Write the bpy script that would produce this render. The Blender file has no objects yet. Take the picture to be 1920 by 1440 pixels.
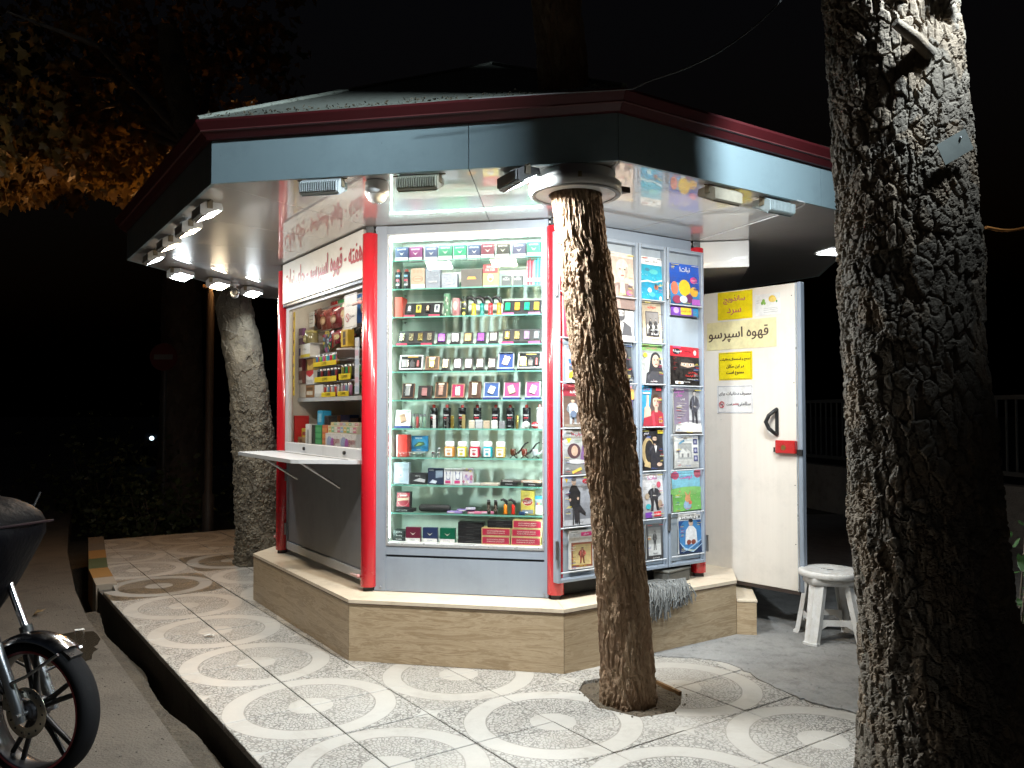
import bpy, bmesh, math, random
import numpy as np
from mathutils import Vector, Matrix, Euler
R = math.radians
random.seed(7)
scene = bpy.context.scene
col = scene.collection

# ------------------------------------------------------------------ camera, sky, moon, exposure
cam_data = bpy.data.cameras.new('camera')
cam_data.sensor_width = 36; cam_data.sensor_fit = 'HORIZONTAL'
cam_data.lens = 36 * 1534.48 / 1920
cam_data.clip_end = 600; cam_data.clip_start = 0.05
cam = bpy.data.objects.new('camera', cam_data); col.objects.link(cam)
cam.location = (0, 0, 1.5); cam.rotation_euler = (math.pi / 2 + 0.0341, 0, 0)
scene.camera = cam

world = bpy.data.worlds.new('World'); scene.world = world; world.use_nodes = True
wn = world.node_tree
bg = wn.nodes['Background']
sky = wn.nodes.new('ShaderNodeTexSky'); sky.sky_type = 'NISHITA'; sky.sun_disc = False
sky.sun_elevation = R(-4); sky.sun_rotation = R(200)
wn.links.new(sky.outputs[0], bg.inputs[0]); bg.inputs[1].default_value = 0.10

moon_data = bpy.data.lights.new('moon', 'SUN'); moon_data.energy = 0.002; moon_data.angle = R(0.5)
moon_data.color = (1, 0.95, 0.88)
moon = bpy.data.objects.new('moon', moon_data); col.objects.link(moon)
moon.rotation_euler = (R(40), 0, R(20))

scene.view_settings.view_transform = 'Standard'
scene.view_settings.look = 'None'
scene.view_settings.exposure = 0.18
scene.view_settings.gamma = 1.0
scene.cycles.use_denoising = True
scene.cycles.max_bounces = 10
scene.cycles.diffuse_bounces = 4
scene.cycles.glossy_bounces = 4
scene.cycles.transparent_max_bounces = 24
scene.cycles.sample_clamp_indirect = 6
scene.cycles.caustics_reflective = False
scene.cycles.caustics_refractive = False

# ------------------------------------------------------------------ materials
class NT:
    """small helper round a material's node tree"""
    def __init__(s, name, color=(.5, .5, .5), rough=.6, metal=0, spec=.5, coat=0):
        s.m = bpy.data.materials.new(name); s.m.use_nodes = True
        s.t = s.m.node_tree; s.b = s.t.nodes['Principled BSDF']
        s.b.inputs['Base Color'].default_value = (*color, 1)
        s.b.inputs['Roughness'].default_value = rough
        s.b.inputs['Metallic'].default_value = metal
        s.b.inputs['Specular IOR Level'].default_value = spec
        s.b.inputs['Coat Weight'].default_value = coat
        s.m.diffuse_color = (*color, 1)
    def n(s, t, **kw):
        x = s.t.nodes.new(t)
        for k, v in kw.items(): setattr(x, k, v)
        return x
    def put(s, sock, v):
        if isinstance(v, bpy.types.NodeSocket): s.t.links.new(v, sock)
        elif isinstance(v, (tuple, list)) and sock.type == 'RGBA' and len(v) == 3: sock.default_value = (*v, 1)
        else: sock.default_value = v
    def co(s, kind='Object'): return s.n('ShaderNodeTexCoord').outputs[kind]
    def pos(s): return s.n('ShaderNodeNewGeometry').outputs['Position']
    def mapn(s, vec, scale=(1, 1, 1), rot=(0, 0, 0), loc=(0, 0, 0)):
        x = s.n('ShaderNodeMapping'); s.put(x.inputs[0], vec)
        x.inputs['Scale'].default_value = scale; x.inputs['Rotation'].default_value = rot; x.inputs['Location'].default_value = loc
        return x.outputs[0]
    def noise(s, vec, scale=5, detail=6, rough=.6, dist=0):
        x = s.n('ShaderNodeTexNoise'); s.put(x.inputs['Vector'], vec)
        x.inputs['Scale'].default_value = scale; x.inputs['Detail'].default_value = detail
        x.inputs['Roughness'].default_value = rough; x.inputs['Distortion'].default_value = dist
        return x.outputs['Fac']
    def vor(s, vec, scale=5, feature='F1', out='Distance', rnd=1):
        x = s.n('ShaderNodeTexVoronoi', feature=feature); s.put(x.inputs['Vector'], vec)
        x.inputs['Scale'].default_value = scale; x.inputs['Randomness'].default_value = rnd
        return x.outputs[out]
    def ramp(s, fac, stops, interp='LINEAR'):
        x = s.n('ShaderNodeValToRGB'); s.put(x.inputs[0], fac); x.color_ramp.interpolation = interp
        el = x.color_ramp.elements
        while len(el) < len(stops): el.new(.5)
        for e, (p, c) in zip(el, stops):
            e.position = p; e.color = (c, c, c, 1) if isinstance(c, (int, float)) else (*c, 1)
        return x.outputs[0]
    def mix(s, fac, a, b, mode='MIX'):
        x = s.n('ShaderNodeMix', data_type='RGBA', blend_type=mode)
        s.put(x.inputs[0], fac); s.put(x.inputs[6], a); s.put(x.inputs[7], b)
        return x.outputs[2]
    def math(s, op, a, b=0.0, c=0.0):
        x = s.n('ShaderNodeMath', operation=op); s.put(x.inputs[0], a); s.put(x.inputs[1], b); s.put(x.inputs[2], c)
        return x.outputs[0]
    def bump(s, h, strength=.5, dist=.01, normal=None):
        x = s.n('ShaderNodeBump'); s.put(x.inputs['Height'], h)
        x.inputs['Strength'].default_value = strength; x.inputs['Distance'].default_value = dist
        if normal: s.put(x.inputs['Normal'], normal)
        s.t.links.new(x.outputs[0], s.b.inputs['Normal']); return x.outputs[0]
    def set(s, k, v): s.put(s.b.inputs[k], v)

_mc = {}
def M(color, rough=.5, metal=0, coat=0, grime=.12, name=None):
    """plain paint / plastic / metal with a little uneven grime"""
    key = (tuple(color), rough, metal, coat, grime)
    if key in _mc: return _mc[key]
    k = NT(name or 'paint_%02x%02x%02x' % tuple(int(255 * min(1, c)) for c in color), color, rough, metal, .5, coat)
    if grime:
        nz = k.noise(k.pos(), 23, 5, .65)
        c2 = tuple(c * (1 - grime * 2) for c in color)
        k.set('Base Color', k.mix(k.ramp(nz, [(.3, 0), (.75, 1)]), color, c2))
        k.set('Roughness', k.math('MULTIPLY_ADD', nz, .25, rough - .12))
    _mc[key] = k.m
    return k.m

def mat_print():
    k = NT('printed_ink', (.5, .5, .5), .35)
    a = k.n('ShaderNodeAttribute', attribute_name='Col')
    nz = k.noise(k.pos(), 38, 5, .7); n2 = k.noise(k.pos(), 130, 3, .7)
    c = k.mix(k.ramp(nz, [(.38, 0), (.72, .62)]), a.outputs['Color'], k.mix(.6, a.outputs['Color'], (.10, .08, .07)))
    k.set('Base Color', k.mix(k.ramp(n2, [(.5, 0), (.8, .3)]), c, k.mix(.5, a.outputs['Color'], (.03, .03, .03))))
    return k.m
PRINT = mat_print()

def mat_emit(name, color, strength):
    m = bpy.data.materials.new(name); m.use_nodes = True; t = m.node_tree
    for n in list(t.nodes): t.nodes.remove(n)
    o = t.nodes.new('ShaderNodeOutputMaterial'); e = t.nodes.new('ShaderNodeEmission')
    e.inputs[0].default_value = (*color, 1); e.inputs[1].default_value = strength
    t.links.new(e.outputs[0], o.inputs[0]); return m

def mat_glass(name, tint=(1, 1, 1), refl=.07, rough=.0):
    """thin pane: clear with a mirror sheen that grows at grazing angles"""
    m = bpy.data.materials.new(name); m.use_nodes = True; t = m.node_tree
    for n in list(t.nodes): t.nodes.remove(n)
    o = t.nodes.new('ShaderNodeOutputMaterial'); tr = t.nodes.new('ShaderNodeBsdfTransparent'); gl = t.nodes.new('ShaderNodeBsdfGlossy')
    mx = t.nodes.new('ShaderNodeMixShader'); lw = t.nodes.new('ShaderNodeLayerWeight'); mr = t.nodes.new('ShaderNodeMapRange')
    tr.inputs[0].default_value = (*tint, 1); gl.inputs['Roughness'].default_value = rough
    lw.inputs[0].default_value = .25
    mr.inputs['To Min'].default_value = refl; mr.inputs['To Max'].default_value = .5
    t.links.new(lw.outputs['Facing'], mr.inputs[0]); 
    pw = t.nodes.new('ShaderNodeMath'); pw.operation = 'POWER'; pw.inputs[1].default_value = 3
    t.links.new(lw.outputs['Facing'], pw.inputs[0]); t.links.new(pw.outputs[0], mr.inputs[0])
    t.links.new(mr.outputs[0], mx.inputs[0]); t.links.new(tr.outputs[0], mx.inputs[1]); t.links.new(gl.outputs[0], mx.inputs[2])
    t.links.new(mx.outputs[0], o.inputs[0]); return m

# ------------------------------------------------------------------ mesh builder
class MB:
    def __init__(s): s.v = []; s.f = []; s.mi = []; s.sm = []
    def add(s, vs, fs, mi=0, smooth=False):
        o = len(s.v); s.v += [tuple(v) for v in vs]
        for f in fs: s.f.append([i + o for i in f]); s.mi.append(mi); s.sm.append(smooth)
        return s
    def box(s, x0, y0, z0, x1, y1, z1, mi=0, b=0.0):
        if x1 < x0: x0, x1 = x1, x0
        if y1 < y0: y0, y1 = y1, y0
        if z1 < z0: z0, z1 = z1, z0
        b = min(b, (x1 - x0) / 2.2, (y1 - y0) / 2.2, (z1 - z0) / 2.2)
        if b <= 0:
            vs = [(x, y, z) for z in (z0, z1) for y in (y0, y1) for x in (x0, x1)]
            return s.add(vs, [(0, 2, 3, 1), (4, 5, 7, 6), (0, 1, 5, 4), (1, 3, 7, 5), (3, 2, 6, 7), (2, 0, 4, 6)], mi)
        bm = bmesh.new(); bmesh.ops.create_cube(bm, size=1)
        for v in bm.verts:
            v.co = ((x0 + x1) / 2 + v.co.x * (x1 - x0), (y0 + y1) / 2 + v.co.y * (y1 - y0), (z0 + z1) / 2 + v.co.z * (z1 - z0))
        bmesh.ops.bevel(bm, geom=bm.edges[:], offset=b, segments=1, affect='EDGES', profile=.5)
        s.bm(bm, mi); return s
    def bm(s, bm, mi=0, smooth=False, free=True):
        bm.verts.index_update()
        s.add([v.co[:] for v in bm.verts], [[v.index for v in f.verts] for f in bm.faces], mi, smooth)
        if free: bm.free()
        return s
    def prism(s, poly, z0, z1, mi=0, axis='z'):
        n = len(poly)
        f3 = {'z': lambda a, b, c: (a, b, c), 'y': lambda a, b, c: (a, c, b), 'x': lambda a, b, c: (c, a, b)}[axis]
        vs = [f3(a, b, z0) for a, b in poly] + [f3(a, b, z1) for a, b in poly]
        fs = [tuple(range(n))[::-1], tuple(range(n, 2 * n))] + [(i, (i + 1) % n, n + (i + 1) % n, n + i) for i in range(n)]
        return s.add(vs, fs, mi)
    def cyl(s, p0, p1, r0, r1=None, n=12, mi=0, caps=True, smooth=True):
        return s.tube([p0, p1], [r0, r0 if r1 is None else r1], n, mi, caps, smooth)
    def tube(s, pts, rad, n=8, mi=0, caps=True, smooth=True):
        pts = [Vector(p) for p in pts]
        if not isinstance(rad, (list, tuple)): rad = [rad] * len(pts)
        vs = []; fs = []; prev = None
        for i, p in enumerate(pts):
            d = (pts[min(i + 1, len(pts) - 1)] - pts[max(i - 1, 0)]).normalized()
            if prev is None:
                a = Vector((0, 0, 1)) if abs(d.z) < .9 else Vector((1, 0, 0))
                u = d.cross(a).normalized()
            else:
                u = (prev - d * prev.dot(d)).normalized()
            w = d.cross(u); prev = u
            for k in range(n):
                t = 2 * math.pi * k / n
                vs.append(p + (u * math.cos(t) + w * math.sin(t)) * rad[i])
        for i in range(len(pts) - 1):
            for k in range(n):
                fs.append((i * n + k, i * n + (k + 1) % n, (i + 1) * n + (k + 1) % n, (i + 1) * n + k))
        s.add(vs, fs, mi, smooth)
        if caps:
            m = len(pts) - 1
            s.add([vs[k] for k in range(n)], [tuple(range(n))[::-1]], mi); s.add([vs[m * n + k] for k in range(n)], [tuple(range(n))], mi)
        return s
    def lathe(s, prof, n=16, mi=0, c=(0, 0, 0), smooth=True, axis='z', caps=True):
        vs = []; fs = []
        for r, h in prof:
            for k in range(n):
                t = 2 * math.pi * k / n
                a, b = r * math.cos(t), r * math.sin(t)
                p = {'z': (a, b, h), 'y': (a, h, b), 'x': (h, a, b)}[axis]
                vs.append((c[0] + p[0], c[1] + p[1], c[2] + p[2]))
        for i in range(len(prof) - 1):
            for k in range(n):
                fs.append((i * n + k, i * n + (k + 1) % n, (i + 1) * n + (k + 1) % n, (i + 1) * n + k))
        s.add(vs, fs, mi, smooth)
        if prof[0] == prof[-1] or not caps: return s
        if prof[0][0] > 1e-6: s.add(vs[:n], [tuple(range(n))[::-1]], mi)
        if prof[-1][0] > 1e-6: s.add(vs[-n:], [tuple(range(n))], mi)
        return s
    def xf(s, mtx, start=0):
        for i in range(start, len(s.v)): s.v[i] = tuple(mtx @ Vector(s.v[i]))
        return s
    def mesh(s, name, mats):
        me = bpy.data.meshes.new(name); me.from_pydata(s.v, [], s.f)
        for m in (mats if isinstance(mats, (list, tuple)) else [mats]): me.materials.append(m)
        me.polygons.foreach_set('material_index', s.mi); me.polygons.foreach_set('use_smooth', s.sm)
        me.update(); return me

def link(name, data, parent=None, loc=None, rot=None):
    o = bpy.data.objects.new(name, data); col.objects.link(o)
    if parent is not None: o.parent = parent
    if loc is not None: o.location = loc
    if rot is not None: o.rotation_euler = rot
    return o
def obj(name, mb, mats, parent=None, loc=None, rot=None):
    return link(name, mb.mesh(name, mats), parent, loc, rot)
def tag(o, label=None, cat=None, group=None, kind=None):
    if label: o['label'] = label
    if cat: o['category'] = cat
    if group: o['group'] = group
    if kind: o['kind'] = kind
    return o
def thing(name, label, cat, loc=(0, 0, 0), rz=0, group=None):
    o = link(name, None, None, loc, (0, 0, rz)); o.empty_display_size = .05
    return tag(o, label, cat, group)

# ------------------------------------------------------------------ Persian lettering: joins the letters, right to left
_FORMS = {}
def _reg(ch, iso, n):
    _FORMS[ch] = [chr(iso + i) for i in range(n)]
for ch, iso, n in [('ا', 0xFE8D, 2), ('ب', 0xFE8F, 4), ('ت', 0xFE95, 4), ('ث', 0xFE99, 4), ('ج', 0xFE9D, 4), ('ح', 0xFEA1, 4), ('خ', 0xFEA5, 4),
                   ('د', 0xFEA9, 2), ('ذ', 0xFEAB, 2), ('ر', 0xFEAD, 2), ('ز', 0xFEAF, 2), ('س', 0xFEB1, 4), ('ش', 0xFEB5, 4), ('ص', 0xFEB9, 4), ('ض', 0xFEBD, 4),
                   ('ط', 0xFEC1, 4), ('ظ', 0xFEC5, 4), ('ع', 0xFEC9, 4), ('غ', 0xFECD, 4), ('ف', 0xFED1, 4), ('ق', 0xFED5, 4), ('ل', 0xFEDD, 4), ('م', 0xFEE1, 4),
                   ('ن', 0xFEE5, 4), ('ه', 0xFEE9, 4), ('و', 0xFEED, 2), ('پ', 0xFB56, 4), ('چ', 0xFB7A, 4), ('ک', 0xFB8E, 4), ('گ', 0xFB92, 4), ('ی', 0xFBFC, 4)]:
    _reg(ch, iso, n)
def fa(s):
    out = []
    for i, ch in enumerate(s):
        if ch not in _FORMS: out.append(ch); continue
        f = _FORMS[ch]
        pj = i > 0 and s[i - 1] in _FORMS and len(_FORMS[s[i - 1]]) == 4
        nj = len(f) == 4 and i + 1 < len(s) and s[i + 1] in _FORMS
        out.append(f[3] if pj and nj else f[2] if nj else f[1] if pj else f[0])
    return ''.join(reversed(out))
_tc = {}
def text2d(s, bold=.02):
    key = (s, bold)
    if key in _tc: return _tc[key]
    body = fa(s) if any(c in _FORMS for c in s) else s
    c = bpy.data.curves.new('lettering', 'FONT'); c.body = body; c.resolution_u = 3; c.fill_mode = 'NONE'
    o = bpy.data.objects.new('lettering', c); col.objects.link(o)
    bpy.context.view_layer.update()
    me = bpy.data.meshes.new_from_object(o.evaluated_get(bpy.context.evaluated_depsgraph_get()))
    v = np.array([p.co[:2] for p in me.vertices]) if len(me.vertices) else np.zeros((1, 2))
    ed = [tuple(e.vertices) for e in me.edges]
    if ed:      # fill by winding, so that overlapping outlines and counters come out right
        from mathutils.geometry import delaunay_2d_cdt
        E = np.array(ed); nxt = {}
        for i, (a, b) in enumerate(ed): nxt.setdefault(a, []).append(b); nxt.setdefault(b, []).append(a)
        dirs = []; seen = set()                          # walk each loop in its vertex order
        for st_ in sorted(nxt):
            if st_ in seen: continue
            cur = st_; prev_ = None; seen.add(cur); nb = sorted(nxt[cur]); go = nb[0] if nb[0] == cur + 1 else nb[-1]
            go = cur + 1 if cur + 1 in nb else nb[0]
            while go is not None:
                dirs.append((cur, go)); prev_, cur = cur, go
                if cur == st_: break
                seen.add(cur); c2 = [q for q in nxt[cur] if q != prev_]; go = c2[0] if c2 else None
        D = np.array(dirs); A = v[D[:, 0]]; B = v[D[:, 1]]
        r = delaunay_2d_cdt([Vector(p) for p in v], ed, [], 0, 1e-6); v = np.array([p[:] for p in r[0]]); f = []
        for t in r[2]:
            p = v[list(t)].mean(0); up = (A[:, 1] <= p[1]) & (B[:, 1] > p[1]); dn = (A[:, 1] > p[1]) & (B[:, 1] <= p[1])
            side = (B[:, 0] - A[:, 0]) * (p[1] - A[:, 1]) - (p[0] - A[:, 0]) * (B[:, 1] - A[:, 1])
            if int((up & (side > 0)).sum()) - int((dn & (side < 0)).sum()): f.append(list(t))
    else: f = []
    bpy.data.objects.remove(o); bpy.data.curves.remove(c); bpy.data.meshes.remove(me)
    mn, mx = v.min(0), v.max(0)
    v = (v - (mn + mx) / 2) / (mx[1] - mn[1] + 1e-9)
    _tc[key] = (v, f, (mx[0] - mn[0]) / (mx[1] - mn[1] + 1e-9)); return _tc[key]

def words_of(txt, bold, gap=.16):
    """the lettering of a line cut at its blanks: [(verts, faces)], in the line's own coordinates"""
    v, f, asp = text2d(txt, bold); ext = sorted((min(v[i][0] for i in q), max(v[i][0] for i in q), k) for k, q in enumerate(f))
    groups = []; right = -9e9
    for a, b, k in ext:
        if a > right + gap: groups.append([])
        groups[-1].append(k); right = max(right, b)
    return [(v, [f[k] for k in gr], asp) for gr in groups]
class Print:
    """flat print on a front that faces -y; x to the right, z up; unit square scaled to w x h"""
    def __init__(s, w, h, x0=None, z0=0.0, y=-.0006, step=.00025):
        s.w, s.h, s.x0, s.z0 = w, h, (-w / 2 if x0 is None else x0), z0
        s.y, s.step, s.n = y, step, 0; s.v = []; s.f = []; s.c = []
    def _p(s, pts, fs, c):
        o = len(s.v); yy = s.y - s.step * s.n; s.n += 1
        s.v += [(s.x0 + a * s.w, yy, s.z0 + b * s.h) for a, b in pts]
        for f in fs: s.f.append([i + o for i in f]); s.c.append(c)
        return s
    def r(s, x0, z0, x1, z1, c): return s._p([(x0, z0), (x1, z0), (x1, z1), (x0, z1)], [(0, 1, 2, 3)], c)
    def e(s, cx, cz, rx, rz, c, n=16): return s._p([(cx + rx * math.cos(2 * math.pi * k / n), cz + rz * math.sin(2 * math.pi * k / n)) for k in range(n)], [tuple(range(n))], c)
    def p(s, pts, c): return s._p(pts, [tuple(range(len(pts)))], c)
    def ring(s, cx, cz, rx, rz, t, c, n=20):
        pts = [(cx + rx * k * math.cos(2 * math.pi * i / n), cz + rz * k * math.sin(2 * math.pi * i / n)) for k in (1, 1 - t) for i in range(n)]
        return s._p(pts, [(i, (i + 1) % n, n + (i + 1) % n, n + i) for i in range(n)], c)
    def t(s, txt, cx, cz, hh, c, maxw=.9, bold=.02, rot=0, fit=False):
        v, f, asp = text2d(txt, bold)
        hm = hh * s.h; wm = asp * hm; sx = 1
        if fit: sx = maxw * s.w / wm
        elif wm > maxw * s.w: k = maxw * s.w / wm; hm *= k
        ca, sa = math.cos(rot), math.sin(rot)
        pts = [((a * ca * sx - b * sa) * hm / s.w + cx, (a * sa * sx + b * ca) * hm / s.h + cz) for a, b in v]
        k = max(0, bold) * hm / s.w * .9          # heavier strokes: the line printed again a hair to each side
        if k: s._p([(a - k, b) for a, b in pts], f, c); s._p([(a + k, b) for a, b in pts], f, c)
        return s._p(pts, f, c)
    def build(s, name, parent, loc=None, rot=None):
        me = bpy.data.meshes.new(name); me.from_pydata(s.v, [], s.f)
        at = me.color_attributes.new('Col', 'FLOAT_COLOR', 'CORNER')
        buf = []
        for f, c in zip(s.f, s.c): buf += [*c, 1.0] * len(f)
        at.data.foreach_set('color', buf); me.materials.append(PRINT); me.update()
        return link(name, me, parent, loc, rot)

# ------------------------------------------------------------------ noise for bark relief
def _h(ix, iy, iz, seed):
    h = (ix.astype(np.int64) * 374761393 + iy.astype(np.int64) * 668265263 + iz.astype(np.int64) * 2147483647 + seed * 974711) & 0xFFFFFFFF
    h = ((h ^ (h >> 13)) * 1274126177) & 0xFFFFFFFF
    h = ((h ^ (h >> 16)) * 2246822519) & 0xFFFFFFFF
    return ((h ^ (h >> 15)) & 0xFFFFFF) / float(0xFFFFFF)
def vnoise(P, seed=0):
    i = np.floor(P).astype(np.int64); f = P - i; f = f * f * (3 - 2 * f); r = 0
    for dx in (0, 1):
        for dy in (0, 1):
            for dz in (0, 1):
                w = (f[:, 0] if dx else 1 - f[:, 0]) * (f[:, 1] if dy else 1 - f[:, 1]) * (f[:, 2] if dz else 1 - f[:, 2])
                r = r + w * _h(i[:, 0] + dx, i[:, 1] + dy, i[:, 2] + dz, seed)
    return r
def fbm(P, o=4, seed=0):
    r = 0; a = .5
    for k in range(o): r = r + a * vnoise(P * 2 ** k, seed + k); a *= .5
    return r
def worley(P, seed=0):
    i = np.floor(P).astype(np.int64); F1 = np.full(len(P), 9.); F2 = F1.copy(); C = np.zeros(len(P))
    for dx in (-1, 0, 1):
        for dy in (-1, 0, 1):
            for dz in (-1, 0, 1):
                c = i + (dx, dy, dz)
                q = np.stack([c[:, k] + _h(c[:, 0], c[:, 1], c[:, 2], seed + 11 * k + 3) for k in range(3)], 1)
                d = np.sqrt(((q - P) ** 2).sum(1)); near = d < F1
                F2 = np.where(near, F1, np.minimum(F2, d)); C = np.where(near, _h(c[:, 0], c[:, 1], c[:, 2], seed + 77), C); F1 = np.where(near, d, F1)
    return F1, F2, C
def sstep(a, b, x): t = np.clip((x - a) / (b - a), 0, 1); return t * t * (3 - 2 * t)

def trunk_mesh(name, path, nu, nv, style, mat, seed=1):
    """path: (x, y, z, r) up the trunk; bark relief is real geometry"""
    P = np.array(path, float); z = np.linspace(P[0, 2], P[-1, 2], nv)
    ctr = [np.interp(z, P[:, 2], P[:, k]) for k in (0, 1, 3)]
    for k in range(3):                                  # smooth the bends
        pad = np.pad(ctr[k], nv // 24, mode='edge'); w = nv // 24 * 2 + 1
        ctr[k] = np.convolve(pad, np.ones(w) / w, 'valid')
    th = np.linspace(0, 2 * np.pi, nu, endpoint=False)
    T, Z = np.meshgrid(th, z); r = np.repeat(ctr[2][:, None], nu, 1)
    Q = np.stack([np.cos(T) * r, np.sin(T) * r, Z], 2).reshape(-1, 3)
    big = fbm(Q * (3.2, 3.2, 2.0), 3, seed) - .45
    if style == 'furrow':      # long vertical ridges split by dark furrows, cracked across here and there
        W = Q + np.stack([fbm(Q * (6, 6, 4), 3, seed + 5), fbm(Q * (6, 6, 4), 3, seed + 6), fbm(Q * 6, 3, seed + 7)], 1) * .10
        F1, F2, C = worley(W * (36, 36, 3.6), seed); F1b, F2b, Cb = worley(W * (80, 80, 14), seed + 9)
        d = .010 * sstep(.0, .34, F2 - F1) + .004 * C + .004 * sstep(0, .35, F2b - F1b) + .0025 * Cb - .012
        d += .010 * (fbm(W * (80, 80, 40), 4, seed + 2) - .45) + .02 * big
    elif style == 'plates':    # flat flakes with lifted edges, layer over layer
        W = Q + np.stack([fbm(Q * 9, 3, seed + 5), fbm(Q * 9, 3, seed + 6), fbm(Q * 9, 3, seed + 7)], 1) * .07
        W = W + np.stack([fbm(Q * 34, 2, seed + 15), fbm(Q * 34, 2, seed + 16), fbm(Q * 34, 2, seed + 17)], 1) * .014
        F1, F2, C = worley(W * (27, 27, 12), seed); F1b, F2b, Cb = worley(W * (62, 62, 34), seed + 9)
        zone = sstep(.30, .52, fbm(Q * (3.5, 3.5, 2.2), 2, seed + 31))
        d = .013 * C + .008 * sstep(.0, .14, F2 - F1) + (.2 + .8 * zone) * (.009 * Cb + .005 * sstep(.0, .16, F2b - F1b)) - .024
        d += .006 * (fbm(W * (60, 60, 44), 3, seed + 2) - .45) + .06 * big
        flare = sstep(.9, -.1, Q[:, 2]) * .05; d += flare
    else:
        F1, F2, C = worley(Q * (13, 13, 10), seed); F1b, F2b, Cb = worley(Q * (34, 34, 26), seed + 3)
        rough_amt = sstep(1.9, .9, Q[:, 2] + .5 * big)
        d = .012 * C * (C > .45) + (.15 + rough_amt) * (.022 * Cb * sstep(.02, .3, F2b - F1b)) + .014 * (fbm(Q * 26, 4, seed) - .45) + .12 * big
    k = (r.reshape(-1) + d) / r.reshape(-1)
    X = Q[:, 0] * k + np.repeat(ctr[0], nu); Y = Q[:, 1] * k + np.repeat(ctr[1], nu)
    V = np.stack([X, Y, Q[:, 2]], 1)
    a = np.arange(nv - 1)[:, None] * nu + np.arange(nu)[None]; b = np.arange(nv - 1)[:, None] * nu + (np.arange(nu) + 1) % nu
    F = np.stack([a, b, b + nu, a + nu], 2).reshape(-1, 4)
    me = bpy.data.meshes.new(name); me.vertices.add(len(V)); me.vertices.foreach_set('co', V.ravel())
    me.loops.add(F.size); me.loops.foreach_set('vertex_index', F.ravel())
    me.polygons.add(len(F)); me.polygons.foreach_set('loop_start', np.arange(len(F)) * 4); me.polygons.foreach_set('loop_total', np.full(len(F), 4))
    me.polygons.foreach_set('use_smooth', np.zeros(len(F), bool))
    me.update(calc_edges=True); me.validate(); me.materials.append(mat); return me

def leaves_mesh(name, pts, size, mat, shape='plane', seed=3, droop=0.0):
    """many single leaves in one mesh"""
    rg = np.random.default_rng(seed)
    if shape == 'plane':
        o = np.array([(0, 0), (.16, .1), (.5, .02), (.36, .28), (.56, .5), (.24, .52), (0, 1), (-.24, .52), (-.56, .5), (-.36, .28), (-.5, .02), (-.16, .1)])
    else:
        o = np.array([(0, 0), (.22, .3), (.2, .65), (0, 1), (-.2, .65), (-.22, .3)])
    n = len(o); N = len(pts); V = np.zeros((N, n, 3)); 
    for i, p in enumerate(pts):
        s = size * rg.uniform(.6, 1.25)
        zt = np.array([o[:, 0] * s, o[:, 1] * s, -np.abs(o[:, 0]) * s * rg.uniform(.0, .5)]).T
        if droop: e = Euler((rg.normal(-math.pi / 2, .55), rg.normal(0, .5), rg.uniform(0, 6.28)))
        else: e = Euler((rg.uniform(-1.4, 1.4), rg.uniform(-1.4, 1.4), rg.uniform(0, 6.28)))
        V[i] = zt @ np.array(e.to_matrix()).T + p
    V = V.reshape(-1, 3)
    me = bpy.data.meshes.new(name); me.from_pydata(V.tolist(), [], [list(range(i * n, i * n + n)) for i in range(N)])
    me.materials.append(mat); me.update(); return me

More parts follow.
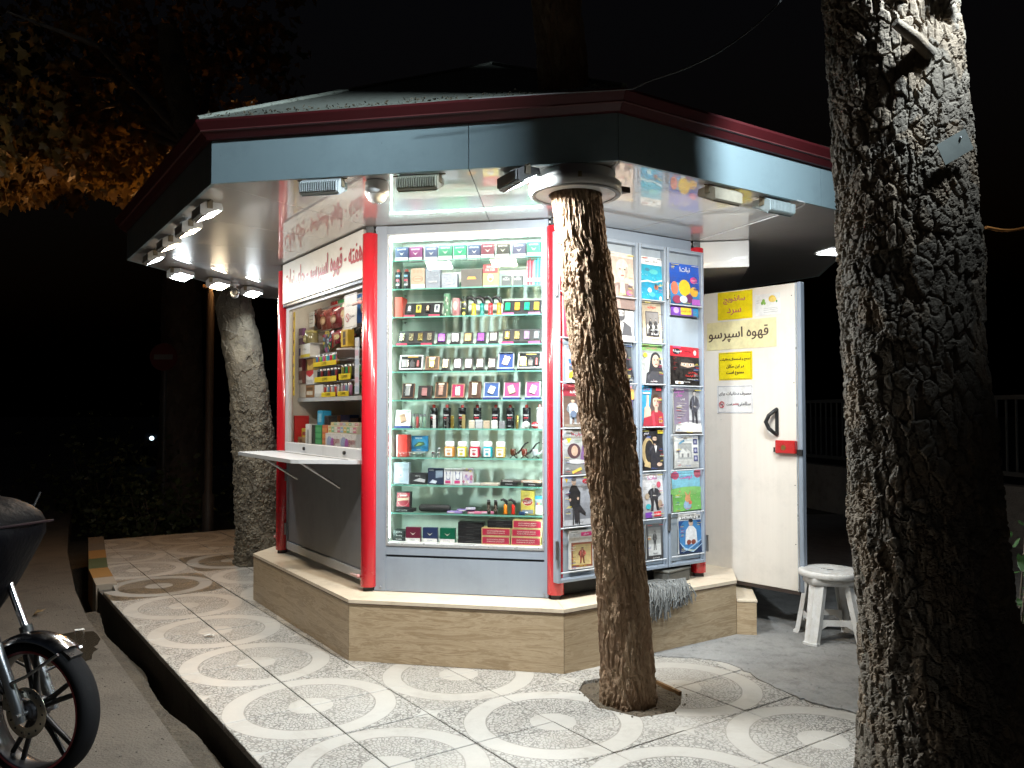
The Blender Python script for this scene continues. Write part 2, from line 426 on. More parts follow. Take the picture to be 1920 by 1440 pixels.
# ------------------------------------------------------------------ surface materials
def mat_tile(name='terrazzo_paving', wet=False):
    """tile local space: quarter circle round (0,0), radius 0.44"""
    k = NT(name, (.6, .58, .54), .55)
    c = k.co('Object'); sep = k.n('ShaderNodeSeparateXYZ'); k.put(sep.inputs[0], c); x, y = sep.outputs[0], sep.outputs[1]
    r = k.math('SQRT', k.math('ADD', k.math('MULTIPLY', x, x), k.math('MULTIPLY', y, y)))
    th = k.math('ARCTAN2', y, x)
    pol = k.n('ShaderNodeCombineXYZ'); k.put(pol.inputs[0], k.math('MULTIPLY', r, 44.0))
    k.put(pol.inputs[1], k.math('MULTIPLY', th, k.math('MULTIPLY', k.math('ADD', k.math('ROUND', k.math('MULTIPLY', r, 7)), .5), 44 / 7)))
    oi = k.n('ShaderNodeObjectInfo')
    cob_in = k.vor(pol.outputs[0], 1.0, 'DISTANCE_TO_EDGE', rnd=.75)
    cob_out = k.vor(c, 44.0, 'DISTANCE_TO_EDGE', rnd=.8)
    outside = k.math('GREATER_THAN', r, .432)
    edge = k.mix(outside, cob_in, cob_out)
    warp = k.math('MULTIPLY', k.noise(c, 9, 3), .012)
    rr = k.math('ADD', r, k.math('SUBTRACT', warp, .006))
    disc = k.math('LESS_THAN', rr, .112)
    ring = k.math('MULTIPLY', k.math('GREATER_THAN', rr, .325), k.math('LESS_THAN', rr, .432))
    ax = k.math('POWER', k.math('ABSOLUTE', k.math('SUBTRACT', .44, x)), .62); ay = k.math('POWER', k.math('ABSOLUTE', k.math('SUBTRACT', .44, y)), .62)
    star = k.math('LESS_THAN', k.math('ADD', ax, ay), .235)
    smooth = k.math('MINIMUM', k.math('ADD', k.math('ADD', disc, ring), star), 1.0)
    line = k.math('LESS_THAN', k.math('ABSOLUTE', k.math('SUBTRACT', rr, .325)), .0035)
    line = k.math('MAXIMUM', line, k.math('LESS_THAN', k.math('ABSOLUTE', k.math('SUBTRACT', rr, .432)), .0022))
    pos = k.pos()
    wear = k.noise(pos, 1.6, 5, .6); fine = k.noise(pos, 90, 4, .7); mid = k.noise(pos, 9, 5, .65)
    stone = k.mix(mid, (.43, .41, .375), (.35, .335, .31))
    smc = k.mix(fine, k.mix(mid, (.47, .448, .41), (.40, .38, .35)), (.36, .34, .31))
    gfac = k.math('MULTIPLY', k.ramp(edge, [(.04, 1), (.13, 0)]), k.ramp(wear, [(.3, .5), (.55, 1)]))
    if wet: stone = (.20, .165, .12); gcol = (.008, .007, .006)
    else: gcol = (.13, .122, .11)
    cob = k.mix(gfac, stone, gcol)
    base = k.mix(smooth, cob, smc)
    base = k.mix(k.math('MULTIPLY', line, .75), base, (.2, .185, .165))
    # scuffs, stains, per-tile tone
    stain = k.ramp(k.noise(k.mapn(pos, (1, 1, 1)), 3.1, 8, .72, .6), [(.52, 0), (.72, 1)])
    base = k.mix(k.math('MULTIPLY', stain, .55), base, (.22, .195, .165))
    spots = k.ramp(k.vor(pos, 3.5, 'F1'), [(.012, 1), (.03, 0)])
    base = k.mix(k.math('MULTIPLY', k.math('MULTIPLY', spots, k.math('GREATER_THAN', mid, .5)), .7), base, (.09, .08, .075))
    base = k.mix(k.math('MULTIPLY', oi.outputs['Random'], .3), base, (.33, .305, .27))
    k.set('Base Color', base)
    h = k.math('ADD', k.math('MULTIPLY', k.math('MAXIMUM', k.ramp(edge, [(0, 0), (.22, 1)]), smooth), 1.0), k.math('MULTIPLY', fine, .12))
    k.bump(h, .55, .004)
    k.set('Roughness', .28 if wet else k.math('MULTIPLY_ADD', mid, .35, .35))
    return k.m

def mat_ground(name, c1, c2, scale=2, bumpy=.6, grit=160, rough=.9, dist=.006):
    k = NT(name, c1, rough); p = k.pos()
    a = k.noise(p, scale, 8, .68); g = k.noise(p, grit, 3, .7); v = k.vor(p, grit * .35, 'F1')
    b = k.mix(k.ramp(a, [(.3, 0), (.7, 1)]), c1, c2)
    b = k.mix(k.math('MULTIPLY', k.ramp(g, [(.5, 0), (.75, 1)]), .5), b, tuple(x * 1.7 for x in c2))
    b = k.mix(k.math('MULTIPLY', k.ramp(k.noise(p, scale * 4, 6, .7), [(.52, 0), (.62, 1)]), .45), b, tuple(x * .5 for x in c1))
    k.set('Base Color', b); h = k.math('ADD', k.math('MULTIPLY', g, .6), k.math('ADD', v, k.math('MULTIPLY', k.noise(p, scale * 9, 5, .7), 2.0)))
    k.bump(h, bumpy, dist); return k.m

def mat_travertine(name, dark=0.0):
    k = NT(name, (.5, .4, .28), .3, spec=.4); c = k.co('Object')
    oi = k.n('ShaderNodeObjectInfo')
    q = k.n('ShaderNodeVectorMath', operation='ADD'); k.put(q.inputs[0], c)
    cb = k.n('ShaderNodeCombineXYZ'); k.put(cb.inputs[0], k.math('MULTIPLY', oi.outputs['Random'], 30)); k.put(cb.inputs[2], k.math('MULTIPLY', oi.outputs['Random'], 17)); k.put(q.inputs[1], cb.outputs[0])
    band = k.noise(k.mapn(q.outputs[0], (2.2, 2.2, 22)), 1.0, 9, .7, .9)
    vein = k.noise(k.mapn(q.outputs[0], (7, 7, 70)), 1.2, 6, .7, .6)
    cl = k.noise(q.outputs[0], 4, 5, .6)
    b = k.ramp(band, [(.30, (.50, .39, .26)), (.43, (.38, .28, .17)), (.49, (.48, .37, .245)), (.56, (.29, .20, .11)), (.62, (.45, .345, .225)), (.7, (.36, .26, .155))])
    b = k.mix(k.math('MULTIPLY', k.ramp(vein, [(.57, 0), (.66, 1)]), .75), b, (.24, .15, .075))
    b = k.mix(k.math('MULTIPLY', cl, .25), b, (.58, .46, .31))
    k.set('Base Color', b); k.set('Roughness', k.math('MULTIPLY_ADD', cl, .3, .22)); k.bump(vein, .12, .002)
    return k.m

def mat_ledge():
    k = NT('cream_ledge_tile', (.72, .62, .48), .3); p = k.pos()
    b = k.mix(k.noise(p, 2.5, 5), (.76, .67, .54), (.62, .51, .37))
    st = k.ramp(k.noise(k.mapn(p, (3, 3, 3)), 2, 7, .7), [(.5, 0), (.7, 1)])
    k.set('Base Color', k.mix(k.math('MULTIPLY', st, .45), b, (.36, .28, .19))); return k.m

def mat_panel(name, c, rough=.38, streak=.18, metal=0, coat=0):
    """painted sheet metal with faint vertical streaks, scratches and dirt"""
    k = NT(name, c, rough, metal, .5, coat); p = k.pos()
    s1 = k.noise(k.mapn(p, (26, 26, .8)), 1, 5, .6); d = k.noise(p, 3.3, 7, .7)
    b = k.mix(k.math('MULTIPLY', s1, streak * 2), c, tuple(x * .6 for x in c))
    b = k.mix(k.math('MULTIPLY', k.ramp(d, [(.5, 0), (.75, 1)]), .35), b, tuple(x * .55 for x in c))
    sp = k.ramp(k.vor(p, 17, 'F1'), [(.03, 1), (.06, 0)])
    b = k.mix(k.math('MULTIPLY', k.math('MULTIPLY', sp, k.math('GREATER_THAN', d, .55)), .6), b, (.06, .055, .05))
    k.set('Base Color', b); k.set('Roughness', k.math('MULTIPLY_ADD', d, .3, rough - .13))
    k.bump(k.noise(p, 6, 2), .08, .01); return k.m

def mat_bark(name, c1, c2, c3, scale=1.0):
    k = NT(name, c1, .85); p = k.co('Object')
    a = k.noise(k.mapn(p, (1, 1, .5)), 7 * scale, 7, .7); g = k.noise(p, 60 * scale, 5, .7)
    v = k.vor(k.mapn(p, (1, 1, .6)), 16 * scale, 'F1', 'Color')
    sv = k.n('ShaderNodeSeparateColor'); k.put(sv.inputs[0], v)
    b = k.mix(k.ramp(a, [(.3, 0), (.7, 1)]), c1, c2)
    b = k.mix(k.math('MULTIPLY', k.ramp(sv.outputs[0], [(.45, 0), (.8, 1)]), .55), b, c3)
    b = k.mix(k.math('MULTIPLY', g, .35), b, tuple(x * .45 for x in c1))
    k.set('Base Color', b); k.bump(k.math('ADD', g, k.noise(p, 160 * scale, 3, .7)), .7, .006); return k.m

def mat_leaf(name, c1, c2, trans=.35):
    k = NT(name, c1, .5); p = k.pos()
    b = k.mix(k.noise(p, 6, 3), c1, c2); k.set('Base Color', b)
    tr = k.n('ShaderNodeBsdfTranslucent'); k.put(tr.inputs[0], b)
    mx = k.n('ShaderNodeMixShader'); mx.inputs[0].default_value = trans
    out = [n for n in k.t.nodes if n.type == 'OUTPUT_MATERIAL'][0]
    k.t.links.new(k.b.outputs[0], mx.inputs[1]); k.t.links.new(tr.outputs[0], mx.inputs[2]); k.t.links.new(mx.outputs[0], out.inputs[0])
    return k.m

TILE = mat_tile(); TILEWET = mat_tile('wet_dirty_paving', True)
CEMENT = mat_ground('rough_cement', (.33, .325, .315), (.19, .188, .185), 2.2, 1.0, 130)
ROAD = mat_ground('worn_asphalt', (.125, .105, .083), (.075, .064, .052), .8, .7, 220)
SOIL = mat_ground('dry_soil', (.16, .125, .085), (.10, .075, .05), 6, 1.0, 120, dist=.015)
DARKG = mat_ground('dark_ground', (.06, .055, .045), (.035, .035, .03), 1.0, .6, 90)
CHAN = mat_ground('stained_concrete', (.10, .08, .055), (.045, .037, .028), 3.0, .9, 120, dist=.012)
TRAV = mat_travertine('travertine_tile'); LEDGE = mat_ledge()
GREY = mat_panel('blue_grey_metal', (.275, .32, .385)); GREYD = mat_panel('grey_sheet', (.24, .245, .255)); GREYL = mat_panel('light_grey_aluminium', (.55, .57, .60), .35)
RED = mat_panel('red_enamel', (.50, .012, .022), .22, .06, coat=.6)
REDROOF = mat_panel('red_gutter_paint', (.065, .005, .007), .5, .1)
FASCIA = mat_panel('pale_blue_composite', (.23, .31, .335), .38, .05)
WHITE = mat_panel('white_panel', (.78, .77, .74), .35, .03); CREAMW = mat_panel('beige_wall', (.62, .58, .5), .5, .05)
DOORW = mat_panel('cream_door_skin', (.78, .73, .66), .4, .16)
BLACK = M((.012, .012, .013), .45); CHROME = M((.75, .75, .76), .16, 1, grime=.05); STEEL = M((.42, .42, .43), .35, 1)
GLASS = mat_glass('window_glass'); SHELFG = mat_glass('green_shelf_glass', (.94, .99, .965), .05); 
GEDGE = NT('glass_edge', (.16, .42, .34), .15).m

def mat_soffit():
    k = NT('glossy_soffit_panel', (.55, .54, .53), .32, spec=.5, coat=1.0)
    k.b.inputs['Coat IOR'].default_value = 2.1; k.b.inputs['Coat Roughness'].default_value = .008
    p = k.pos(); d = k.noise(p, 2.2, 6, .7)
    k.set('Base Color', k.mix(k.math('MULTIPLY', k.ramp(d, [(.45, 0), (.8, 1)]), .35), (.55, .54, .53), (.40, .39, .37)))
    w = k.n('ShaderNodeBump'); k.put(w.inputs['Height'], k.noise(p, 2.6, 2)); w.inputs['Strength'].default_value = .012; w.inputs['Distance'].default_value = .02
    k.t.links.new(w.outputs[0], k.b.inputs['Coat Normal']); return k.m
SOFFIT = mat_soffit()
def mat_roof():
    k = NT('mossy_grey_roof', (.22, .25, .22), .8); p = k.pos()
    d = k.noise(p, 3, 7, .7); sp = k.ramp(k.noise(p, 24, 4, .75), [(.58, 0), (.66, 1)])
    b = k.mix(d, (.22, .25, .22), (.14, .15, .12)); k.set('Base Color', k.mix(k.math('MULTIPLY', sp, .8), b, (.03, .028, .02))); return k.m
ROOFM = mat_roof()

# ------------------------------------------------------------------ ground
def sheet(name, poly, z, mat, label_kind='structure', thick=0.0):
    mb = MB()
    if thick: mb.prism(poly, z - thick, z)
    else: mb.add([(x, y, z) for x, y in poly], [tuple(range(len(poly)))])
    return tag(obj(name, mb, mat), kind=label_kind)

G1 = Vector((math.cos(R(-55.0)), math.sin(R(-55.0)))); G2 = Vector((math.cos(R(35.0)), math.sin(R(35.0))))
O0 = Vector((-1.028, 4.238)); CS = .881
def gp(a, b):   # metres along the kerb (towards the camera) and away from the road, from the first circle's centre
    p = O0 + G1 * a + G2 * b; return (p.x, p.y)

sheet('ground', [(-200, -60), (200, -60), (200, 300), (-200, 300)], -.42, DARKG)
ROADZ = -.09
road_poly = [gp(7, -.62), gp(-3.0, -.62), gp(-4.2, -.56), gp(-6.5, -.36), gp(-8.5, -.12), gp(-13, .5), gp(-40, 6), gp(-40, -25), gp(7, -25)]
sheet('road', road_poly, ROADZ, ROAD, thick=.3)
# base under the paving (the joints), with the kerb-side face
edge = [gp(7, -.435), gp(-3.75, -.435), gp(-4.6, -.38), gp(-6.8, -.09)]
side_poly = edge + [gp(-6.8, 2.6), gp(-6.8, 14), gp(7, 14)]
sidewalk = sheet('sidewalk', side_poly, -.032, mat_ground('joint_mortar', (.10, .092, .08), (.07, .062, .055), 6, .5, 150), thick=.4)
chan = sheet('gutter_channel', [gp(7, -.43), gp(7, -.66), gp(-3, -.66), gp(-9, -.12), gp(-9, .2), gp(-3.75, -.43)], -.33, CHAN)
mb = MB()   # broken cement lining on the channel's road side
rg = random.Random(4); n = 150; vs = []; fs = []
for i in range(n):
    a = 2.4 - i * .038; w = .105 + .035 * math.sin(i * .13) + .004 * math.sin(i * .37) + rg.uniform(-.002, .002); zt = -.135 + .03 * math.sin(i * .09 + 1) + rg.uniform(-.002, .002)
    for b, z in ((-.68, -.105), (-.617 + w * .7, zt + .012), (-.617 + w, zt - .01), (-.617 + w + .015, -.335)): vs.append((*gp(a, b), z))
for i in range(n - 1):
    for k in range(3): fs.append((i * 4 + k, i * 4 + k + 1, i * 4 + k + 5, i * 4 + k + 4))
mb.add(vs, fs)
tag(obj('gutter_lining', mb, CHAN), kind='structure')

# ------------------------------------------------------------------ kiosk plan
ANG = [R(-56 + 45 * i) for i in range(8)]; LEN = [1.682, 1.197, 1.237, 1.25] * 2
KC = [Vector((-1.851, 6.636))]
for i in range(7): KC.append(KC[-1] + Vector((math.cos(ANG[i]), math.sin(ANG[i]))) * LEN[i])
KMID = sum(KC, Vector((0, 0))) / 8
PER = [1.0] * 8; PLP = [.78, 1.0, .94, .94, 1, 1, 1, .8]
def off(o, per=PER):
    """the plan's eight corners pushed outwards by o (times a factor per side)"""
    out = []
    for k in range(8):
        a, b = ANG[k - 1], ANG[k]; n1 = Vector((math.sin(a), -math.cos(a))); n2 = Vector((math.sin(b), -math.cos(b)))
        o1, o2 = o * per[k - 1], o * per[k]; cc = n1.dot(n2); den = 1 - cc * cc
        out.append(KC[k] + n1 * ((o1 - o2 * cc) / den) + n2 * ((o2 - o1 * cc) / den))
    return out
K0 = Vector((KMID.x, KMID.y, 0))
def at(k, s, y, z):
    d = Vector((math.cos(ANG[k]), math.sin(ANG[k]))); n = Vector((-math.sin(ANG[k]), math.cos(ANG[k])))
    p = KC[k] + d * s + n * y; return Vector((p.x, p.y, z))
kiosk = thing('kiosk', 'octagonal street kiosk with red columns, lit display window and wide eaves', 'kiosk', K0)
def kp(name, mb, mats, k=None, parent=None):
    """kiosk part; k = built in the frame of wall k (x along the wall, y inwards)"""
    if parent is not None: return obj(name, mb, mats, parent)
    if k is None: return obj(name, mb, mats, kiosk, -K0)
    return obj(name, mb, mats, kiosk, at(k, 0, 0, 0) - K0, (0, 0, ANG[k]))
def strip(prof, k, t0=0.0, t1=1.0, g=.0015, closed=True, per=PER):
    """ring piece along side k: profile of (offset, z), between fractions t0..t1, mitred corners"""
    mb = MB(); vs = []; L = LEN[k]
    for o, z in prof:
        c = off(o, per); a, b = c[k], c[(k + 1) % 8]; l = (b - a).length
        for t, sg in ((t0, 1), (t1, -1)):
            p = a + (b - a) * (t + sg * g / l); vs.append((p.x, p.y, z))
    n = len(prof); fs = [(2 * i, 2 * i + 1, 2 * ((i + 1) % n) + 1, 2 * ((i + 1) % n)) for i in range(n if closed else n - 1)]
    if closed: fs += [tuple(2 * i for i in range(n))[::-1], tuple(2 * i + 1 for i in range(n))]
    bm = bmesh.new(); bv = [bm.verts.new(v) for v in vs]
    for f in fs: bm.faces.new([bv[i] for i in f])
    bmesh.ops.recalc_face_normals(bm, faces=bm.faces[:])
    return mb.bm(bm)

# plinth
ZP = .367
core = [tuple(p) for p in off(.245, PLP)]
plinth = kp('plinth', MB().prism(core, 0, .34), CEMENT)
for k in range(8):
    for t0, t1 in ((0, 1),):
        o = strip([(.247, .0), (.26, .0), (.26, .345), (.247, .345)], k, t0, t1, per=PLP); obj('side_panel', o, TRAV, plinth)
    tt = (0, .5, 1) if k in (0,) else (0, 1)
    for i in range(len(tt) - 1):
        o = strip([(.265, .3465), (.265, ZP), (-.12, ZP), (-.12, .3465)], k, tt[i], tt[i + 1], .001, per=PLP); obj('ledge_tile', o, LEDGE, plinth)
    o = strip([(.2605, .3405), (.2655, .3405), (.2655, .3463), (.2605, .3463)], k, 0, 1, 0, per=PLP); obj('ledge_trim', o, M((.10, .065, .045), .5), plinth)
# lower step by the door side
c3 = off(.262, PLP)[3]; stp = MB(); stp.box(.0, -.13, 0, 1.3, -.0, .222, b=.002)
st = obj('door_step', stp, TRAV, kiosk, Vector((c3.x, c3.y, 0)) - K0, (0, 0, ANG[3]))
obj('ledge_tile', MB().box(-.004, -.135, .2225, 1.3, -.001, .238, b=.002), LEDGE, st)

# columns
for k in range(8):
    mb = MB(); c = KC[k]
    mb.lathe([(.051, 0), (.052, .004), (.052, 2.245), (.047, 2.25), (.046, 2.25)], 28, c=(c.x, c.y, .395))
    o = kp('column', mb, RED)
    ft = MB().box(c.x - .03, c.y - .03, ZP - .004, c.x + .03, c.y + .03, .42); obj('foot', ft, BLACK, o)
    ft = MB().box(c.x - .025, c.y - .025, 2.63, c.x + .025, c.y + .025, 2.69); obj('head_bracket', ft, BLACK, o)
# plain walls (sides not in view are still closed)
for k in (3, 4, 5, 6, 7):
    L = LEN[k]
    if k == 3:
        w = kp('wall_panel', MB().box(.05, 0, ZP, .42, .03, 2.69), GREY, k)
        obj('lintel', MB().box(.4205, 0.001, 2.42, L - .05, .03, 2.69), GREY, w)
    else:
        w = kp('wall_panel', MB().box(.05, 0, ZP, L - .05, .03, 2.69), GREY, k)
        obj('trim', MB().box(.06, -.012, .45, L - .06, -.001, .5), GREYL, w)
kp('floor_slab', MB().prism([tuple(p) for p in off(-.121)], .3, .362), CEMENT)
kp('inner_ceiling', MB().prism([tuple(p) for p in off(-.02)], 2.67, 2.685), WHITE)

# ---- wall 0: serving window
L = LEN[0]
low = kp('lower_panel', MB().box(.07, .022, .47, L - .09, .045, 1.205), GREYD, 0)
obj('lower_trim', MB().box(.075, .008, .405, L - .07, .0215, .468, b=.004), GREYL, low)
obj('edge_trim', MB().box(L - .088, .012, .472, L - .06, .04, 1.2, b=.003), GREY, low)
obj('edge_trim', MB().box(.048, .012, .40, .069, .04, 1.2, b=.003), GREY, low)
for z in (.52, .95):
    obj('hinge', MB().cyl((.06, .002, z), (.06, .002, z + .09), .009, n=10), STEEL, low)
win = kp('window_frame', MB().box(.055, -.005, 1.2, .10, .03, 2.345).box(L - .085, -.005, 1.2, L - .05, .03, 2.345).box(.1005, -.003, 1.262, .125, .025, 2.33).box(.1255, -.003, 2.315, L - .0855, .025, 2.335), GREYL, 0)
sl = obj('sill', MB().box(.1005, -.02, 1.185, L - .0855, .03, 1.26, b=.003), GREYL, win)
for s in (.55, 1.33): obj('knob', MB().cyl((s, -.021, 1.225), (s, -.034, 1.225), .013, n=10), BLACK, sl)
obj('lintel_bar', MB().box(.05, -.03, 2.338, L - .055, .01, 2.362, b=.003), M((.02, .025, .035), .3), win)
obj('pane', MB().box(.126, .008, 1.263, L - .086, .012, 2.314), GLASS, win)
ct = MB(); ct.prism([(.02, -.018), (.02, -.34), (.06, -.375), (L - .38, -.385), (L - .33, -.35), (L - .055, -.05), (L - .055, -.018)], 1.165, 1.19)
cs = kp('counter_shelf', ct, GREYL, 0)
obj('hinge_strip', MB().box(.03, -.10, 1.1905, L - .12, -.095, 1.1925), BLACK, cs)
obj('support_arm', MB().tube([(.35, .0, .98), (.35, -.28, 1.16)], .009), STEEL, cs)
obj('support_arm', MB().tube([(1.2, .0, .98), (1.2, -.28, 1.16)], .009), STEEL, cs)
sg = kp('sign_board', MB().box(.052, -.035, 2.365, L - .045, -.012, 2.683, b=.002), mat_panel('sign_white', (.64, .63, .60), .3, .02), 0)
RD = (.36, .002, .008); line_ = 'هفته - قهوه اسپرسو - چای نبات'
for v, f, asp in words_of(line_, .045):
    pr = Print(L - .1, .31, .055, 2.37, y=-.0365); hm = .66 * .31; sx = .965 * (L - .1) / (asp * hm); used = sorted({i for q in f for i in q}); ix = {i: n for n, i in enumerate(used)}
    for dx in (-.0036, -.0018, 0, .0018, .0036): pr._p([(v[i][0] * sx * hm / pr.w + .515 + dx, v[i][1] * hm / pr.h + .50 + dx) for i in used], [[ix[i] for i in q] for q in f], RD)
    pr.build('lettering', sg)
# cabinet behind the serving window
cab = kp('window_cabinet', MB().box(.06, .50, 1.19, 1.42, .515, 2.66).box(.05, .05, 1.19, .062, .4995, 2.66).box(.063, .034, 1.17, 1.42, .4995, 1.189).box(.063, .04, 2.45, 1.42, .4995, 2.462).box(1.421, .3, 1.19, 1.433, .515, 2.66), CREAMW, 0)
obj('middle_shelf', MB().box(.064, .10, 1.585, 1.415, .498, 1.60, b=.002), GREYL, cab)
obj('shelf_lip', MB().box(.064, .094, 1.582, 1.415, .0995, 1.612), GREYL, cab)
lt = MB().box(.2, .12, 2.432, 1.3, .16, 2.449); obj('tube_light', lt, mat_emit('cabinet_tube', (1, .93, .8), 16), cab)

# ---- wall 1: display case
L = LEN[1]; X0, X1 = .128, 1.118; Z0, Z1 = .675, 2.625
fr = MB()
fr.box(.04, -.012, ZP + .004, X0 - .012, .03, 2.69); fr.box(X1 + .012, -.012, ZP + .004, L - .04, .03, 2.69)
fr.box(X0 - .0118, -.010, 2.637, X1 + .0118, .03, 2.688); fr.box(X0 - .0118, -.010, .60, X1 + .0118, .03, .655)
case = kp('display_case', fr, GREY, 1)
obj('lower_panel', MB().box(X0 - .0118, -.007, ZP + .004, X1 + .0118, .03, .585), GREY, case)
obj('shadow_gap', MB().box(X0 - .0115, .004, .5855, X1 + .0115, .03, .5995), BLACK, case)
bead = MB()
bead.box(X0 - .0115, -.016, .6555, X0, .02, 2.6365, b=.002).box(X1, -.016, .6555, X1 + .0115, .02, 2.6365, b=.002).box(X0 + .0005, -.016, .6555, X1 - .0005, .02, Z0, b=.002).box(X0 + .0005, -.016, Z1, X1 - .0005, .02, 2.6365, b=.002)
obj('glazing_bead', bead, M((.72, .74, .76), .3, .6), case)
obj('pane', MB().box(X0 + .001, -.004, Z0 + .001, X1 - .001, 0, Z1 - .001), GLASS, case)
for s in (.085, 1.13):
    obj('bolt', MB().lathe([(.006, 0), (.006, .006), (.0, .008)], 8, c=(s, -.02, .395)), STEEL, case)
def mat_back():
    k = NT('satin_case_back', (.7, .74, .7), .32, .12)
    p = k.co('Object'); s = k.noise(k.mapn(p, (22, 1, .35)), 1, 3, .5)
    k.set('Base Color', k.mix(s, (.74, .84, .77), (.50, .58, .50))); k.set('Roughness', .36); return k.m  # blurred reflections of the goods are painted into the colour as vertical streaks
CB = mat_back()
back = obj('back_panel', MB().box(X0 - .02, .285, .64, X1 + .02, .297, 2.66), CB, case)
obj('case_side', MB().box(X0 - .02, .031, .64, X0 - .008, .2845, 2.66), CB, case); obj('case_side', MB().box(X1 + .008, .031, .64, X1 + .02, .2845, 2.66), CB, case)
obj('case_floor', MB().box(X0 - .0075, .031, .655, X1 + .0075, .2845, .672), WHITE, case); obj('case_top', MB().box(X0 - .0075, .031, 2.632, X1 + .0075, .2845, 2.65), WHITE, case)
SH = [2.476, 2.292, 2.111, 1.928, 1.759, 1.577, 1.395, 1.21, 1.036, .858]
for z in SH:
    o = obj('shelf', MB().box(X0 - .007, .042, z - .008, X1 + .007, .284, z - .0005), SHELFG, case)
    obj('front_edge', MB().box(X0 - .007, .0395, z - .0085, X1 + .007, .0418, z), GEDGE, o)
    for s in (X0 + .02, X1 - .02):
        obj('shelf_clip', MB().box(s - .008, .26, z - .02, s + .008, .284, z - .009), CHROME, o)
LEDC = mat_emit('case_led', (.70, 1, .93), 40)
obj('led_strip', MB().box(X0 + .01, .035, 2.600, X1 - .01, .05, 2.612), LEDC, case)
LEDV = mat_emit('case_led_side', (.70, 1, .92), 42)
for s in (X0 - .006, X1 + .002):
    obj('led_strip', MB().box(s, .033, .70, s + .004, .041, 2.6), LEDV, case)
# ---- wall 2: behind the magazine racks
w = kp('wall_panel', MB().box(.05, 0, .56, LEN[2] - .05, .03, 2.69), GREY, 2)
obj('recess', MB().box(.05, .03, ZP + .004, LEN[2] - .05, .06, .559), BLACK, w)

# ---- roof
ZF0, ZF1 = 2.692, 2.918
roof = kp('roof', MB().prism([tuple(p) for p in off(1.0)], 2.95, 2.96), BLACK)
apex = Vector((KMID.x, KMID.y))
for k in range(8):
    for t0, t1 in ((0, .655), (.655, 1)) if k == 1 else ((0, .72), (.72, 1)) if k == 2 else ((0, .5), (.5, 1)):
        obj('fascia_panel', strip([(1.09, ZF0), (1.11, ZF0), (1.11, ZF1), (1.09, ZF1)], k, t0, t1, .0018), FASCIA, roof)
    g = obj('gutter', strip([(1.095, 2.919), (1.135, 2.919), (1.165, 2.948), (1.172, 2.953), (1.20, 2.99), (1.20, 3.002), (1.10, 3.002)], k, 0, 1, .001), REDROOF, roof)
    obj('gutter_bead', strip([(1.1655, 2.9465), (1.1745, 2.9495), (1.1735, 2.9555), (1.166, 2.9535)], k, 0, 1, .001), M((.11, .03, .03), .5), roof)
    for t0, t1 in ((0, .36), (.36, .68), (.68, 1)) if k in (0, 4) else ((0, .655), (.655, 1)) if k == 1 else ((0, .5), (.5, 1)):
        obj('soffit_panel', strip([(1.0895, ZF0 + .002), (1.0895, ZF0 + .012), (.0, ZF0 + .012), (.0, ZF0 + .002)], k, t0, t1, .002), SOFFIT, roof)
    a, b = off(1.19)[k], off(1.19)[(k + 1) % 8]
    mb = MB(); zz = 4.42
    mb.add([(a.x, a.y, 3.007), (b.x, b.y, 3.007), (apex.x, apex.y, zz), (a.x, a.y, 2.99), (b.x, b.y, 2.99), (apex.x, apex.y, zz - .02)], [(0, 1, 2), (3, 5, 4), (0, 3, 4, 1), (1, 4, 5, 2), (2, 5, 3, 0)])
    obj('roof_panel', mb, ROOFM, roof)
for k in range(8):
    a = off(1.19)[k]
    obj('hip_cap', MB().tube([(a.x, a.y, 3.012), (apex.x, apex.y, 4.43)], .014, 6), ROOFM, roof)
# dead leaves and needles caught along the roof edge
rg = np.random.default_rng(5); pts = []
for k in (0, 1):
    a, b = off(1.185)[k], off(1.185)[(k + 1) % 8]
    for i in range(260):
        t = rg.uniform(0, 1); q = rg.exponential(.03); p = a + (b - a) * t + (apex - (a + b) / 2).normalized() * q
        pts.append((p.x, p.y, 3.010 + q * 1.41 / 2.6 + rg.uniform(0, .012)))
lit = link('roof_litter', leaves_mesh('roof_litter', pts, .018, M((.05, .04, .022), .8), 'blade', 4))
tag(lit, 'brown dead leaves and twigs along the kiosk roof edge', 'leaf litter', kind='stuff')
# white sign box under the eave over the door side
sb = MB(); sb.box(.0, -.36, 2.505, 1.1, -.005, 2.690, b=.003)
kp('eave_sign_box', sb, SOFFIT, 3)

# ---- open door, hinged on the door side
dh = Vector((1.392, 6.20)); df = Vector((1.968, 5.548)); dv = df - dh; dw = dv.length
door = obj('door', MB().box(0, 0, .285, dw - .032, .035, 2.385, b=.003), DOORW, kiosk, Vector((dh.x, dh.y, 0)) - K0, (0, 0, math.atan2(dv.y, dv.x)))
# the door's visible skin is the side that faces the camera: local -y
obj('edge_profile', MB().box(dw - .0315, -.006, .283, dw, .042, 2.388, b=.004), GREY, door)
obj('edge_seal', MB().box(dw - .044, -.009, .284, dw - .034, -.0005, 2.386, b=.003), M((.62, .66, .7), .3, .5), door)
obj('bottom_rail', MB().box(0, -.003, .262, dw - .033, .038, .2845), M((.05, .035, .03), .5), door)
hd = MB(); hx = dw - .235
hd.tube([(hx + .045, -.004, 1.52), (hx + .045, -.03, 1.51), (hx + .01, -.05, 1.475), (hx - .01, -.055, 1.43), (hx + .01, -.05, 1.385), (hx + .045, -.03, 1.35), (hx + .045, -.004, 1.34)], [.012, .013, .014, .015, .014, .013, .012], 10)
hd.box(hx + .033, -.014, 1.335, hx + .06, -.0005, 1.525, b=.006)
obj('handle', hd, BLACK, door)
lk = obj('lock', MB().box(dw - .185, -.045, 1.215, dw - .035, -.0005, 1.305, b=.006), M((.50, .02, .02), .25, coat=.5), door)
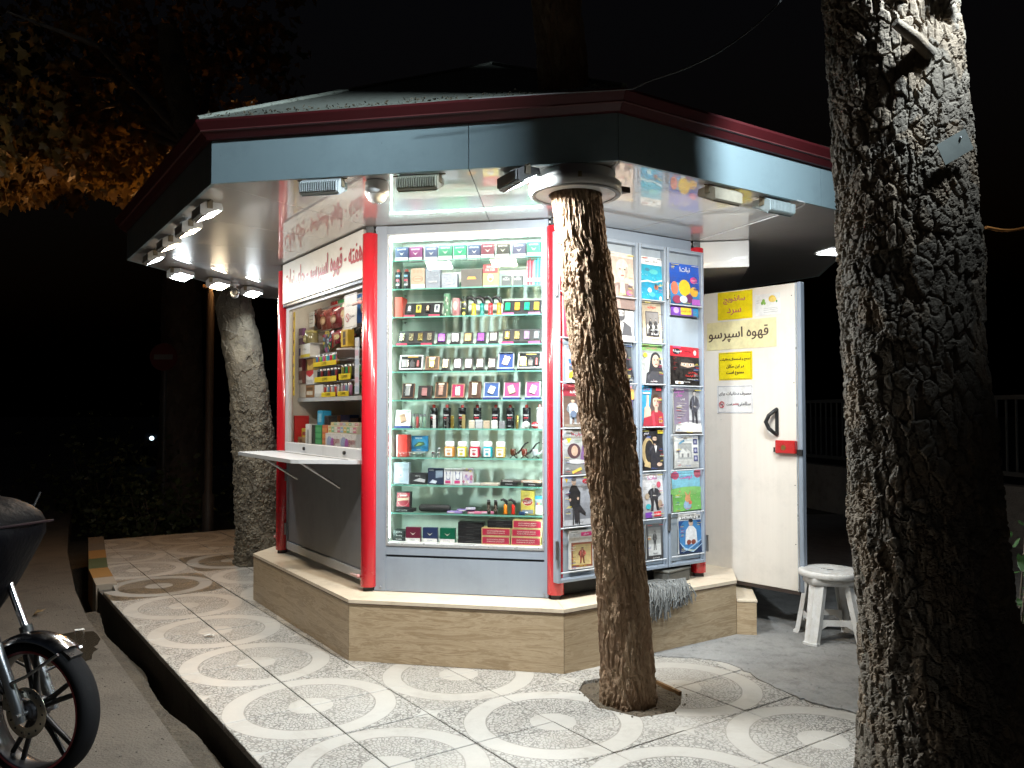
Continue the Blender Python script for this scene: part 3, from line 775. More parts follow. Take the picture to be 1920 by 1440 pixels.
obj('key_plate', MB().lathe([(.018, 0), (.018, .004), (.008, .008), (0, .009)], 14, c=(dw - .12, -.0455, 1.255), axis='y').xf(Matrix.Translation((0, 0, 0))), M((.55, .38, .12), .3, 1), lk)
obj('lock_bracket', MB().box(dw - .21, -.02, 1.222, dw - .1855, -.0005, 1.255).box(dw - .0345, -.02, 1.205, dw + .004, -.007, 1.245), BLACK, lk)
for s, z in ((.03, 2.33), (.05, 1.9), (dw - .07, 2.3), (dw - .06, 1.70), (dw - .06, .6), (dw - .06, 1.0), (.35, 2.35)):
    obj('screw', MB().lathe([(.004, 0), (.003, -.003), (0, -.0035)], 6, c=(s, -.0002, z), axis='y'), BLACK, door)
DOORF = (dh, math.atan2(dv.y, dv.x), dw)

# inside lamp of the kiosk
kp('ceiling_lamp', MB().box(K0.x - .25, K0.y - .1, 2.655, K0.x + .25, K0.y + .1, 2.669), mat_emit('inside_lamp', (1, .92, .78), 10))

# ------------------------------------------------------------------ paving tiles
TS = CS / 2
tm = MB(); g = .0024; b_ = .0025
tm.add([(g, g, -b_), (TS - g, g, -b_), (TS - g, TS - g, -b_), (g, TS - g, -b_), (g + b_, g + b_, 0), (TS - g - b_, g + b_, 0), (TS - g - b_, TS - g - b_, 0), (g + b_, TS - g - b_, 0),
        (g, g, -.031), (TS - g, g, -.031), (TS - g, TS - g, -.031), (g, TS - g, -.031)],
       [(4, 5, 6, 7), (0, 1, 5, 4), (1, 2, 6, 5), (2, 3, 7, 6), (3, 0, 4, 7), (8, 9, 1, 0), (9, 10, 2, 1), (10, 11, 3, 2), (11, 8, 0, 3)])
tile_me = tm.mesh('paving_tile', TILE); tile_wet = tm.mesh('paving_tile_wet', TILEWET)
PIT = [(.361, 4.483), (.40, 4.62), (.481, 4.663), (.65, 4.70), (.815, 4.615), (.909, 4.435), (.87, 4.27), (.815, 4.161), (.63, 4.075), (.438, 4.209)]
def inside(p, poly):
    c = False
    for i in range(len(poly)):
        (x1, y1), (x2, y2) = poly[i - 1], poly[i]
        if (y1 > p[1]) != (y2 > p[1]) and p[0] < (x2 - x1) * (p[1] - y1) / (y2 - y1) + x1: c = not c
    return c
inner = [tuple(p) for p in off(.15)]
cut_tiles = []; edge_tiles = []; rg = random.Random(11)
for i in range(-8, 4):
    for j in range(0, 6):
        c = O0 + G1 * (i * CS) + G2 * (j * CS)
        for q in range(4):
            ang = R(-55) + q * math.pi / 2
            u = Vector((math.cos(ang), math.sin(ang))); v = Vector((-u.y, u.x))
            cor = [c + u * (a * TS) + v * (b * TS) for a, b in ((0, 0), (1, 0), (1, 1), (0, 1))]
            mid = c + (u + v) * (TS / 2)
            rel = mid - O0; a = rel.dot(G1); b = rel.dot(G2)
            if a < -6.6 or a > 2.6 or b > 4.2: continue
            if not any(inside(q_, side_poly) for q_ in cor + [mid]): continue
            slanted = a < -3.6 and b < .55
            if all(inside(x, inner) for x in cor): continue
            if mid.x > 1.6 and mid.y > 5.3: continue
            if mid.y < 2.6 or mid.x > 2.6: continue
            o = link('paving_tile', tile_wet if (i, j) in ((-4, 0), (-5, 1)) else tile_me, sidewalk, (c.x, c.y, rg.uniform(-.003, .0005)), (rg.uniform(-.003, .003), rg.uniform(-.003, .003), ang))
            if slanted: edge_tiles.append(o)
            if any(inside(x, PIT) for x in cor) or any(inside(((cor[0].x + cor[2].x) / 2 * (1 - t) + t * cor[s].x, (cor[0].y + cor[2].y) / 2 * (1 - t) + t * cor[s].y), PIT) for s in range(4) for t in (0, .35, .7)) or any(inside(c + u * (TS * ii / 6) + v * (TS * jj / 6), PIT) for ii in range(7) for jj in range(7)): cut_tiles.append(o)
inside_left = ((Vector(gp(-6.8, .04)) - Vector(gp(-4.6, -.25))).to_3d().cross((Vector(gp(-5.5, 1)) - Vector(gp(-4.6, -.25))).to_3d())).z > 0
def clip(poly, p, q, keep_left):
    """part of a polygon on one side of the line p-q"""
    out = []; sg = 1 if keep_left else -1
    f = lambda v: sg * ((q[0] - p[0]) * (v[1] - p[1]) - (q[1] - p[1]) * (v[0] - p[0]))
    for i in range(len(poly)):
        u, v = poly[i - 1], poly[i]; fu, fv = f(u), f(v)
        if (fu >= 0) != (fv >= 0): t = fu / (fu - fv); out.append((u[0] + (v[0] - u[0]) * t, u[1] + (v[1] - u[1]) * t))
        if fv >= 0: out.append(v)
    return out
for o in cut_tiles:                                     # the tile minus the convex pit, as prisms
    mw = (Matrix.Translation(o.location) @ o.rotation_euler.to_matrix().to_4x4()).inverted()
    P = [(mw @ Vector((x, y, 0)))[:2] for x, y in PIT][::-1]      # counter-clockwise
    rest = [(g, g), (TS - g, g), (TS - g, TS - g), (g, TS - g)]; mb = MB()
    for i in range(len(P)):
        if len(rest) < 3: break
        p, q = P[i - 1], P[i]; piece = clip(rest, p, q, False)
        if len(piece) >= 3 and abs(sum(piece[j - 1][0] * piece[j][1] - piece[j][0] * piece[j - 1][1] for j in range(len(piece)))) > 1e-6: mb.prism(piece, -.031, 0)
        rest = clip(rest, p, q, True)
    if mb.v: o.data = mb.mesh('cut_paving_tile', TILE)
    else: bpy.data.objects.remove(o)

for o in edge_tiles:                                    # tiles trimmed along the bend of the kerb
    mw = (Matrix.Translation(o.location) @ o.rotation_euler.to_matrix().to_4x4()).inverted(); wetm = o.data.materials[0]
    poly = [(g, g), (TS - g, g), (TS - g, TS - g), (g, TS - g)]
    for p, q in ((gp(-3.3, -.435), gp(-3.78, -.434)), (gp(-3.78, -.32), gp(-4.6, -.25)), (gp(-4.6, -.25), gp(-6.8, .04))):
        a, b = [(mw @ Vector((*x, 0)))[:2] for x in (p, q)]; c2 = clip(poly, a, b, inside_left)
        poly = c2 if len(c2) >= 3 else []
        if not poly: break
    if len(poly) >= 3: o.data = MB().prism(poly, -.031, 0).mesh('trimmed_paving_tile', wetm)
    else: bpy.data.objects.remove(o)
# tree pit: soil, edging
pc = Vector((.63, 4.38)); mb = MB(); rings = 7; vs = [(pc.x, pc.y, .0)]; fs = []; n = 40
rg = random.Random(2)
def pit_r(t):
    d = Vector((math.cos(t), math.sin(t)))
    for k in range(1, 120):
        p = pc + d * (k * .005)
        if not inside(p, PIT): return k * .005
    return .3
pr_ = [pit_r(2 * math.pi * k / n) for k in range(n)]
for r_ in range(1, rings + 1):
    for k in range(n):
        t = 2 * math.pi * k / n; q = (pr_[k] - .002) * r_ / rings
        vs.append((pc.x + math.cos(t) * q, pc.y + math.sin(t) * q, -.010 + .012 * (1 - r_ / rings) + rg.uniform(-.005, .005) - (.0 if r_ < rings else .008)))
for k in range(n): fs.append((0, 1 + k, 1 + (k + 1) % n))
for r_ in range(rings - 1):
    for k in range(n): fs.append((1 + r_ * n + k, 1 + (r_ + 1) * n + k, 1 + (r_ + 1) * n + (k + 1) % n, 1 + r_ * n + (k + 1) % n))
pit = tag(obj('tree_pit', mb.add(vs, fs), SOIL), kind='structure')
WOOD = M((.20, .11, .045), .7)
for a, b in ((3, 4), (4, 5)):
    p, q = Vector(PIT[a]), Vector(PIT[b]); d = (q - p).normalized(); nn = Vector((-d.y, d.x))
    if (pc - p).dot(nn) < 0: nn = -nn
    obj('edging_board', MB().prism([p, q, q + nn * .018, p + nn * .018], -.028, .005), WOOD, pit)
peb = MB(); rg = random.Random(9)
for i in range(140):
    t = rg.uniform(0, 6.28); q = rg.uniform(.5, 1.12) * pit_r(t); s = rg.uniform(.002, .006)
    bm = bmesh.new(); bmesh.ops.create_icosphere(bm, subdivisions=1, radius=s)
    for v in bm.verts: v.co = v.co * rg.uniform(.7, 1.2) + Vector((pc.x + math.cos(t) * q, pc.y + math.sin(t) * q, .002 if q > pit_r(t) else -.006))
    peb.bm(bm)
tag(obj('soil_crumbs', peb, SOIL), 'dry soil crumbs spilled round the tree pit', 'soil', kind='stuff')

# cement strip on the right
cpts = [(.83, 5.10), (.95, 5.06), (1.10, 5.035), (1.22, 4.985), (1.302, 4.90), (1.36, 4.76), (1.385, 4.62), (1.44, 4.46), (1.507, 4.337), (1.56, 4.26), (1.66, 4.17), (1.80, 4.04), (2.05, 3.86), (2.5, 3.5)]
cj = []; rg = random.Random(3)
for i in range(len(cpts) - 1):
    for t in (0, .25, .5, .75):
        cj.append((cpts[i][0] * (1 - t) + cpts[i + 1][0] * t + rg.uniform(-.009, .009), cpts[i][1] * (1 - t) + cpts[i + 1][1] * t + rg.uniform(-.009, .009)))
sheet('cement_patch', cj + [(2.5, 3.5), (4.5, 2.2), (9, 5), (9, 12), (1.7, 12), (1.25, 7), (1.2, 5.45)], .006, CEMENT, thick=.012)
# scrap stuff on the ground: crumbs, paper bits, twigs
crumb = MB(); rg = random.Random(21)
for i in range(900):
    x, y = rg.uniform(1.0, 3.0), rg.uniform(3.7, 6.2)
    if not inside((x, y), cj + [(2.5, 3.5), (4.5, 2.2), (9, 5), (9, 12), (1.7, 12), (1.25, 7), (1.2, 5.45)]): continue
    s = rg.uniform(.002, .006) * (1.8 if rg.random() < .05 else 1)
    bm = bmesh.new(); bmesh.ops.create_icosphere(bm, subdivisions=1, radius=s)
    for v in bm.verts: v.co = Vector((v.co.x, v.co.y, v.co.z * .6)) * rg.uniform(.7, 1.25) + Vector((x, y, .007))
    crumb.bm(bm)
tag(obj('cement_grit', crumb, CEMENT), 'loose grey grit scattered on the cement by the stool', 'grit', kind='stuff')
crumb = MB()
for i in range(700):
    a, b = rg.uniform(-5, 1.6), -.66 - rg.random() ** 1.6 * 2.2
    p = gp(a, b); s = rg.uniform(.002, .007)
    bm = bmesh.new(); bmesh.ops.create_icosphere(bm, subdivisions=1, radius=s)
    for v in bm.verts: v.co = Vector((v.co.x, v.co.y, v.co.z * .6)) * rg.uniform(.7, 1.25) + Vector((*p, ROADZ + .001))
    crumb.bm(bm)
tag(obj('road_grit', crumb, ROAD), 'loose grit along the road edge by the gutter', 'grit', kind='stuff')
PAPER = M((.75, .74, .7), .8)
for (a, b, z, lab) in ((-1.62, -.08, .004, 'crumpled white paper scrap on the third paving circle from the kerb end'), (-2.0, .52, .004, 'small torn white paper scrap near the kiosk plinth corner'),
                       (-2.65, -.72, ROADZ + .004, 'small pale litter scrap on the road beside the gutter'), (-.35, -1.0, ROADZ + .004, 'thin white litter sliver on the road near the motorcycle')):
    p = gp(a, b); bm = bmesh.new(); bmesh.ops.create_grid(bm, x_segments=4, y_segments=3, size=.5)
    for v in bm.verts: v.co = Vector((v.co.x * rg.uniform(.05, .075), v.co.y * rg.uniform(.025, .04), rg.uniform(0, .014)))
    tag(obj('paper_scrap', MB().bm(bm), PAPER, None, (*p, z), (0, 0, rg.uniform(0, 3))), lab, 'litter')
for (a, b, lab) in ((-3.3, -.95, 'dry brown leaf on the road near the wet patch'), (-4.6, -1.05, 'curled tan leaf farther up the road')):
    p = gp(a, b); tag(link('fallen_leaf', leaves_mesh('fallen_leaf', [(0, 0, .02)], .11, M((.30, .2, .09), .7), 'plane', 5), None, (*p, ROADZ + .01)), lab, 'leaf')
# wet patch by the gutter
wet = NT('wet_asphalt', (.035, .028, .02), .12)
wet.bump(wet.noise(wet.pos(), 120, 3, .7), .35, .004)
wp = []; rg = random.Random(8)
for k in range(36):
    t = 2 * math.pi * k / 36; q = 1 + .18 * math.sin(3 * t + 1) + rg.uniform(-.06, .06)
    a, b = -2.25 + .42 * q * math.cos(t), -.92 + .30 * q * math.sin(t); wp.append(gp(a, min(b, -.63)))
sheet('wet_patch', wp, ROADZ + .004, wet.m)
# painted kerb stones
kerb = tag(obj('kerb', MB().prism([gp(-3.76, -.44), gp(-4.6, -.385), gp(-6.8, -.095), gp(-6.8, -.09), gp(-4.6, -.38), gp(-3.76, -.435)], -.3, -.012), CHAN), kind='structure')
kc = [(.33, .28, .22), (.30, .155, .04), (.06, .085, .035), (.28, .145, .04), (.12, .1, .08), (.14, .11, .08)]
ka = [-3.77, -4.12, -4.62, -5.2, -5.75, -6.25, -6.78]
for i in range(6):
    f = lambda a: (-.44 + (a + 3.76) / (-.84) * .055) if a > -4.6 else (-.385 + (a + 4.6) / (-2.2) * .29)
    a0, a1 = ka[i] - .004, ka[i + 1] + .004
    mb = MB().prism([gp(a0, f(a0) - .015), gp(a1, f(a1) - .015), gp(a1, f(a1) + .15), gp(a0, f(a0) + .15)], -.28, .016)
    k = mat_panel('kerb_paint_%d' % i, kc[i], .8, .3); obj('kerb_stone', mb, k, kerb)

# ------------------------------------------------------------------ trees
BARKC = mat_bark('furrowed_brown_bark', (.27, .17, .10), (.19, .115, .066), (.34, .24, .15))
BARKR = mat_bark('flaking_plane_bark', (.18, .152, .118), (.105, .088, .068), (.25, .18, .115), .8)
BARKL = mat_bark('pale_plane_bark', (.135, .118, .09), (.08, .07, .053), (.19, .165, .12), .7)
BARKD = mat_bark('dark_far_bark', (.13, .10, .075), (.08, .065, .05), (.17, .13, .1), .6)
LEAFW = mat_leaf('autumn_plane_leaf', (.26, .15, .038), (.13, .08, .02), .4); LEAFD = mat_leaf('dark_leaf', (.06, .07, .025), (.045, .06, .02)); LEAFG = mat_leaf('green_sapling_leaf', (.06, .15, .04), (.04, .11, .03))
def rel(path, o): return [(x - o[0], y - o[1], z, r) for x, y, z, r in path]
def tree(label, path, nu, nv, style, bark, seed):
    o = (path[0][0], path[0][1], 0); t = thing('tree', label, 'tree', o)
    link('trunk', trunk_mesh('trunk', rel(path, o), nu, nv, style, bark, seed), t); return t, Vector(o)
def crown(t, o, c, size, n, leaf, mat, seed, droop=0, limb_from=None, bark=None, nl=7):
    rg = np.random.default_rng(seed); c = np.array(c); pts = []; cl = []
    for i in range(max(4, n // 90)): cl.append(c + rg.uniform(-1, 1, 3) * size)
    for i in range(n):
        k = cl[rg.integers(len(cl))]; pts.append(k + rg.normal(0, .22, 3) * np.minimum(size, 1.0) * 1.2 - np.array(o))
    link('crown', leaves_mesh('crown', pts, leaf, mat, 'plane', seed, droop), t)
    if limb_from is not None:
        mb = MB()
        for i in range(nl):
            e = cl[i % len(cl)]; s = np.array(limb_from); m = (s + e) / 2 + rg.uniform(-.3, .3, 3)
            mb.tube([s - np.array(o), m - np.array(o), e - np.array(o)], [.07, .04, .015], 7)
        obj('limb', mb, bark, t)
# the tree growing up through the eave
cp = [(.612, 4.33, -.05, .150), (.608, 4.32, .06, .138), (.585, 4.29, .4, .129), (.548, 4.24, .85, .131), (.505, 4.19, 1.3, .136), (.42, 4.13, 1.9, .134), (.325, 4.075, 2.55, .121), (.28, 4.04, 2.9, .122), (.15, 3.95, 4.2, .11), (.05, 3.9, 5.6, .08)]
t, o = tree('brown furrowed tree trunk growing up through the kiosk eave', cp, 170, 900, 'furrow', BARKC, 3)
crown(t, o, (.0, 4.4, 6.6), (1.4, 1.2, .6), 1500, .13, LEAFD, 31, 0, (.05, 3.9, 5.5), BARKD)
# big plane tree at the right
rp = [(1.60, 2.90, -.06, .335), (1.56, 2.90, .12, .295), (1.522, 2.90, .45, .268), (1.47, 2.90, 1.0, .252), (1.432, 2.90, 1.6, .240), (1.405, 2.90, 2.2, .232), (1.372, 2.90, 2.7, .225), (1.345, 2.90, 3.2, .222), (1.2, 3.0, 5.0, .19)]
t, o = tree('thick plane tree trunk with flaking bark and metal tags, nearest the camera', rp, 300, 1150, 'plates', BARKR, 12)
crown(t, o, (1.1, 3.2, 6.2), (1.5, 1.3, .6), 1500, .14, LEAFD, 33, 0, (1.2, 3.0, 4.9), BARKD)
obj('branch_stub', MB().tube([(-.20, -.20, 2.695), (-.27, -.24, 2.735), (-.345, -.26, 2.775)], [.024, .02, .016], 9), BARKR, t)
def tree_tag(name, label, w, h, loc, rot, color, txt):
    g_ = thing(name, label, 'tag', loc); g_.rotation_euler = rot
    obj('plate', MB().box(-w / 2, -.0012, -h / 2, w / 2, .0012, h / 2), M(color, .4, .3), g_); 
    if txt: Print(w, h, None, -h / 2, y=-.0018).t(txt, .35, .75, .3, (.05, .05, .06)).build('stamp', g_)
    obj('nail', MB().lathe([(.004, 0), (.004, -.004), (0, -.006)], 8, c=(w * .25, -.0012, h * .25), axis='y'), STEEL, g_)
tree_tag('tree_tag', 'small grey metal tag hanging tilted on the thick plane tree', .118, .072, (1.447, 2.645, 2.365), (R(6), R(-30), R(8)), (.36, .40, .38), None)
tree_tag('tree_tag', 'bright white number card nailed high on the thick plane tree', .105, .075, (1.478, 2.650, 2.945), (R(0), R(-6), R(14)), (.8, .8, .8), '12')
# leaning pale plane tree behind the kiosk's left side
lp = [(-2.50, 8.25, -.05, .26), (-2.52, 8.25, .25, .225), (-2.56, 8.25, .8, .205), (-2.62, 8.25, 1.5, .185), (-2.73, 8.25, 2.2, .175), (-2.84, 8.25, 2.8, .17), (-3.05, 8.3, 3.6, .155), (-3.4, 8.4, 4.6, .13), (-3.6, 8.4, 5.5, .1)]
t, o = tree('leaning pale plane tree behind the serving window side', lp, 150, 560, 'smooth', BARKL, 21)
rg = np.random.default_rng(44); pts = []
for i in range(6000):       # hanging foliage at upper left
    x = rg.uniform(-7.4, -2.9); y = rg.uniform(8.6, 11.8)
    zb = 1.5 + y * (.276 + .012 * math.sin(x * 2.3 + 1) + .010 * math.sin(x * 5.1 + y)) + .12 * math.sin(y * 3)
    z = zb + (rg.exponential(.30) if rg.random() < .6 else rg.uniform(0, 3.2))
    pts.append(np.array((x, y, z)) - np.array(o))
link('crown', leaves_mesh('crown', pts, .15, LEAFW, 'plane', 9, 1.0), t)
mb = MB(); rr = random.Random(3)
for i in range(9):
    e = Vector((rr.uniform(-6.5, -3), rr.uniform(8.6, 11.2), rr.uniform(4.6, 6.0))); s = Vector((-3.25, 8.35, 4.2)); m = (s + e) / 2 + Vector((0, 0, .35))
    mb.tube([s - o, m - o, e - o], [.06, .035, .012], 6)
obj('limb', mb, BARKD, t)
# far dark tree by the road
t, o = tree('dim dark tree trunk far behind, beside the no entry sign', [(-5.75, 14.2, -.3, .42), (-5.72, 14.2, 1, .37), (-5.75, 14.2, 3, .34), (-5.9, 14.3, 6, .28)], 60, 160, 'plates', BARKD, 40)
crown(t, o, (-6, 14.2, 6.8), (2.4, 1.5, .9), 1500, .2, LEAFD, 35, 0, (-5.9, 14.3, 5.8), BARKD)

# metal collar where the trunk meets the eave
cl = thing('trunk_collar', 'round white metal collar where the trunk enters the eave', 'collar', (.318, 4.07, 2.585))
pts = [(.135, .0), (.222, .0), (.230, .006), (.230, .048), (.222, .054), (.20, .056), (.20, .104), (.135, .104)]
mb = MB(); mb.lathe(pts + [pts[0]], 44); obj('ring', mb, WHITE, cl)
tab = MB(); tab.prism([(.225, -.03), (.275, -.005), (.228, .03)], .012, .04); obj('torn_lip', tab, M((.08, .05, .04), .6), cl)
obj('clasp', MB().box(-.005, -.238, .03, .012, -.2305, .055).box(-.003, -.243, .035, .010, -.2385, .05), M((.35, .28, .15), .4, .8), cl)
obj('rim_edge', MB().lathe([(.2, -.003), (.226, -.003), (.226, -.0005), (.2, -.0005), (.2, -.003)], 44), M((.22, .22, .22), .5), cl)

# ------------------------------------------------------------------ floodlights under the eaves
COOL = (.86, .95, 1.0); NEUT = (1.0, .97, .92); WARM = (1.0, .80, .52)
_fm = {}
def flood(label, k, x, y, color, power, body=(.62, .62, .60), fins=True, tilt=0):
    t = thing('floodlight', label, 'floodlight', (x, y, 2.69), ANG[k] + R(tilt), 'floodlights under the eaves')
    hm = M(body, .4)
    sec = [(-.054, -.088), (.058, -.036), (.050, -.008), (-.035, -.006), (-.066, -.028), (-.066, -.080)]
    obj('housing', MB().prism([(a, b) for a, b in sec], -.105, .105, axis='x'), hm, t)
    if fins:
        fm = MB()
        for i in range(17):
            xx = -.096 + i * .012; fm.box(xx - .0022, -.079, -.076, xx + .0022, -.0605, -.026)
        obj('cooling_fins', fm, hm, t)
    obj('bracket', MB().tube([(-.135, -.02, -.004), (.135, -.02, -.004)], .004, 6).box(-.112, -.03, -.045, -.1065, .0, -.0005).box(.1065, -.03, -.045, .112, .0, -.0005), M((.2, .16, .1), .5), t)
    d = Vector((0, .112, .052)); nrm = Vector((0, .052, -.112)).normalized()
    a = Vector((0, -.054, -.088)) + d * .08 + nrm * .004; b = Vector((0, -.054, -.088)) + d * .94 + nrm * .004
    key = (color, power)
    if key not in _fm: _fm[key] = mat_emit('flood_led', color, power)
    ln = MB().add([(-.095, a.y, a.z), (.095, a.y, a.z), (.095, b.y, b.z), (-.095, b.y, b.z)], [(0, 3, 2, 1)])
    obj('lens', ln, _fm[key], t)
    bz = MB(); q = [(-.105, a - d * .08 * .6), (.105, a - d * .05)]
    rimt = MB().tube([(-.1, a.y, a.z), (.1, a.y, a.z), (.1, b.y, b.z), (-.1, b.y, b.z), (-.1, a.y, a.z)], .005, 6, caps=False); obj('bezel', rimt, hm, t)
    return t
P0 = 300
flood('pale finned floodlight left of the dome camera on the front eave', 1, -.965, 4.165, NEUT, P0, (.50, .55, .56))
flood('olive finned floodlight between dome camera and eave seam', 1, -.460, 4.085, WARM, P0 * .9, (.36, .37, .30))
flood('black finned floodlight beside the trunk collar', 1, .04, 4.0, COOL, P0 * 6.0, (.05, .05, .05), True, -52)
flood('beige floodlight on the right eave, nearer the trunk collar', 2, 1.105, 4.325, WARM, P0 * .9, (.40, .36, .28), False)
flood('pale blue floodlight on the right eave, nearer the thick tree', 2, 1.465, 4.567, COOL, P0 * 1.2, (.45, .52, .52))
for (x, y), c, p, lab in (((-1.747, 4.665), NEUT, 1.1, 'first white floodlight of the left eave row, nearest the camera'), ((-2.028, 5.107), WARM, .9, 'second floodlight of the left eave row, warm lens'),
                          ((-2.344, 5.568), WARM, .7, 'third floodlight of the left eave row'), ((-2.66, 6.057), COOL, .75, 'fourth floodlight of the left eave row, farthest from the camera')):
    flood(lab, 0, x, y, c, P0 * p * .42, (.62, .62, .60), False)
for (x, y), c, p, lab in (((-2.76, 6.80), COOL, 1.0, 'glaring white floodlight on the far left eave, leftmost'), ((-2.625, 7.30), WARM, .9, 'glaring warm floodlight on the far left eave, middle'), ((-2.48, 7.79), COOL, 1.0, 'glaring white floodlight on the far left eave, closest to the red column')):
    flood(lab, 7, x, y, c, P0 * p * .8, (.62, .62, .60), False)
# recessed panel lamp in the right soffit
rl = thing('recessed_lamp', 'square recessed ceiling lamp in the soffit beside the thick tree', 'lamp', (2.40, 6.06, 2.69), R(15))
obj('diffuser', MB().box(-.09, -.09, -.006, .09, .09, -.002), mat_emit('recessed_led', (.88, .95, 1), 14), rl)
obj('trim', MB().box(-.1, -.1, -.007, -.0905, .1, .001).box(.0905, -.1, -.007, .1, .1, .001).box(-.09, -.1, -.007, .09, -.0905, .001).box(-.09, .0905, -.007, .09, .1, .001), WHITE, rl)
# dome camera and bullet camera
dc = thing('dome_camera', 'white dome security camera on the front eave between two floodlights', 'camera', (-.70, 4.20, 2.69), ANG[1])
obj('base', MB().lathe([(.055, 0), (.06, -.006), (.062, -.05), (.058, -.06)], 24), WHITE, dc)
obj('dome', MB().lathe([(.056, -.058), (.054, -.075), (.044, -.095), (.026, -.108), (0, -.112)], 24), M((.55, .56, .55), .08, coat=1), dc)
obj('shroud', MB().lathe([(.0605, -.045), (.061, -.068), (.057, -.0685), (.0565, -.045)], 24), WHITE, dc)
bc = thing('bullet_camera', 'white bullet security camera hanging between the far left floodlights', 'camera', (-2.58, 7.58, 2.69), R(-70))
obj('mount', MB().lathe([(.04, 0), (.04, -.015), (.014, -.02), (.014, -.06)], 16), WHITE, bc)
obj('body', MB().lathe([(0, -.09), (.038, -.09), (.04, -.085), (.04, .07), (.034, .078)], 20, c=(0, 0, -.085), axis='x').xf(Matrix.Identity(4)), WHITE, bc)
obj('lens', MB().lathe([(.034, .079), (.030, .083), (.012, .084), (.012, .078), (0, .078)], 20, c=(0, 0, -.085), axis='x'), BLACK, bc)
# wires
def wire(label, pts, r=.004, c=(.02, .02, .02)):
    P = [Vector(p) for p in pts]; out = []
    for i in range(len(P) - 1):
        p0, p1, p2, p3 = P[max(i - 1, 0)], P[i], P[i + 1], P[min(i + 2, len(P) - 1)]
        for s in range(8):
            t = s / 8; out.append(.5 * ((2 * p1) + (p2 - p0) * t + (2 * p0 - 5 * p1 + 4 * p2 - p3) * t * t + (3 * p1 - p0 - 3 * p2 + p3) * t ** 3))
    out.append(P[-1])
    return tag(obj('wire', MB().tube([tuple(p) for p in out], r, 6), M(c, .5)), label, 'wire')
wire('dark cable rising from the kiosk roof corner into the tree', [(.55, 3.72, 2.985), (.64, 3.70, 3.02), (.80, 3.68, 3.07), (.98, 3.66, 3.16), (1.18, 3.64, 3.32), (1.42, 3.62, 3.6)], .0045, (.07, .07, .07))
wire('thin pale cable lying along the red gutter to the roof corner', [(-.2, 3.80, 2.97), (.2, 3.745, 2.975), (.55, 3.72, 2.985)], .0025, (.25, .25, .25))
wire('orange cable sagging to the right of the thick tree', [(1.75, 3.0, 2.18), (2.0, 3.2, 2.22), (2.4, 3.4, 2.36), (3.0, 3.6, 2.6)], .006, (.5, .2, .05))
wire('white cable bent along the right soffit by the pale floodlight', [(1.30, 5.6, 2.687), (1.66, 4.75, 2.686), (1.60, 4.55, 2.686)], .004, (.7, .7, .7))

# ------------------------------------------------------------------ magazine racks on wall 2
RK = 2
ORD = ['first', 'second', 'third', 'fourth', 'fifth', 'sixth', 'seventh', 'eighth', 'ninth', 'tenth', 'eleventh']
def rack(label, s0, s1, cols, rods):
    t = thing('magazine_rack', label, 'rack', at(RK, s0, -.035, 0), ANG[RK], 'magazine racks'); w = s1 - s0
    obj('back_sheet', MB().box(.015, -.012, .50, w - .015, -.009, 2.58), mat_panel('rack_sheet', (.33, .37, .41), .4), t)
    for x0, x1 in [(0, .022), (w - .022, w)]: obj('upright', MB().box(x0, -.05, .475, x1, 0, 2.60, b=.003), GREY, t)
    for c in cols: obj('upright', MB().box(c - .012, -.046, .498, c + .012, -.013, 2.576, b=.002), GREY, t)
    for z0, z1 in ((.475, .497), (2.577, 2.60)): obj('rail', MB().box(.0225, -.05, z0, w - .0225, 0, z1, b=.003), GREY, t)
    for z in rods: obj('rod', MB().cyl((.022, -.052, z), (w - .022, -.052, z), .0045, n=8), GREYL, t)
    return t
ZR = [2.232, 1.95, 1.680, 1.40, 1.113, .80, .535]
r1 = rack('wide two column magazine rack behind the leaning trunk', -.045, .615, [.355], ZR)
r2 = rack('narrow middle magazine rack panel', .620, .868, [], ZR)
r3 = rack('right magazine rack panel beside the open door', .873, 1.222, [], [2.22, 1.673, 1.345, 1.11, .825, .54])
for r, x, zs in ((r1, -.012, (.62, 2.2)), (r3, -.004, (.72, 2.25)), (r3, .352, (.55,))):
    for z in zs: obj('hinge', MB().cyl((x, -.058, z), (x, -.058, z + .11), .011, n=10), STEEL, r)

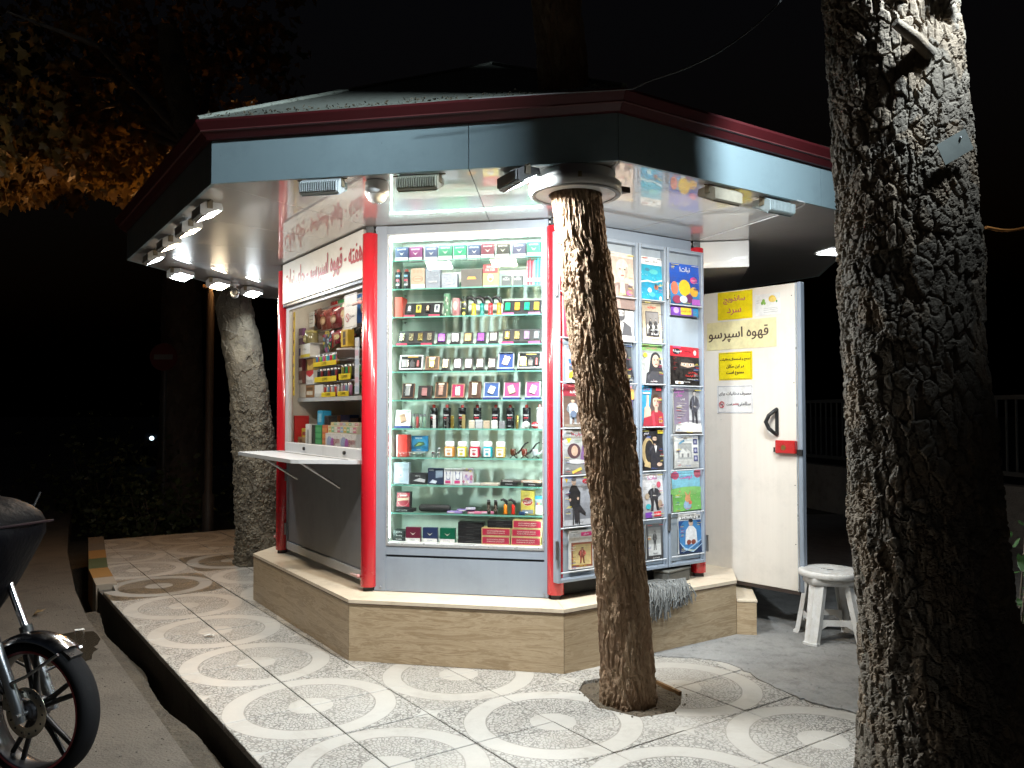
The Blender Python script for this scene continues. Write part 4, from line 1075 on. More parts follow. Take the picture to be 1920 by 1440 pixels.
SK = (.62, .43, .32); BK = (.012, .012, .014); WH = (.80, .79, .77); 
def face(p, cx, cz, s, skin=SK, hair=BK, cloth=BK, kind='man', asp=.75):
    """simple printed portrait: s = head height in cover units"""
    rx = s * .36 / asp
    p.p([(cx - s * 1.1 / asp, cz - s * 1.9), (cx - s * .95 / asp, cz - s * .95), (cx - s * .35 / asp, cz - s * .62), (cx + s * .35 / asp, cz - s * .62), (cx + s * .95 / asp, cz - s * .95), (cx + s * 1.1 / asp, cz - s * 1.9)], cloth)
    if kind == 'scarf':
        p.e(cx, cz, rx * 1.5, s * .68, hair); p.p([(cx - rx * 1.5, cz), (cx + rx * 1.5, cz), (cx + rx * 2.2, cz - s * 1.2), (cx - rx * 2.2, cz - s * 1.2)], hair)
    else:
        p.r(cx - rx * .45, cz - s * .75, cx + rx * .45, cz - s * .3, tuple(c * .85 for c in skin)); p.e(cx, cz + s * .12, rx * 1.12, s * .46, hair)
    p.e(cx, cz, rx, s * .48, skin)
    if kind != 'scarf': p.p([(cx - rx * 1.0, cz + s * .22), (cx - rx * .6, cz + s * .5), (cx + rx * .6, cz + s * .52), (cx + rx * 1.0, cz + s * .22), (cx + rx * .4, cz + s * .32), (cx - rx * .4, cz + s * .32)], hair)
    p.p([(cx + rx * .25, cz - s * .44), (cx + rx * .8, cz - s * .3), (cx + rx, cz), (cx + rx * .85, cz + s * .25), (cx + rx * .55, cz + s * .1), (cx + rx * .5, cz - s * .2)], tuple(c * .62 for c in skin)); p.e(cx - rx * .3, cz - s * .12, rx * .3, s * .1, tuple(min(1, c * 1.12) for c in skin), 10)
    p.p([(cx - s * .9 / asp, cz - s * 1.2), (cx - s * .3 / asp, cz - s * .75), (cx - s * .1 / asp, cz - s * 1.9), (cx - s * .5 / asp, cz - s * 1.9)], tuple(c * 1.6 + .015 for c in cloth))
    for sx in (-1, 1):
        p.e(cx + sx * rx * .42, cz + s * .06, rx * .17, s * .035, (.05, .03, .03), 8); p.r(cx + sx * rx * .42 - rx * .24, cz + s * .12, cx + sx * rx * .42 + rx * .24, cz + s * .15, hair)
    p.p([(cx - rx * .1, cz - s * .12), (cx + rx * .14, cz - s * .12), (cx, cz + s * .06)], tuple(c * .8 for c in skin))
    p.e(cx, cz - s * .25, rx * .34, s * .045, (.45, .14, .13), 8)
    if kind == 'beard': p.p([(cx - rx, cz - s * .05), (cx - rx * .8, cz - s * .4), (cx, cz - s * .55), (cx + rx * .8, cz - s * .4), (cx + rx, cz - s * .05), (cx + rx * .5, cz - s * .17), (cx - rx * .5, cz - s * .17)], hair)
    return p
def body(p, cx, z0, z1, c, skin=SK, w=.16, hair=BK):
    """small standing printed figure"""
    h = z1 - z0; hs = h * .14; X = lambda t: cx + w * t; Z = lambda t: z0 + h * t; li = tuple(min(1, q * 1.9 + .02) for q in c); dk = tuple(q * .55 for q in c)
    p.p([(X(-.34), Z(.46)), (X(.02), Z(.46)), (X(-.06), Z(.22)), (X(-.12), Z(.02)), (X(-.34), Z(.02)), (X(-.30), Z(.24))], c)
    p.p([(X(-.02), Z(.46)), (X(.34), Z(.46)), (X(.36), Z(.24)), (X(.40), Z(.03)), (X(.18), Z(.03)), (X(.12), Z(.24))], dk)
    p.e(X(-.27), Z(.012), w * .16, h * .018, (.03, .025, .02), 8); p.e(X(.33), Z(.02), w * .16, h * .018, (.03, .025, .02), 8)
    p.p([(X(-.36), Z(.43)), (X(-.40), Z(.62)), (X(-.50), Z(.76)), (X(-.30), Z(.83)), (X(-.1), Z(.86)), (X(.12), Z(.86)), (X(.33), Z(.82)), (X(.52), Z(.74)), (X(.42), Z(.60)), (X(.37), Z(.43))], c)
    p.p([(X(-.50), Z(.76)), (X(-.64), Z(.60)), (X(-.48), Z(.50)), (X(-.1), Z(.56)), (X(-.12), Z(.61)), (X(-.44), Z(.58)), (X(-.36), Z(.68))], dk); p.p([(X(.52), Z(.74)), (X(.66), Z(.58)), (X(.42), Z(.50)), (X(.05), Z(.55)), (X(.06), Z(.60)), (X(.42), Z(.57)), (X(.38), Z(.68))], li)
    p.p([(X(-.08), Z(.86)), (X(.1), Z(.86)), (X(.02), Z(.66))], tuple(min(1, q * .9 + .25) for q in c)); p.p([(X(-.30), Z(.80)), (X(-.18), Z(.70)), (X(-.22), Z(.48)), (X(-.32), Z(.48))], li)
    p.e(X(-.04), Z(.575), w * .10, h * .022, skin, 8); p.e(X(.10), Z(.565), w * .09, h * .02, tuple(q * .8 for q in skin), 8)
    p.r(X(-.08), Z(.84), X(.09), Z(.90), tuple(q * .75 for q in skin)); p.e(cx, z1 - hs * .55, w * .20, hs * .52, skin); p.p([(X(.04), z1 - hs * 1.0), (X(.19), z1 - hs * .75), (X(.2), z1 - hs * .4), (X(.08), z1 - hs * .5)], tuple(q * .6 for q in skin))
    p.p([(X(-.21), z1 - hs * .45), (X(-.19), z1 - hs * .08), (X(0), z1 + hs * .06), (X(.19), z1 - hs * .08), (X(.22), z1 - hs * .45), (X(.12), z1 - hs * .28), (X(-.1), z1 - hs * .26)], hair); return p
def lines(p, x0, x1, z0, n, dz, c, th=.008):
    for i in range(n): p.r(x0, z0 - i * dz, x1 - (.06 * ((i * 7) % 3)), z0 - i * dz + th, c)
    return p
class Cover(Print):
    first = True
    def r(s, x0, z0, x1, z1, c):
        if (x1 - x0) * (z1 - z0) < .3: return Print.r(s, x0, z0, x1, z1, c)
        n = 9; k = random.uniform(.35, .75); up = random.random() < .5      # a printed colour gradient, band by band
        for i in range(n):
            f = i / (n - 1) if up else 1 - i / (n - 1); m = k + (1.15 - k) * f
            s._p([(x0, z0 + (z1 - z0) * i / n), (x1, z0 + (z1 - z0) * i / n), (x1, z0 + (z1 - z0) * (i + 1) / n), (x0, z0 + (z1 - z0) * (i + 1) / n)], [(0, 1, 2, 3)], tuple(min(1, q * m) for q in c))
            if i < n - 1: s.n -= 1
        return s
WORDS = ['گفتگو', 'ویژه', 'سینما', 'خانواده', 'تازه ها', 'پرونده', 'جدول', 'ورزش', 'سلامت', 'داستان', 'گزارش', 'هنر']
def dense(p):
    lum = lambda: random.choice([(.75, .74, .72), (.75, .62, .08), (.03, .03, .035), (.6, .05, .06), (.05, .12, .4)])
    side = random.choice([.14, .86])
    for i in range(random.randint(4, 6)):
        z = random.uniform(.06, .72); p.t(random.choice(WORDS), side + random.uniform(-.03, .03), z, random.choice([.03, .04, .05]), lum(), .24, .03)
        for j in range(2): p.r(side - .10, z - .035 - j * .016, side + random.uniform(.02, .10), z - .029 - j * .016, lum())
    p.t(random.choice(WORDS) + ' ' + random.choice(WORDS), .5, random.uniform(.03, .10), .045, lum(), .7, .03)
    p.r(.03, .955, .3, .968, lum()); p.r(.72, .955, .97, .968, lum())
def mag(label, s0, s1, z0, z1, paint, rot=0.0, lean=.05, thick=.005, y=-.062):
    w, h = s1 - s0, z1 - z0
    t = thing('magazine', label, 'magazine', at(RK, (s0 + s1) / 2, y, z0), ANG[RK]); t.rotation_euler = (-lean, rot, ANG[RK])
    mb = MB(); n = 6; vs = []                           # slightly curled booklet
    for i in range(n + 1):
        f = i / n; yy = -.006 * math.sin(f * math.pi) * random.uniform(.3, 1)
        vs += [(-w / 2, 0 + yy, h * f), (w / 2, yy * .6, h * f), (-w / 2, thick + yy, h * f), (w / 2, thick + yy * .6, h * f)]
    fs = []
    for i in range(n):
        a = i * 4; fs += [(a, a + 1, a + 5, a + 4), (a + 2, a + 6, a + 7, a + 3), (a, a + 4, a + 6, a + 2), (a + 1, a + 3, a + 7, a + 5)]
    fs += [(0, 2, 3, 1), (n * 4, n * 4 + 1, n * 4 + 3, n * 4 + 2)]
    obj('pages', mb.add(vs, fs), PAPER, t)
    p = Cover(w, h, y=-.0075); paint(p); dense(p); p.build('cover', t)
    return t
def c_nabat(p):
    p.r(0, 0, 1, 1, (.02, .10, .50)); p.r(.0, 0, 1, .35, (.05, .28, .62)); p.e(.25, .42, .3, .12, (.08, .4, .75)); p.t('نبات!', .52, .86, .15, WH, .7, .04); p.t('۷۳', .12, .90, .07, (.85, .7, .05), .3)
    p.e(.48, .42, .2, .2, (.85, .55, .03)); p.e(.80, .34, .14, .12, (.82, .45, .05)); p.e(.14, .4, .12, .16, (.75, .2, .12)); p.e(.8, .62, .12, .08, (.75, .08, .3)); p.t('با هدیه', .8, .62, .05, WH, .2)
    p.e(.62, .17, .12, .11, (.15, .03, .12)); p.e(.2, .13, .15, .1, (.35, .05, .12)); p.e(.42, .14, .13, .09, (.6, .75, .85)); p.r(.7, .02, .98, .16, (.45, .12, .5))
def c_strip(p): p.r(0, 0, 1, 1, (.20, .06, .42)); p.e(.2, .55, .1, .32, (.55, .35, .75)); p.r(.36, .15, .75, .9, (.85, .6, .05)); p.t('نبات کوچولو', .55, .52, .4, (.65, .03, .05), .36); p.r(.8, 0, 1, 1, (.02, .25, .5))
def c_burqa(p):
    p.r(0, 0, 1, 1, (.015, .012, .012)); p.r(0, .74, 1, 1, (.60, .02, .035)); p.e(.22, .86, .14, .08, (.02, .01, .02)); p.t('سپیده', .24, .86, .1, WH, .3); p.t('پرونده ویژه', .6, .88, .05, BK, .3); p.e(.85, .86, .05, .07, (.75, .7, .65))
    p.p([(.3, .42), (.27, .58), (.4, .68), (.7, .68), (.86, .55), (.84, .42)], (.03, .025, .025)); p.p([(.34, .5), (.36, .58), (.8, .58), (.82, .5), (.58, .46)], (.60, .41, .30))
    for x in (.46, .68): p.e(x, .535, .06, .022, (.8, .78, .74)); p.e(x, .535, .025, .022, (.03, .02, .02)); p.p([(x - .09, .575), (x, .592), (x + .09, .575), (x, .58)], BK)
    p.t('به نام دین', .72, .33, .075, (.75, .04, .03), .5); p.t('به کام استبداد', .66, .24, .075, (.75, .04, .03), .6); p.t('گفت و گو با کارشناسان', .68, .16, .035, WH, .5); lines(p, .08, .2, .7, 9, .045, (.35, .02, .02)); p.r(.12, .02, .4, .09, WH); p.e(.26, .05, .06, .03, (.4, .3, .2))
def c_reader(p):
    p.r(0, 0, 1, 1, (.40, .38, .41)); p.r(.55, .3, 1, 1, (.52, .52, .53)); p.r(0, .2, .55, 1, (.22, .18, .24)); p.t('همشهری', .2, .92, .09, (.55, .12, .45), .36); p.t('جوان', .2, .84, .09, (.55, .12, .45), .3); p.t('کتاب', .32, .75, .06, WH, .3)
    lines(p, .1, .45, .66, 6, .055, (.55, .5, .45)); body(p, .74, .12, .96, (.06, .06, .075), (.42, .38, .36), .3); p.p([(0, .04), (.05, .2), (.45, .26), (.52, .18), (.95, .24), (1, .1), (1, .04)], (.72, .70, .66)); p.p([(.4, .1), (.5, .26), (.96, .2), (.95, .1)], (.82, .8, .76)); p.r(0, 0, 1, .04, (.05, .04, .03))
def c_house(p):
    p.r(0, 0, 1, 1, (.76, .75, .71)); p.r(.14, .28, .72, .78, (.36, .37, .36)); p.p([(.2, .34), (.2, .5), (.34, .62), (.5, .5), (.5, .62), (.66, .5), (.66, .34)], (.62, .61, .58)); p.r(.28, .34, .36, .46, (.2, .2, .2)); p.r(.52, .34, .6, .46, (.2, .2, .2)); p.p([(.18, .8), (.4, .9), (.42, .84), (.2, .74)], (.15, .35, .5))
    for z in (.82, .55, .3): p.r(.78, z - .09, .95, z + .09, (.08, .09, .22)); p.e(.86, z, .05, .05, (.4, .4, .55))
    p.t('خانه', .45, .95, .07, BK, .6)
def c_doost(p):
    p.r(0, 0, 1, 1, (.16, .42, .10)); p.r(0, .5, 1, 1, (.25, .58, .72)); p.e(.5, .5, .7, .1, (.22, .48, .14)); p.e(.12, .9, .14, .1, (.6, .12, .2)); p.e(.92, .92, .13, .12, (.55, .13, .18)); p.t('دوست', .5, .83, .12, (.70, .14, .45), .5, .04)
    p.e(.5, .14, .14, .12, (.28, .45, .62)); p.e(.52, .30, .1, .09, (.62, .3, .14)); p.p([(.46, .36), (.42, .5), (.52, .4)], (.62, .3, .14)); p.p([(.54, .38), (.64, .5), (.6, .36)], (.62, .3, .14)); p.e(.6, .2, .06, .05, (.65, .15, .1)); p.t('بهار', .24, .5, .05, (.7, .2, .2), .25)
    for i in range(24): p.e(random.random(), random.uniform(.03, .45), .012, .008, random.choice([(.7, .6, .2), (.7, .3, .4), (.75, .75, .7)]), 6)
def c_science(p):
    p.r(0, 0, 1, 1, (.02, .08, .26)); p.e(.5, .45, .5, .4, (.05, .22, .48)); p.r(0, .80, 1, 1, WH); p.t('دانشمند', .42, .88, .13, BK, .7); p.r(.86, .84, .95, .9, (.1, .1, .1)); p.p([(.26, .22), (.3, .56), (.44, .66), (.62, .66), (.76, .56), (.8, .22)], (.75, .75, .76)); p.e(.53, .74, .1, .085, SK); p.e(.53, .79, .1, .045, BK)
    p.e(.42, .27, .1, .06, (.25, .06, .04)); p.e(.62, .27, .1, .06, (.25, .06, .04)); p.p([(0, .3), (.25, .14), (.6, .06), (1, .22), (1, .2), (.6, .02), (.2, .1)], (.45, .65, .85)); p.p([(.1, .02), (.5, .16), (.95, .32), (.97, .3), (.5, .12)], (.35, .55, .8)); lines(p, .8, .97, .72, 2, .05, (.8, .6, .1))
def c_aqua(p):
    p.r(0, 0, 1, 1, (.03, .42, .60)); p.r(0, .0, 1, .45, (.02, .34, .56)); p.p([(0, .42), (.3, .46), (.6, .43), (1, .5), (1, .46), (.6, .4), (.3, .42), (0, .38)], (.65, .82, .85)); p.r(0, .82, 1, 1, WH); p.t('شکار و صید', .5, .9, .08, BK, .8)
    p.e(.3, .7, .12, .04, (.05, .2, .3)); p.e(.6, .66, .2, .06, (.1, .5, .5)); p.e(.7, .3, .1, .06, (.45, .15, .08)); p.e(.68, .33, .04, .05, (.08, .05, .05)); p.e(.38, .22, .1, .06, (.6, .8, .85)); p.e(.5, .12, .14, .05, (.1, .55, .6)); p.e(.88, .05, .06, .05, (.8, .7, .5))
    for i in range(14): p.e(random.random(), random.uniform(.05, .75), .02, .012, (.3, .7, .8), 6)
def c_pearl(p):
    p.r(0, 0, 1, 1, (.66, .55, .40)); p.t('مروارید', .5, .87, .1, (.65, .03, .02), .8, .04); p.r(.16, .14, .86, .76, (.10, .09, .09)); p.r(.2, .45, .82, .73, (.25, .23, .22)); 
    for i in range(5): body(p, .26 + i * .12, .2, .48 + .1 * (i % 2), (.03, .03, .035) if i % 2 else (.5, .48, .45), (.5, .42, .36), .13)
    p.t('خانه پدری', .5, .3, .07, WH, .5); p.t('قصه ها', .5, .2, .06, WH, .5); lines(p, .2, .8, .07, 2, .035, (.4, .3, .2))
def c_scarf(p): p.r(0, 0, 1, 1, (.62, .64, .60)); p.r(0, .84, 1, 1, (.20, .36, .12)); p.t('خانواده سبز', .5, .91, .08, (.55, .15, .2), .8); face(p, .66, .58, .34, SK, (.03, .03, .035), (.05, .05, .06), 'scarf'); p.e(.18, .72, .09, .06, (.8, .65, .05)); p.p([(.3, .0), (.4, .3), (.95, .32), (.98, .0)], (.06, .06, .07)); p.t('زندگی', .55, .06, .08, (.75, .5, .55), .5); lines(p, .06, .3, .5, 5, .05, (.3, .3, .3))
def c_thumb(p): p.r(0, 0, 1, 1, (.13, .09, .08)); p.p([(0, 0), (0, 1), (.55, 1), (.4, .5), (.5, 0)], (.05, .36, .60)); p.t('ایده آل', .25, .92, .09, (.7, .05, .08), .45); face(p, .70, .60, .34, (.66, .46, .35), (.06, .035, .02), (.40, .03, .05)); p.p([(.05, .1), (.1, .45), (.2, .5), (.24, .78), (.34, .76), (.32, .5), (.42, .4), (.4, .1)], (.66, .46, .35)); p.p([(0, 0), (.06, .2), (.46, .26), (.5, 0)], (.40, .03, .05)); p.r(.7, .88, .97, .97, (.6, .04, .05)); p.r(.04, .80, .4, .84, WH)
def c_film(p): p.r(0, 0, 1, 1, (.02, .02, .022)); p.e(.3, .45, .28, .36, (.55, .40, .20)); p.e(.36, .46, .2, .28, (.02, .02, .022)); p.p([(.1, .1), (.4, .05), (.36, .2), (.16, .22)], (.55, .40, .2)); face(p, .60, .76, .20, SK, BK, (.03, .03, .04), 'beard'); p.p([(.36, 0), (.4, .5), (.55, .6), (.72, .6), (.92, .5), (.95, 0)], (.028, .028, .035)); p.p([(.56, .6), (.62, .42), (.68, .6)], WH); p.t('فیلم', .22, .9, .11, (.75, .7, .75), .4); p.t('ایران', .3, .82, .07, (.2, .3, .7), .4); p.r(.72, .9, .98, .98, (.80, .65, .05)); p.e(.76, .14, .12, .05, SK)
def c_nabat2(p):
    p.r(0, 0, 1, 1, (.72, .70, .70)); p.t('نبات!', .52, .90, .12, (.65, .06, .32), .6, .04); body(p, .55, .16, .76, (.03, .03, .035), (.6, .55, .5), .5, (.5, .5, .52)); p.e(.78, .74, .1, .07, (.6, .1, .15)); p.e(.22, .5, .1, .07, (.45, .35, .25)); p.e(.8, .3, .1, .1, (.4, .28, .2)); p.e(.24, .27, .12, .06, (.05, .4, .45)); p.r(.08, .02, .4, .14, (.18, .05, .35)); p.r(.48, .03, .82, .14, (.65, .04, .05)); p.t('ویژه نامه', .65, .085, .05, WH, .3); lines(p, .05, .3, .7, 2, .04, (.4, .4, .4))
def c_bw(p): p.r(0, 0, 1, 1, (.08, .08, .08)); p.r(.12, .1, .88, .9, (.48, .48, .46)); p.r(.12, .1, .88, .42, (.6, .6, .58)); body(p, .5, .25, .8, (.05, .05, .05), (.2, .2, .2), .22); p.t('تجربه', .5, .16, .07, BK, .6)
def c_old(p): p.r(0, 0, 1, 1, (.66, .52, .43)); p.r(0, .9, 1, 1, (.7, .6, .5)); face(p, .54, .60, .46, (.70, .56, .46), (.62, .55, .5), (.28, .2, .18)); p.p([(.4, .0), (.45, .3), (.6, .34), (.66, .05)], (.7, .55, .45)); p.e(.8, .1, .12, .06, (.5, .15, .35))
def c_hat(p): p.r(0, 0, 1, 1, (.66, .66, .68)); face(p, .5, .62, .30, (.55, .53, .52), (.1, .1, .11), (.10, .10, .11), 'beard'); p.e(.5, .80, .34, .05, (.09, .09, .1)); p.e(.5, .86, .22, .1, (.09, .09, .1)); p.p([(.42, .4), (.5, .1), (.58, .4)], WH); p.r(.0, .0, 1, .12, (.78, .78, .78))
def c_dark(p): p.r(0, 0, 1, 1, (.06, .07, .08)); face(p, .62, .72, .3, SK, (.02, .02, .025), (.03, .03, .04), 'scarf'); p.r(0, 0, .35, 1, (.5, .42, .36)); lines(p, .4, .95, .2, 4, .05, (.5, .5, .5))
def c_purple(p): p.r(0, 0, 1, 1, (.2, .12, .35)); p.r(0, .75, 1, 1, (.55, .2, .35)); p.e(.9, .8, .3, .14, (.8, .4, .1)); p.r(.3, .1, 1, .5, (.1, .12, .3)); p.t('موفقیت', .5, .9, .07, WH, .8)
def c_redm(p): p.r(0, 0, 1, 1, (.50, .03, .10)); p.t('زنان', .5, .85, .12, WH, .6); face(p, .6, .45, .3, SK, BK, (.3, .05, .1), 'scarf')
def c_car(p): p.r(0, 0, 1, 1, (.62, .66, .7)); p.e(.4, .55, .3, .16, (.03, .2, .5)); p.r(.1, .3, .9, .42, (.1, .12, .16)); p.p([(.05, .08), (.1, .24), (.3, .32), (.75, .3), (.95, .16), (.9, .06)], (.75, .48, .04)); p.e(.28, .09, .09, .05, BK); p.e(.72, .09, .09, .05, BK); p.t('ماشین', .5, .88, .1, (.7, .06, .06), .7)
def c_family(p): p.r(0, 0, 1, 1, (.20, .13, .10)); p.r(0, .72, 1, 1, (.30, .03, .05)); p.t('خانواده', .5, .82, .12, WH, .85, .04); p.r(.2, .93, .95, .96, (.7, .1, .1)); body(p, .36, .02, .66, (.42, .47, .52), SK, .4, (.08, .05, .03)); body(p, .75, .05, .5, (.45, .3, .2), SK, .34, (.08, .05, .03)); p.r(.0, .0, 1, .06, (.3, .25, .2)); p.e(.36, .3, .12, .08, (.15, .2, .3))
def c_jadval(p): p.r(0, 0, 1, 1, (.55, .56, .56)); p.t('جدولی ها', .56, .90, .1, (.62, .03, .06), .8, .03); p.p([(.1, .8), (.3, .8), (.2, .68)], (.8, .7, .05)); p.e(.40, .52, .26, .17, (.10, .05, .06)); p.e(.42, .52, .13, .12, SK); p.p([(.62, .25), (.7, .6), (.85, .88), (1, .9), (1, .2)], (.22, .12, .28)); p.e(.5, .28, .4, .05, (.66, .66, .68)); p.p([(.3, .06), (.66, .16), (.7, .1), (.34, .0)], (.7, .55, .1)); lines(p, .4, .75, .76, 2, .04, (.15, .3, .15))
def c_stool(p):
    p.r(0, 0, 1, 1, (.40, .42, .47)); p.r(0, 0, 1, .12, (.46, .47, .5)); p.p([(.06, .96), (.2, .96), (.13, .86)], (.75, .5, .03)); p.e(.85, .88, .14, .05, (.62, .04, .06)); p.t('خبر', .85, .88, .05, WH, .2); lines(p, .72, .98, .76, 3, .03, (.1, .1, .1))
    for a in ((.3, .34), (.38, .38), (.52, .56), (.46, .48)): p.p([(a[0], .02), (a[1], .02), (a[1] + .01, .38), (a[0] + .02, .38)], (.03, .03, .03))
    p.p([(.22, .38), (.16, .66), (.28, .8), (.48, .8), (.62, .66), (.58, .38)], (.02, .02, .022)); p.p([(.34, .42), (.58, .42), (.8, .24), (.78, .2), (.56, .28), (.5, .06), (.38, .06)], (.025, .025, .03)); p.e(.38, .88, .085, .075, SK); p.e(.38, .93, .09, .04, (.1, .1, .11)); p.e(.22, .52, .04, .03, SK); p.e(.52, .54, .04, .03, SK)
def c_story(p): p.r(0, 0, 1, 1, (.74, .72, .68)); p.r(.5, .84, .94, .94, (.5, .03, .14)); p.t('داستان', .72, .89, .06, WH, .38); p.r(.08, .05, .96, .68, (.28, .09, .05)); p.r(.14, .1, .9, .63, (.62, .48, .22)); body(p, .52, .14, .55, (.3, .07, .05), (.3, .16, .1), .26); p.t('۴۰', .2, .88, .05, BK, .2)
MG = [
 ('blue children\'s magazine with round yellow shapes at the top of the right rack', .921, 1.202, 2.224, 2.508, c_nabat), ('purple magazine strip peeking out below the blue children\'s magazine', .919, 1.181, 2.150, 2.215, c_strip), ('black magazine with veiled eyes and red masthead', .915, 1.189, 1.681, 1.943, c_burqa),
 ('grey purple magazine with a standing man above an open book', .946, 1.204, 1.352, 1.661, c_reader), ('pale magazine with a grey house picture', .950, 1.178, 1.121, 1.335, c_house), ('green and sky blue children\'s magazine with pink title', .931, 1.197, .834, 1.102, c_doost), ('deep blue magazine with a man in a white coat', .985, 1.202, .547, .821, c_science),
 ('turquoise underwater magazine at the top of the middle rack', .655, .846, 2.239, 2.523, c_aqua), ('tan magazine with dark group photo and red title', .669, .838, 1.958, 2.227, c_pearl), ('magazine with a woman in a black headscarf and green masthead', .651, .847, 1.687, 1.944, c_scarf), ('blue magazine with a smiling man in red raising a thumb', .657, .837, 1.407, 1.671, c_thumb),
 ('black film magazine with a bearded man in a suit and gold swirl', .651, .850, 1.119, 1.384, c_film), ('white magazine with pink title and figure in black', .660, .850, .807, 1.096, c_nabat2), ('grey magazine with a small standing figure, lowest in the middle rack', .690, .835, .541, .768, c_bw),
 ('sepia magazine with an elderly man\'s face, partly behind the trunk', .371, .589, 2.239, 2.523, c_old), ('pale magazine with a bearded man in a hat', .371, .587, 1.957, 2.234, c_hat), ('dark magazine with a scarfed woman half hidden by the trunk', .375, .569, 1.688, 1.934, c_dark), ('purple magazine mostly hidden behind the trunk', .372, .573, 1.408, 1.668, c_purple),
 ('crimson magazine beside the red column, partly behind the trunk', .016, .215, 1.957, 2.21, c_redm), ('magazine with a yellow car by the left edge of the wide rack', .039, .225, 1.687, 1.910, c_car), ('dark red magazine with a seated child', .013, .205, 1.408, 1.669, c_family), ('grey magazine with red title and a face in a dark oval', .012, .212, 1.12, 1.392, c_jadval), ('blue grey magazine with a man in black on a bar stool', .016, .224, .808, 1.109, c_stool), ('white story magazine with framed dancer picture, lowest in the wide rack', .054, .241, .543, .776, c_story)]
for lab, s0, s1, z0, z1, f in MG: mag(lab, s0, s1, z0, z1, f, random.uniform(-.03, .03))

# ------------------------------------------------------------------ signs on the door
dloc, dang, dwid = DOORF
def dsign(label, x0, x1, z0, z1, paint, base, rot=0):
    w, h = x1 - x0, z1 - z0; p = dloc + Vector((math.cos(dang), math.sin(dang))) * ((x0 + x1) / 2) + Vector((math.sin(dang), -math.cos(dang))) * .0025
    t = thing('paper_sign', label, 'sign', (p.x, p.y, z0), dang); t.rotation_euler = (0, rot, dang)
    obj('sheet', MB().box(-w / 2, -.0006, 0, w / 2, .0006, h), M(base, .3), t); 
    for f in (paint if isinstance(paint, tuple) else (paint,)): q = Print(w, h, y=-.001); f(q); q.build('lettering', t)
YE = (.85, .68, .01)
def frame_(p, c, m=.03, t=.012):
    a = p.w / p.h
    p.r(m, m, 1 - m, m + t, c); p.r(m, 1 - m - t, 1 - m, 1 - m, c); p.r(m, m, m + t / a, 1 - m, c); p.r(1 - m - t / a, m, 1 - m, 1 - m, c)
def s1(p): p.t('ساندویچ', .48, .70, .30, (.50, .10, .16), .86, .03)
def s1b(p): p.t('سرد', .48, .28, .26, (.50, .10, .16), .45, .03)
def s2(p):
    p.e(.68, .74, .14, .16, (.75, .5, .05)); p.e(.72, .70, .13, .13, (.8, .6, .15)); p.e(.34, .68, .06, .09, (.2, .42, .05)); p.e(.28, .58, .05, .08, (.16, .36, .05)); p.e(.38, .56, .05, .07, (.22, .45, .08)); p.e(.86, .6, .03, .06, (.1, .3, .05))
    for z in (.30, .22, .12): p.r(.34, z, .9, z + .025, (.5, .5, .5))
    p.r(.06, .7, .16, .73, (.5, .5, .5)); p.r(.06, .6, .18, .63, (.5, .5, .5))
def s3(p): p.t('قهوه اسپرسو', .46, .52, .52, (.06, .035, .03), .86, .026, fit=True)
def s4(p): frame_(p, (.08, .07, .02)); p.t('تجمع و استعمال دخانیات', .5, .73, .22, (.04, .03, .015), .90, .05); p.t('در این مکان', .5, .48, .19, (.04, .03, .015), .52, .05); p.t('ممنوع است', .5, .25, .18, (.04, .03, .015), .52, .05)
def s5(p):
    frame_(p, (.10, .12, .22)); p.t('مصرف دخانیات برای', .5, .70, .26, (.03, .03, .04), .88, .04); p.t('سلامتی', .76, .33, .24, (.03, .03, .04), .34, .04); p.t('مضر', .52, .33, .22, (.45, .02, .05), .17, .04); p.t('است', .35, .33, .22, (.03, .03, .04), .15, .04)
    p.ring(.14, .31, .075, .12, .22, (.6, .03, .05)); p.p([(.09, .38), (.10, .40), (.19, .24), (.18, .22)], (.6, .03, .05)); p.r(.10, .30, .18, .33, (.1, .1, .1))
dsign('yellow paper sign with purple lettering, topmost on the open door', .204, .495, 2.175, 2.378, (s1, s1b), YE, .01)
dsign('small white flyer with green and orange fruit on the open door', .521, .718, 2.181, 2.332, s2, (.78, .78, .76), -.02)
dsign('wide cream sign with large dark lettering on the open door', .108, .683, 1.957, 2.162, s3, (.80, .72, .42))
dsign('small square yellow sign with black frame on the open door', .209, .490, 1.733, 1.935, s4, YE)
dsign('white no smoking notice in script lettering on the open door', .192, .496, 1.49, 1.693, s5, (.80, .80, .79))

# ------------------------------------------------------------------ plastic stool
STOOLM = NT('worn_white_plastic', (.74, .74, .73), .38)
_n = STOOLM.noise(STOOLM.pos(), 14, 6, .7); _d = STOOLM.ramp(STOOLM.noise(STOOLM.pos(), 70, 4, .7), [(.62, 0), (.7, 1)])
STOOLM.set('Base Color', STOOLM.mix(STOOLM.math('MULTIPLY', _d, .6), STOOLM.mix(STOOLM.ramp(_n, [(.4, 0), (.75, 1)]), (.76, .76, .75), (.58, .56, .52)), (.30, .27, .22)))
SM = STOOLM.m
st = thing('plastic_stool', 'white plastic stool with scalloped seat beside the thick tree', 'stool', (2.105, 5.455, .006), R(-7))
def lobed(r, n=64, amp=.05): return [(r * (1 + amp * abs(math.cos(4 * 2 * math.pi * k / n / 2)) ** .7) * math.cos(2 * math.pi * k / n), r * (1 + amp * abs(math.cos(4 * 2 * math.pi * k / n / 2)) ** .7) * math.sin(2 * math.pi * k / n)) for k in range(n)]
mb = MB(); ringsz = [(.150, .452), (.172, .455), (.183, .450), (.187, .440), (.187, .418), (.181, .414), (.176, .414)]
vs = []; n = 64
for r, z in ringsz: vs += [(x, y, z) for x, y in lobed(r, n, .075)]
fs = [(i * n + k, (i + 1) * n + k, (i + 1) * n + (k + 1) % n, i * n + (k + 1) % n) for i in range(len(ringsz) - 1) for k in range(n)]
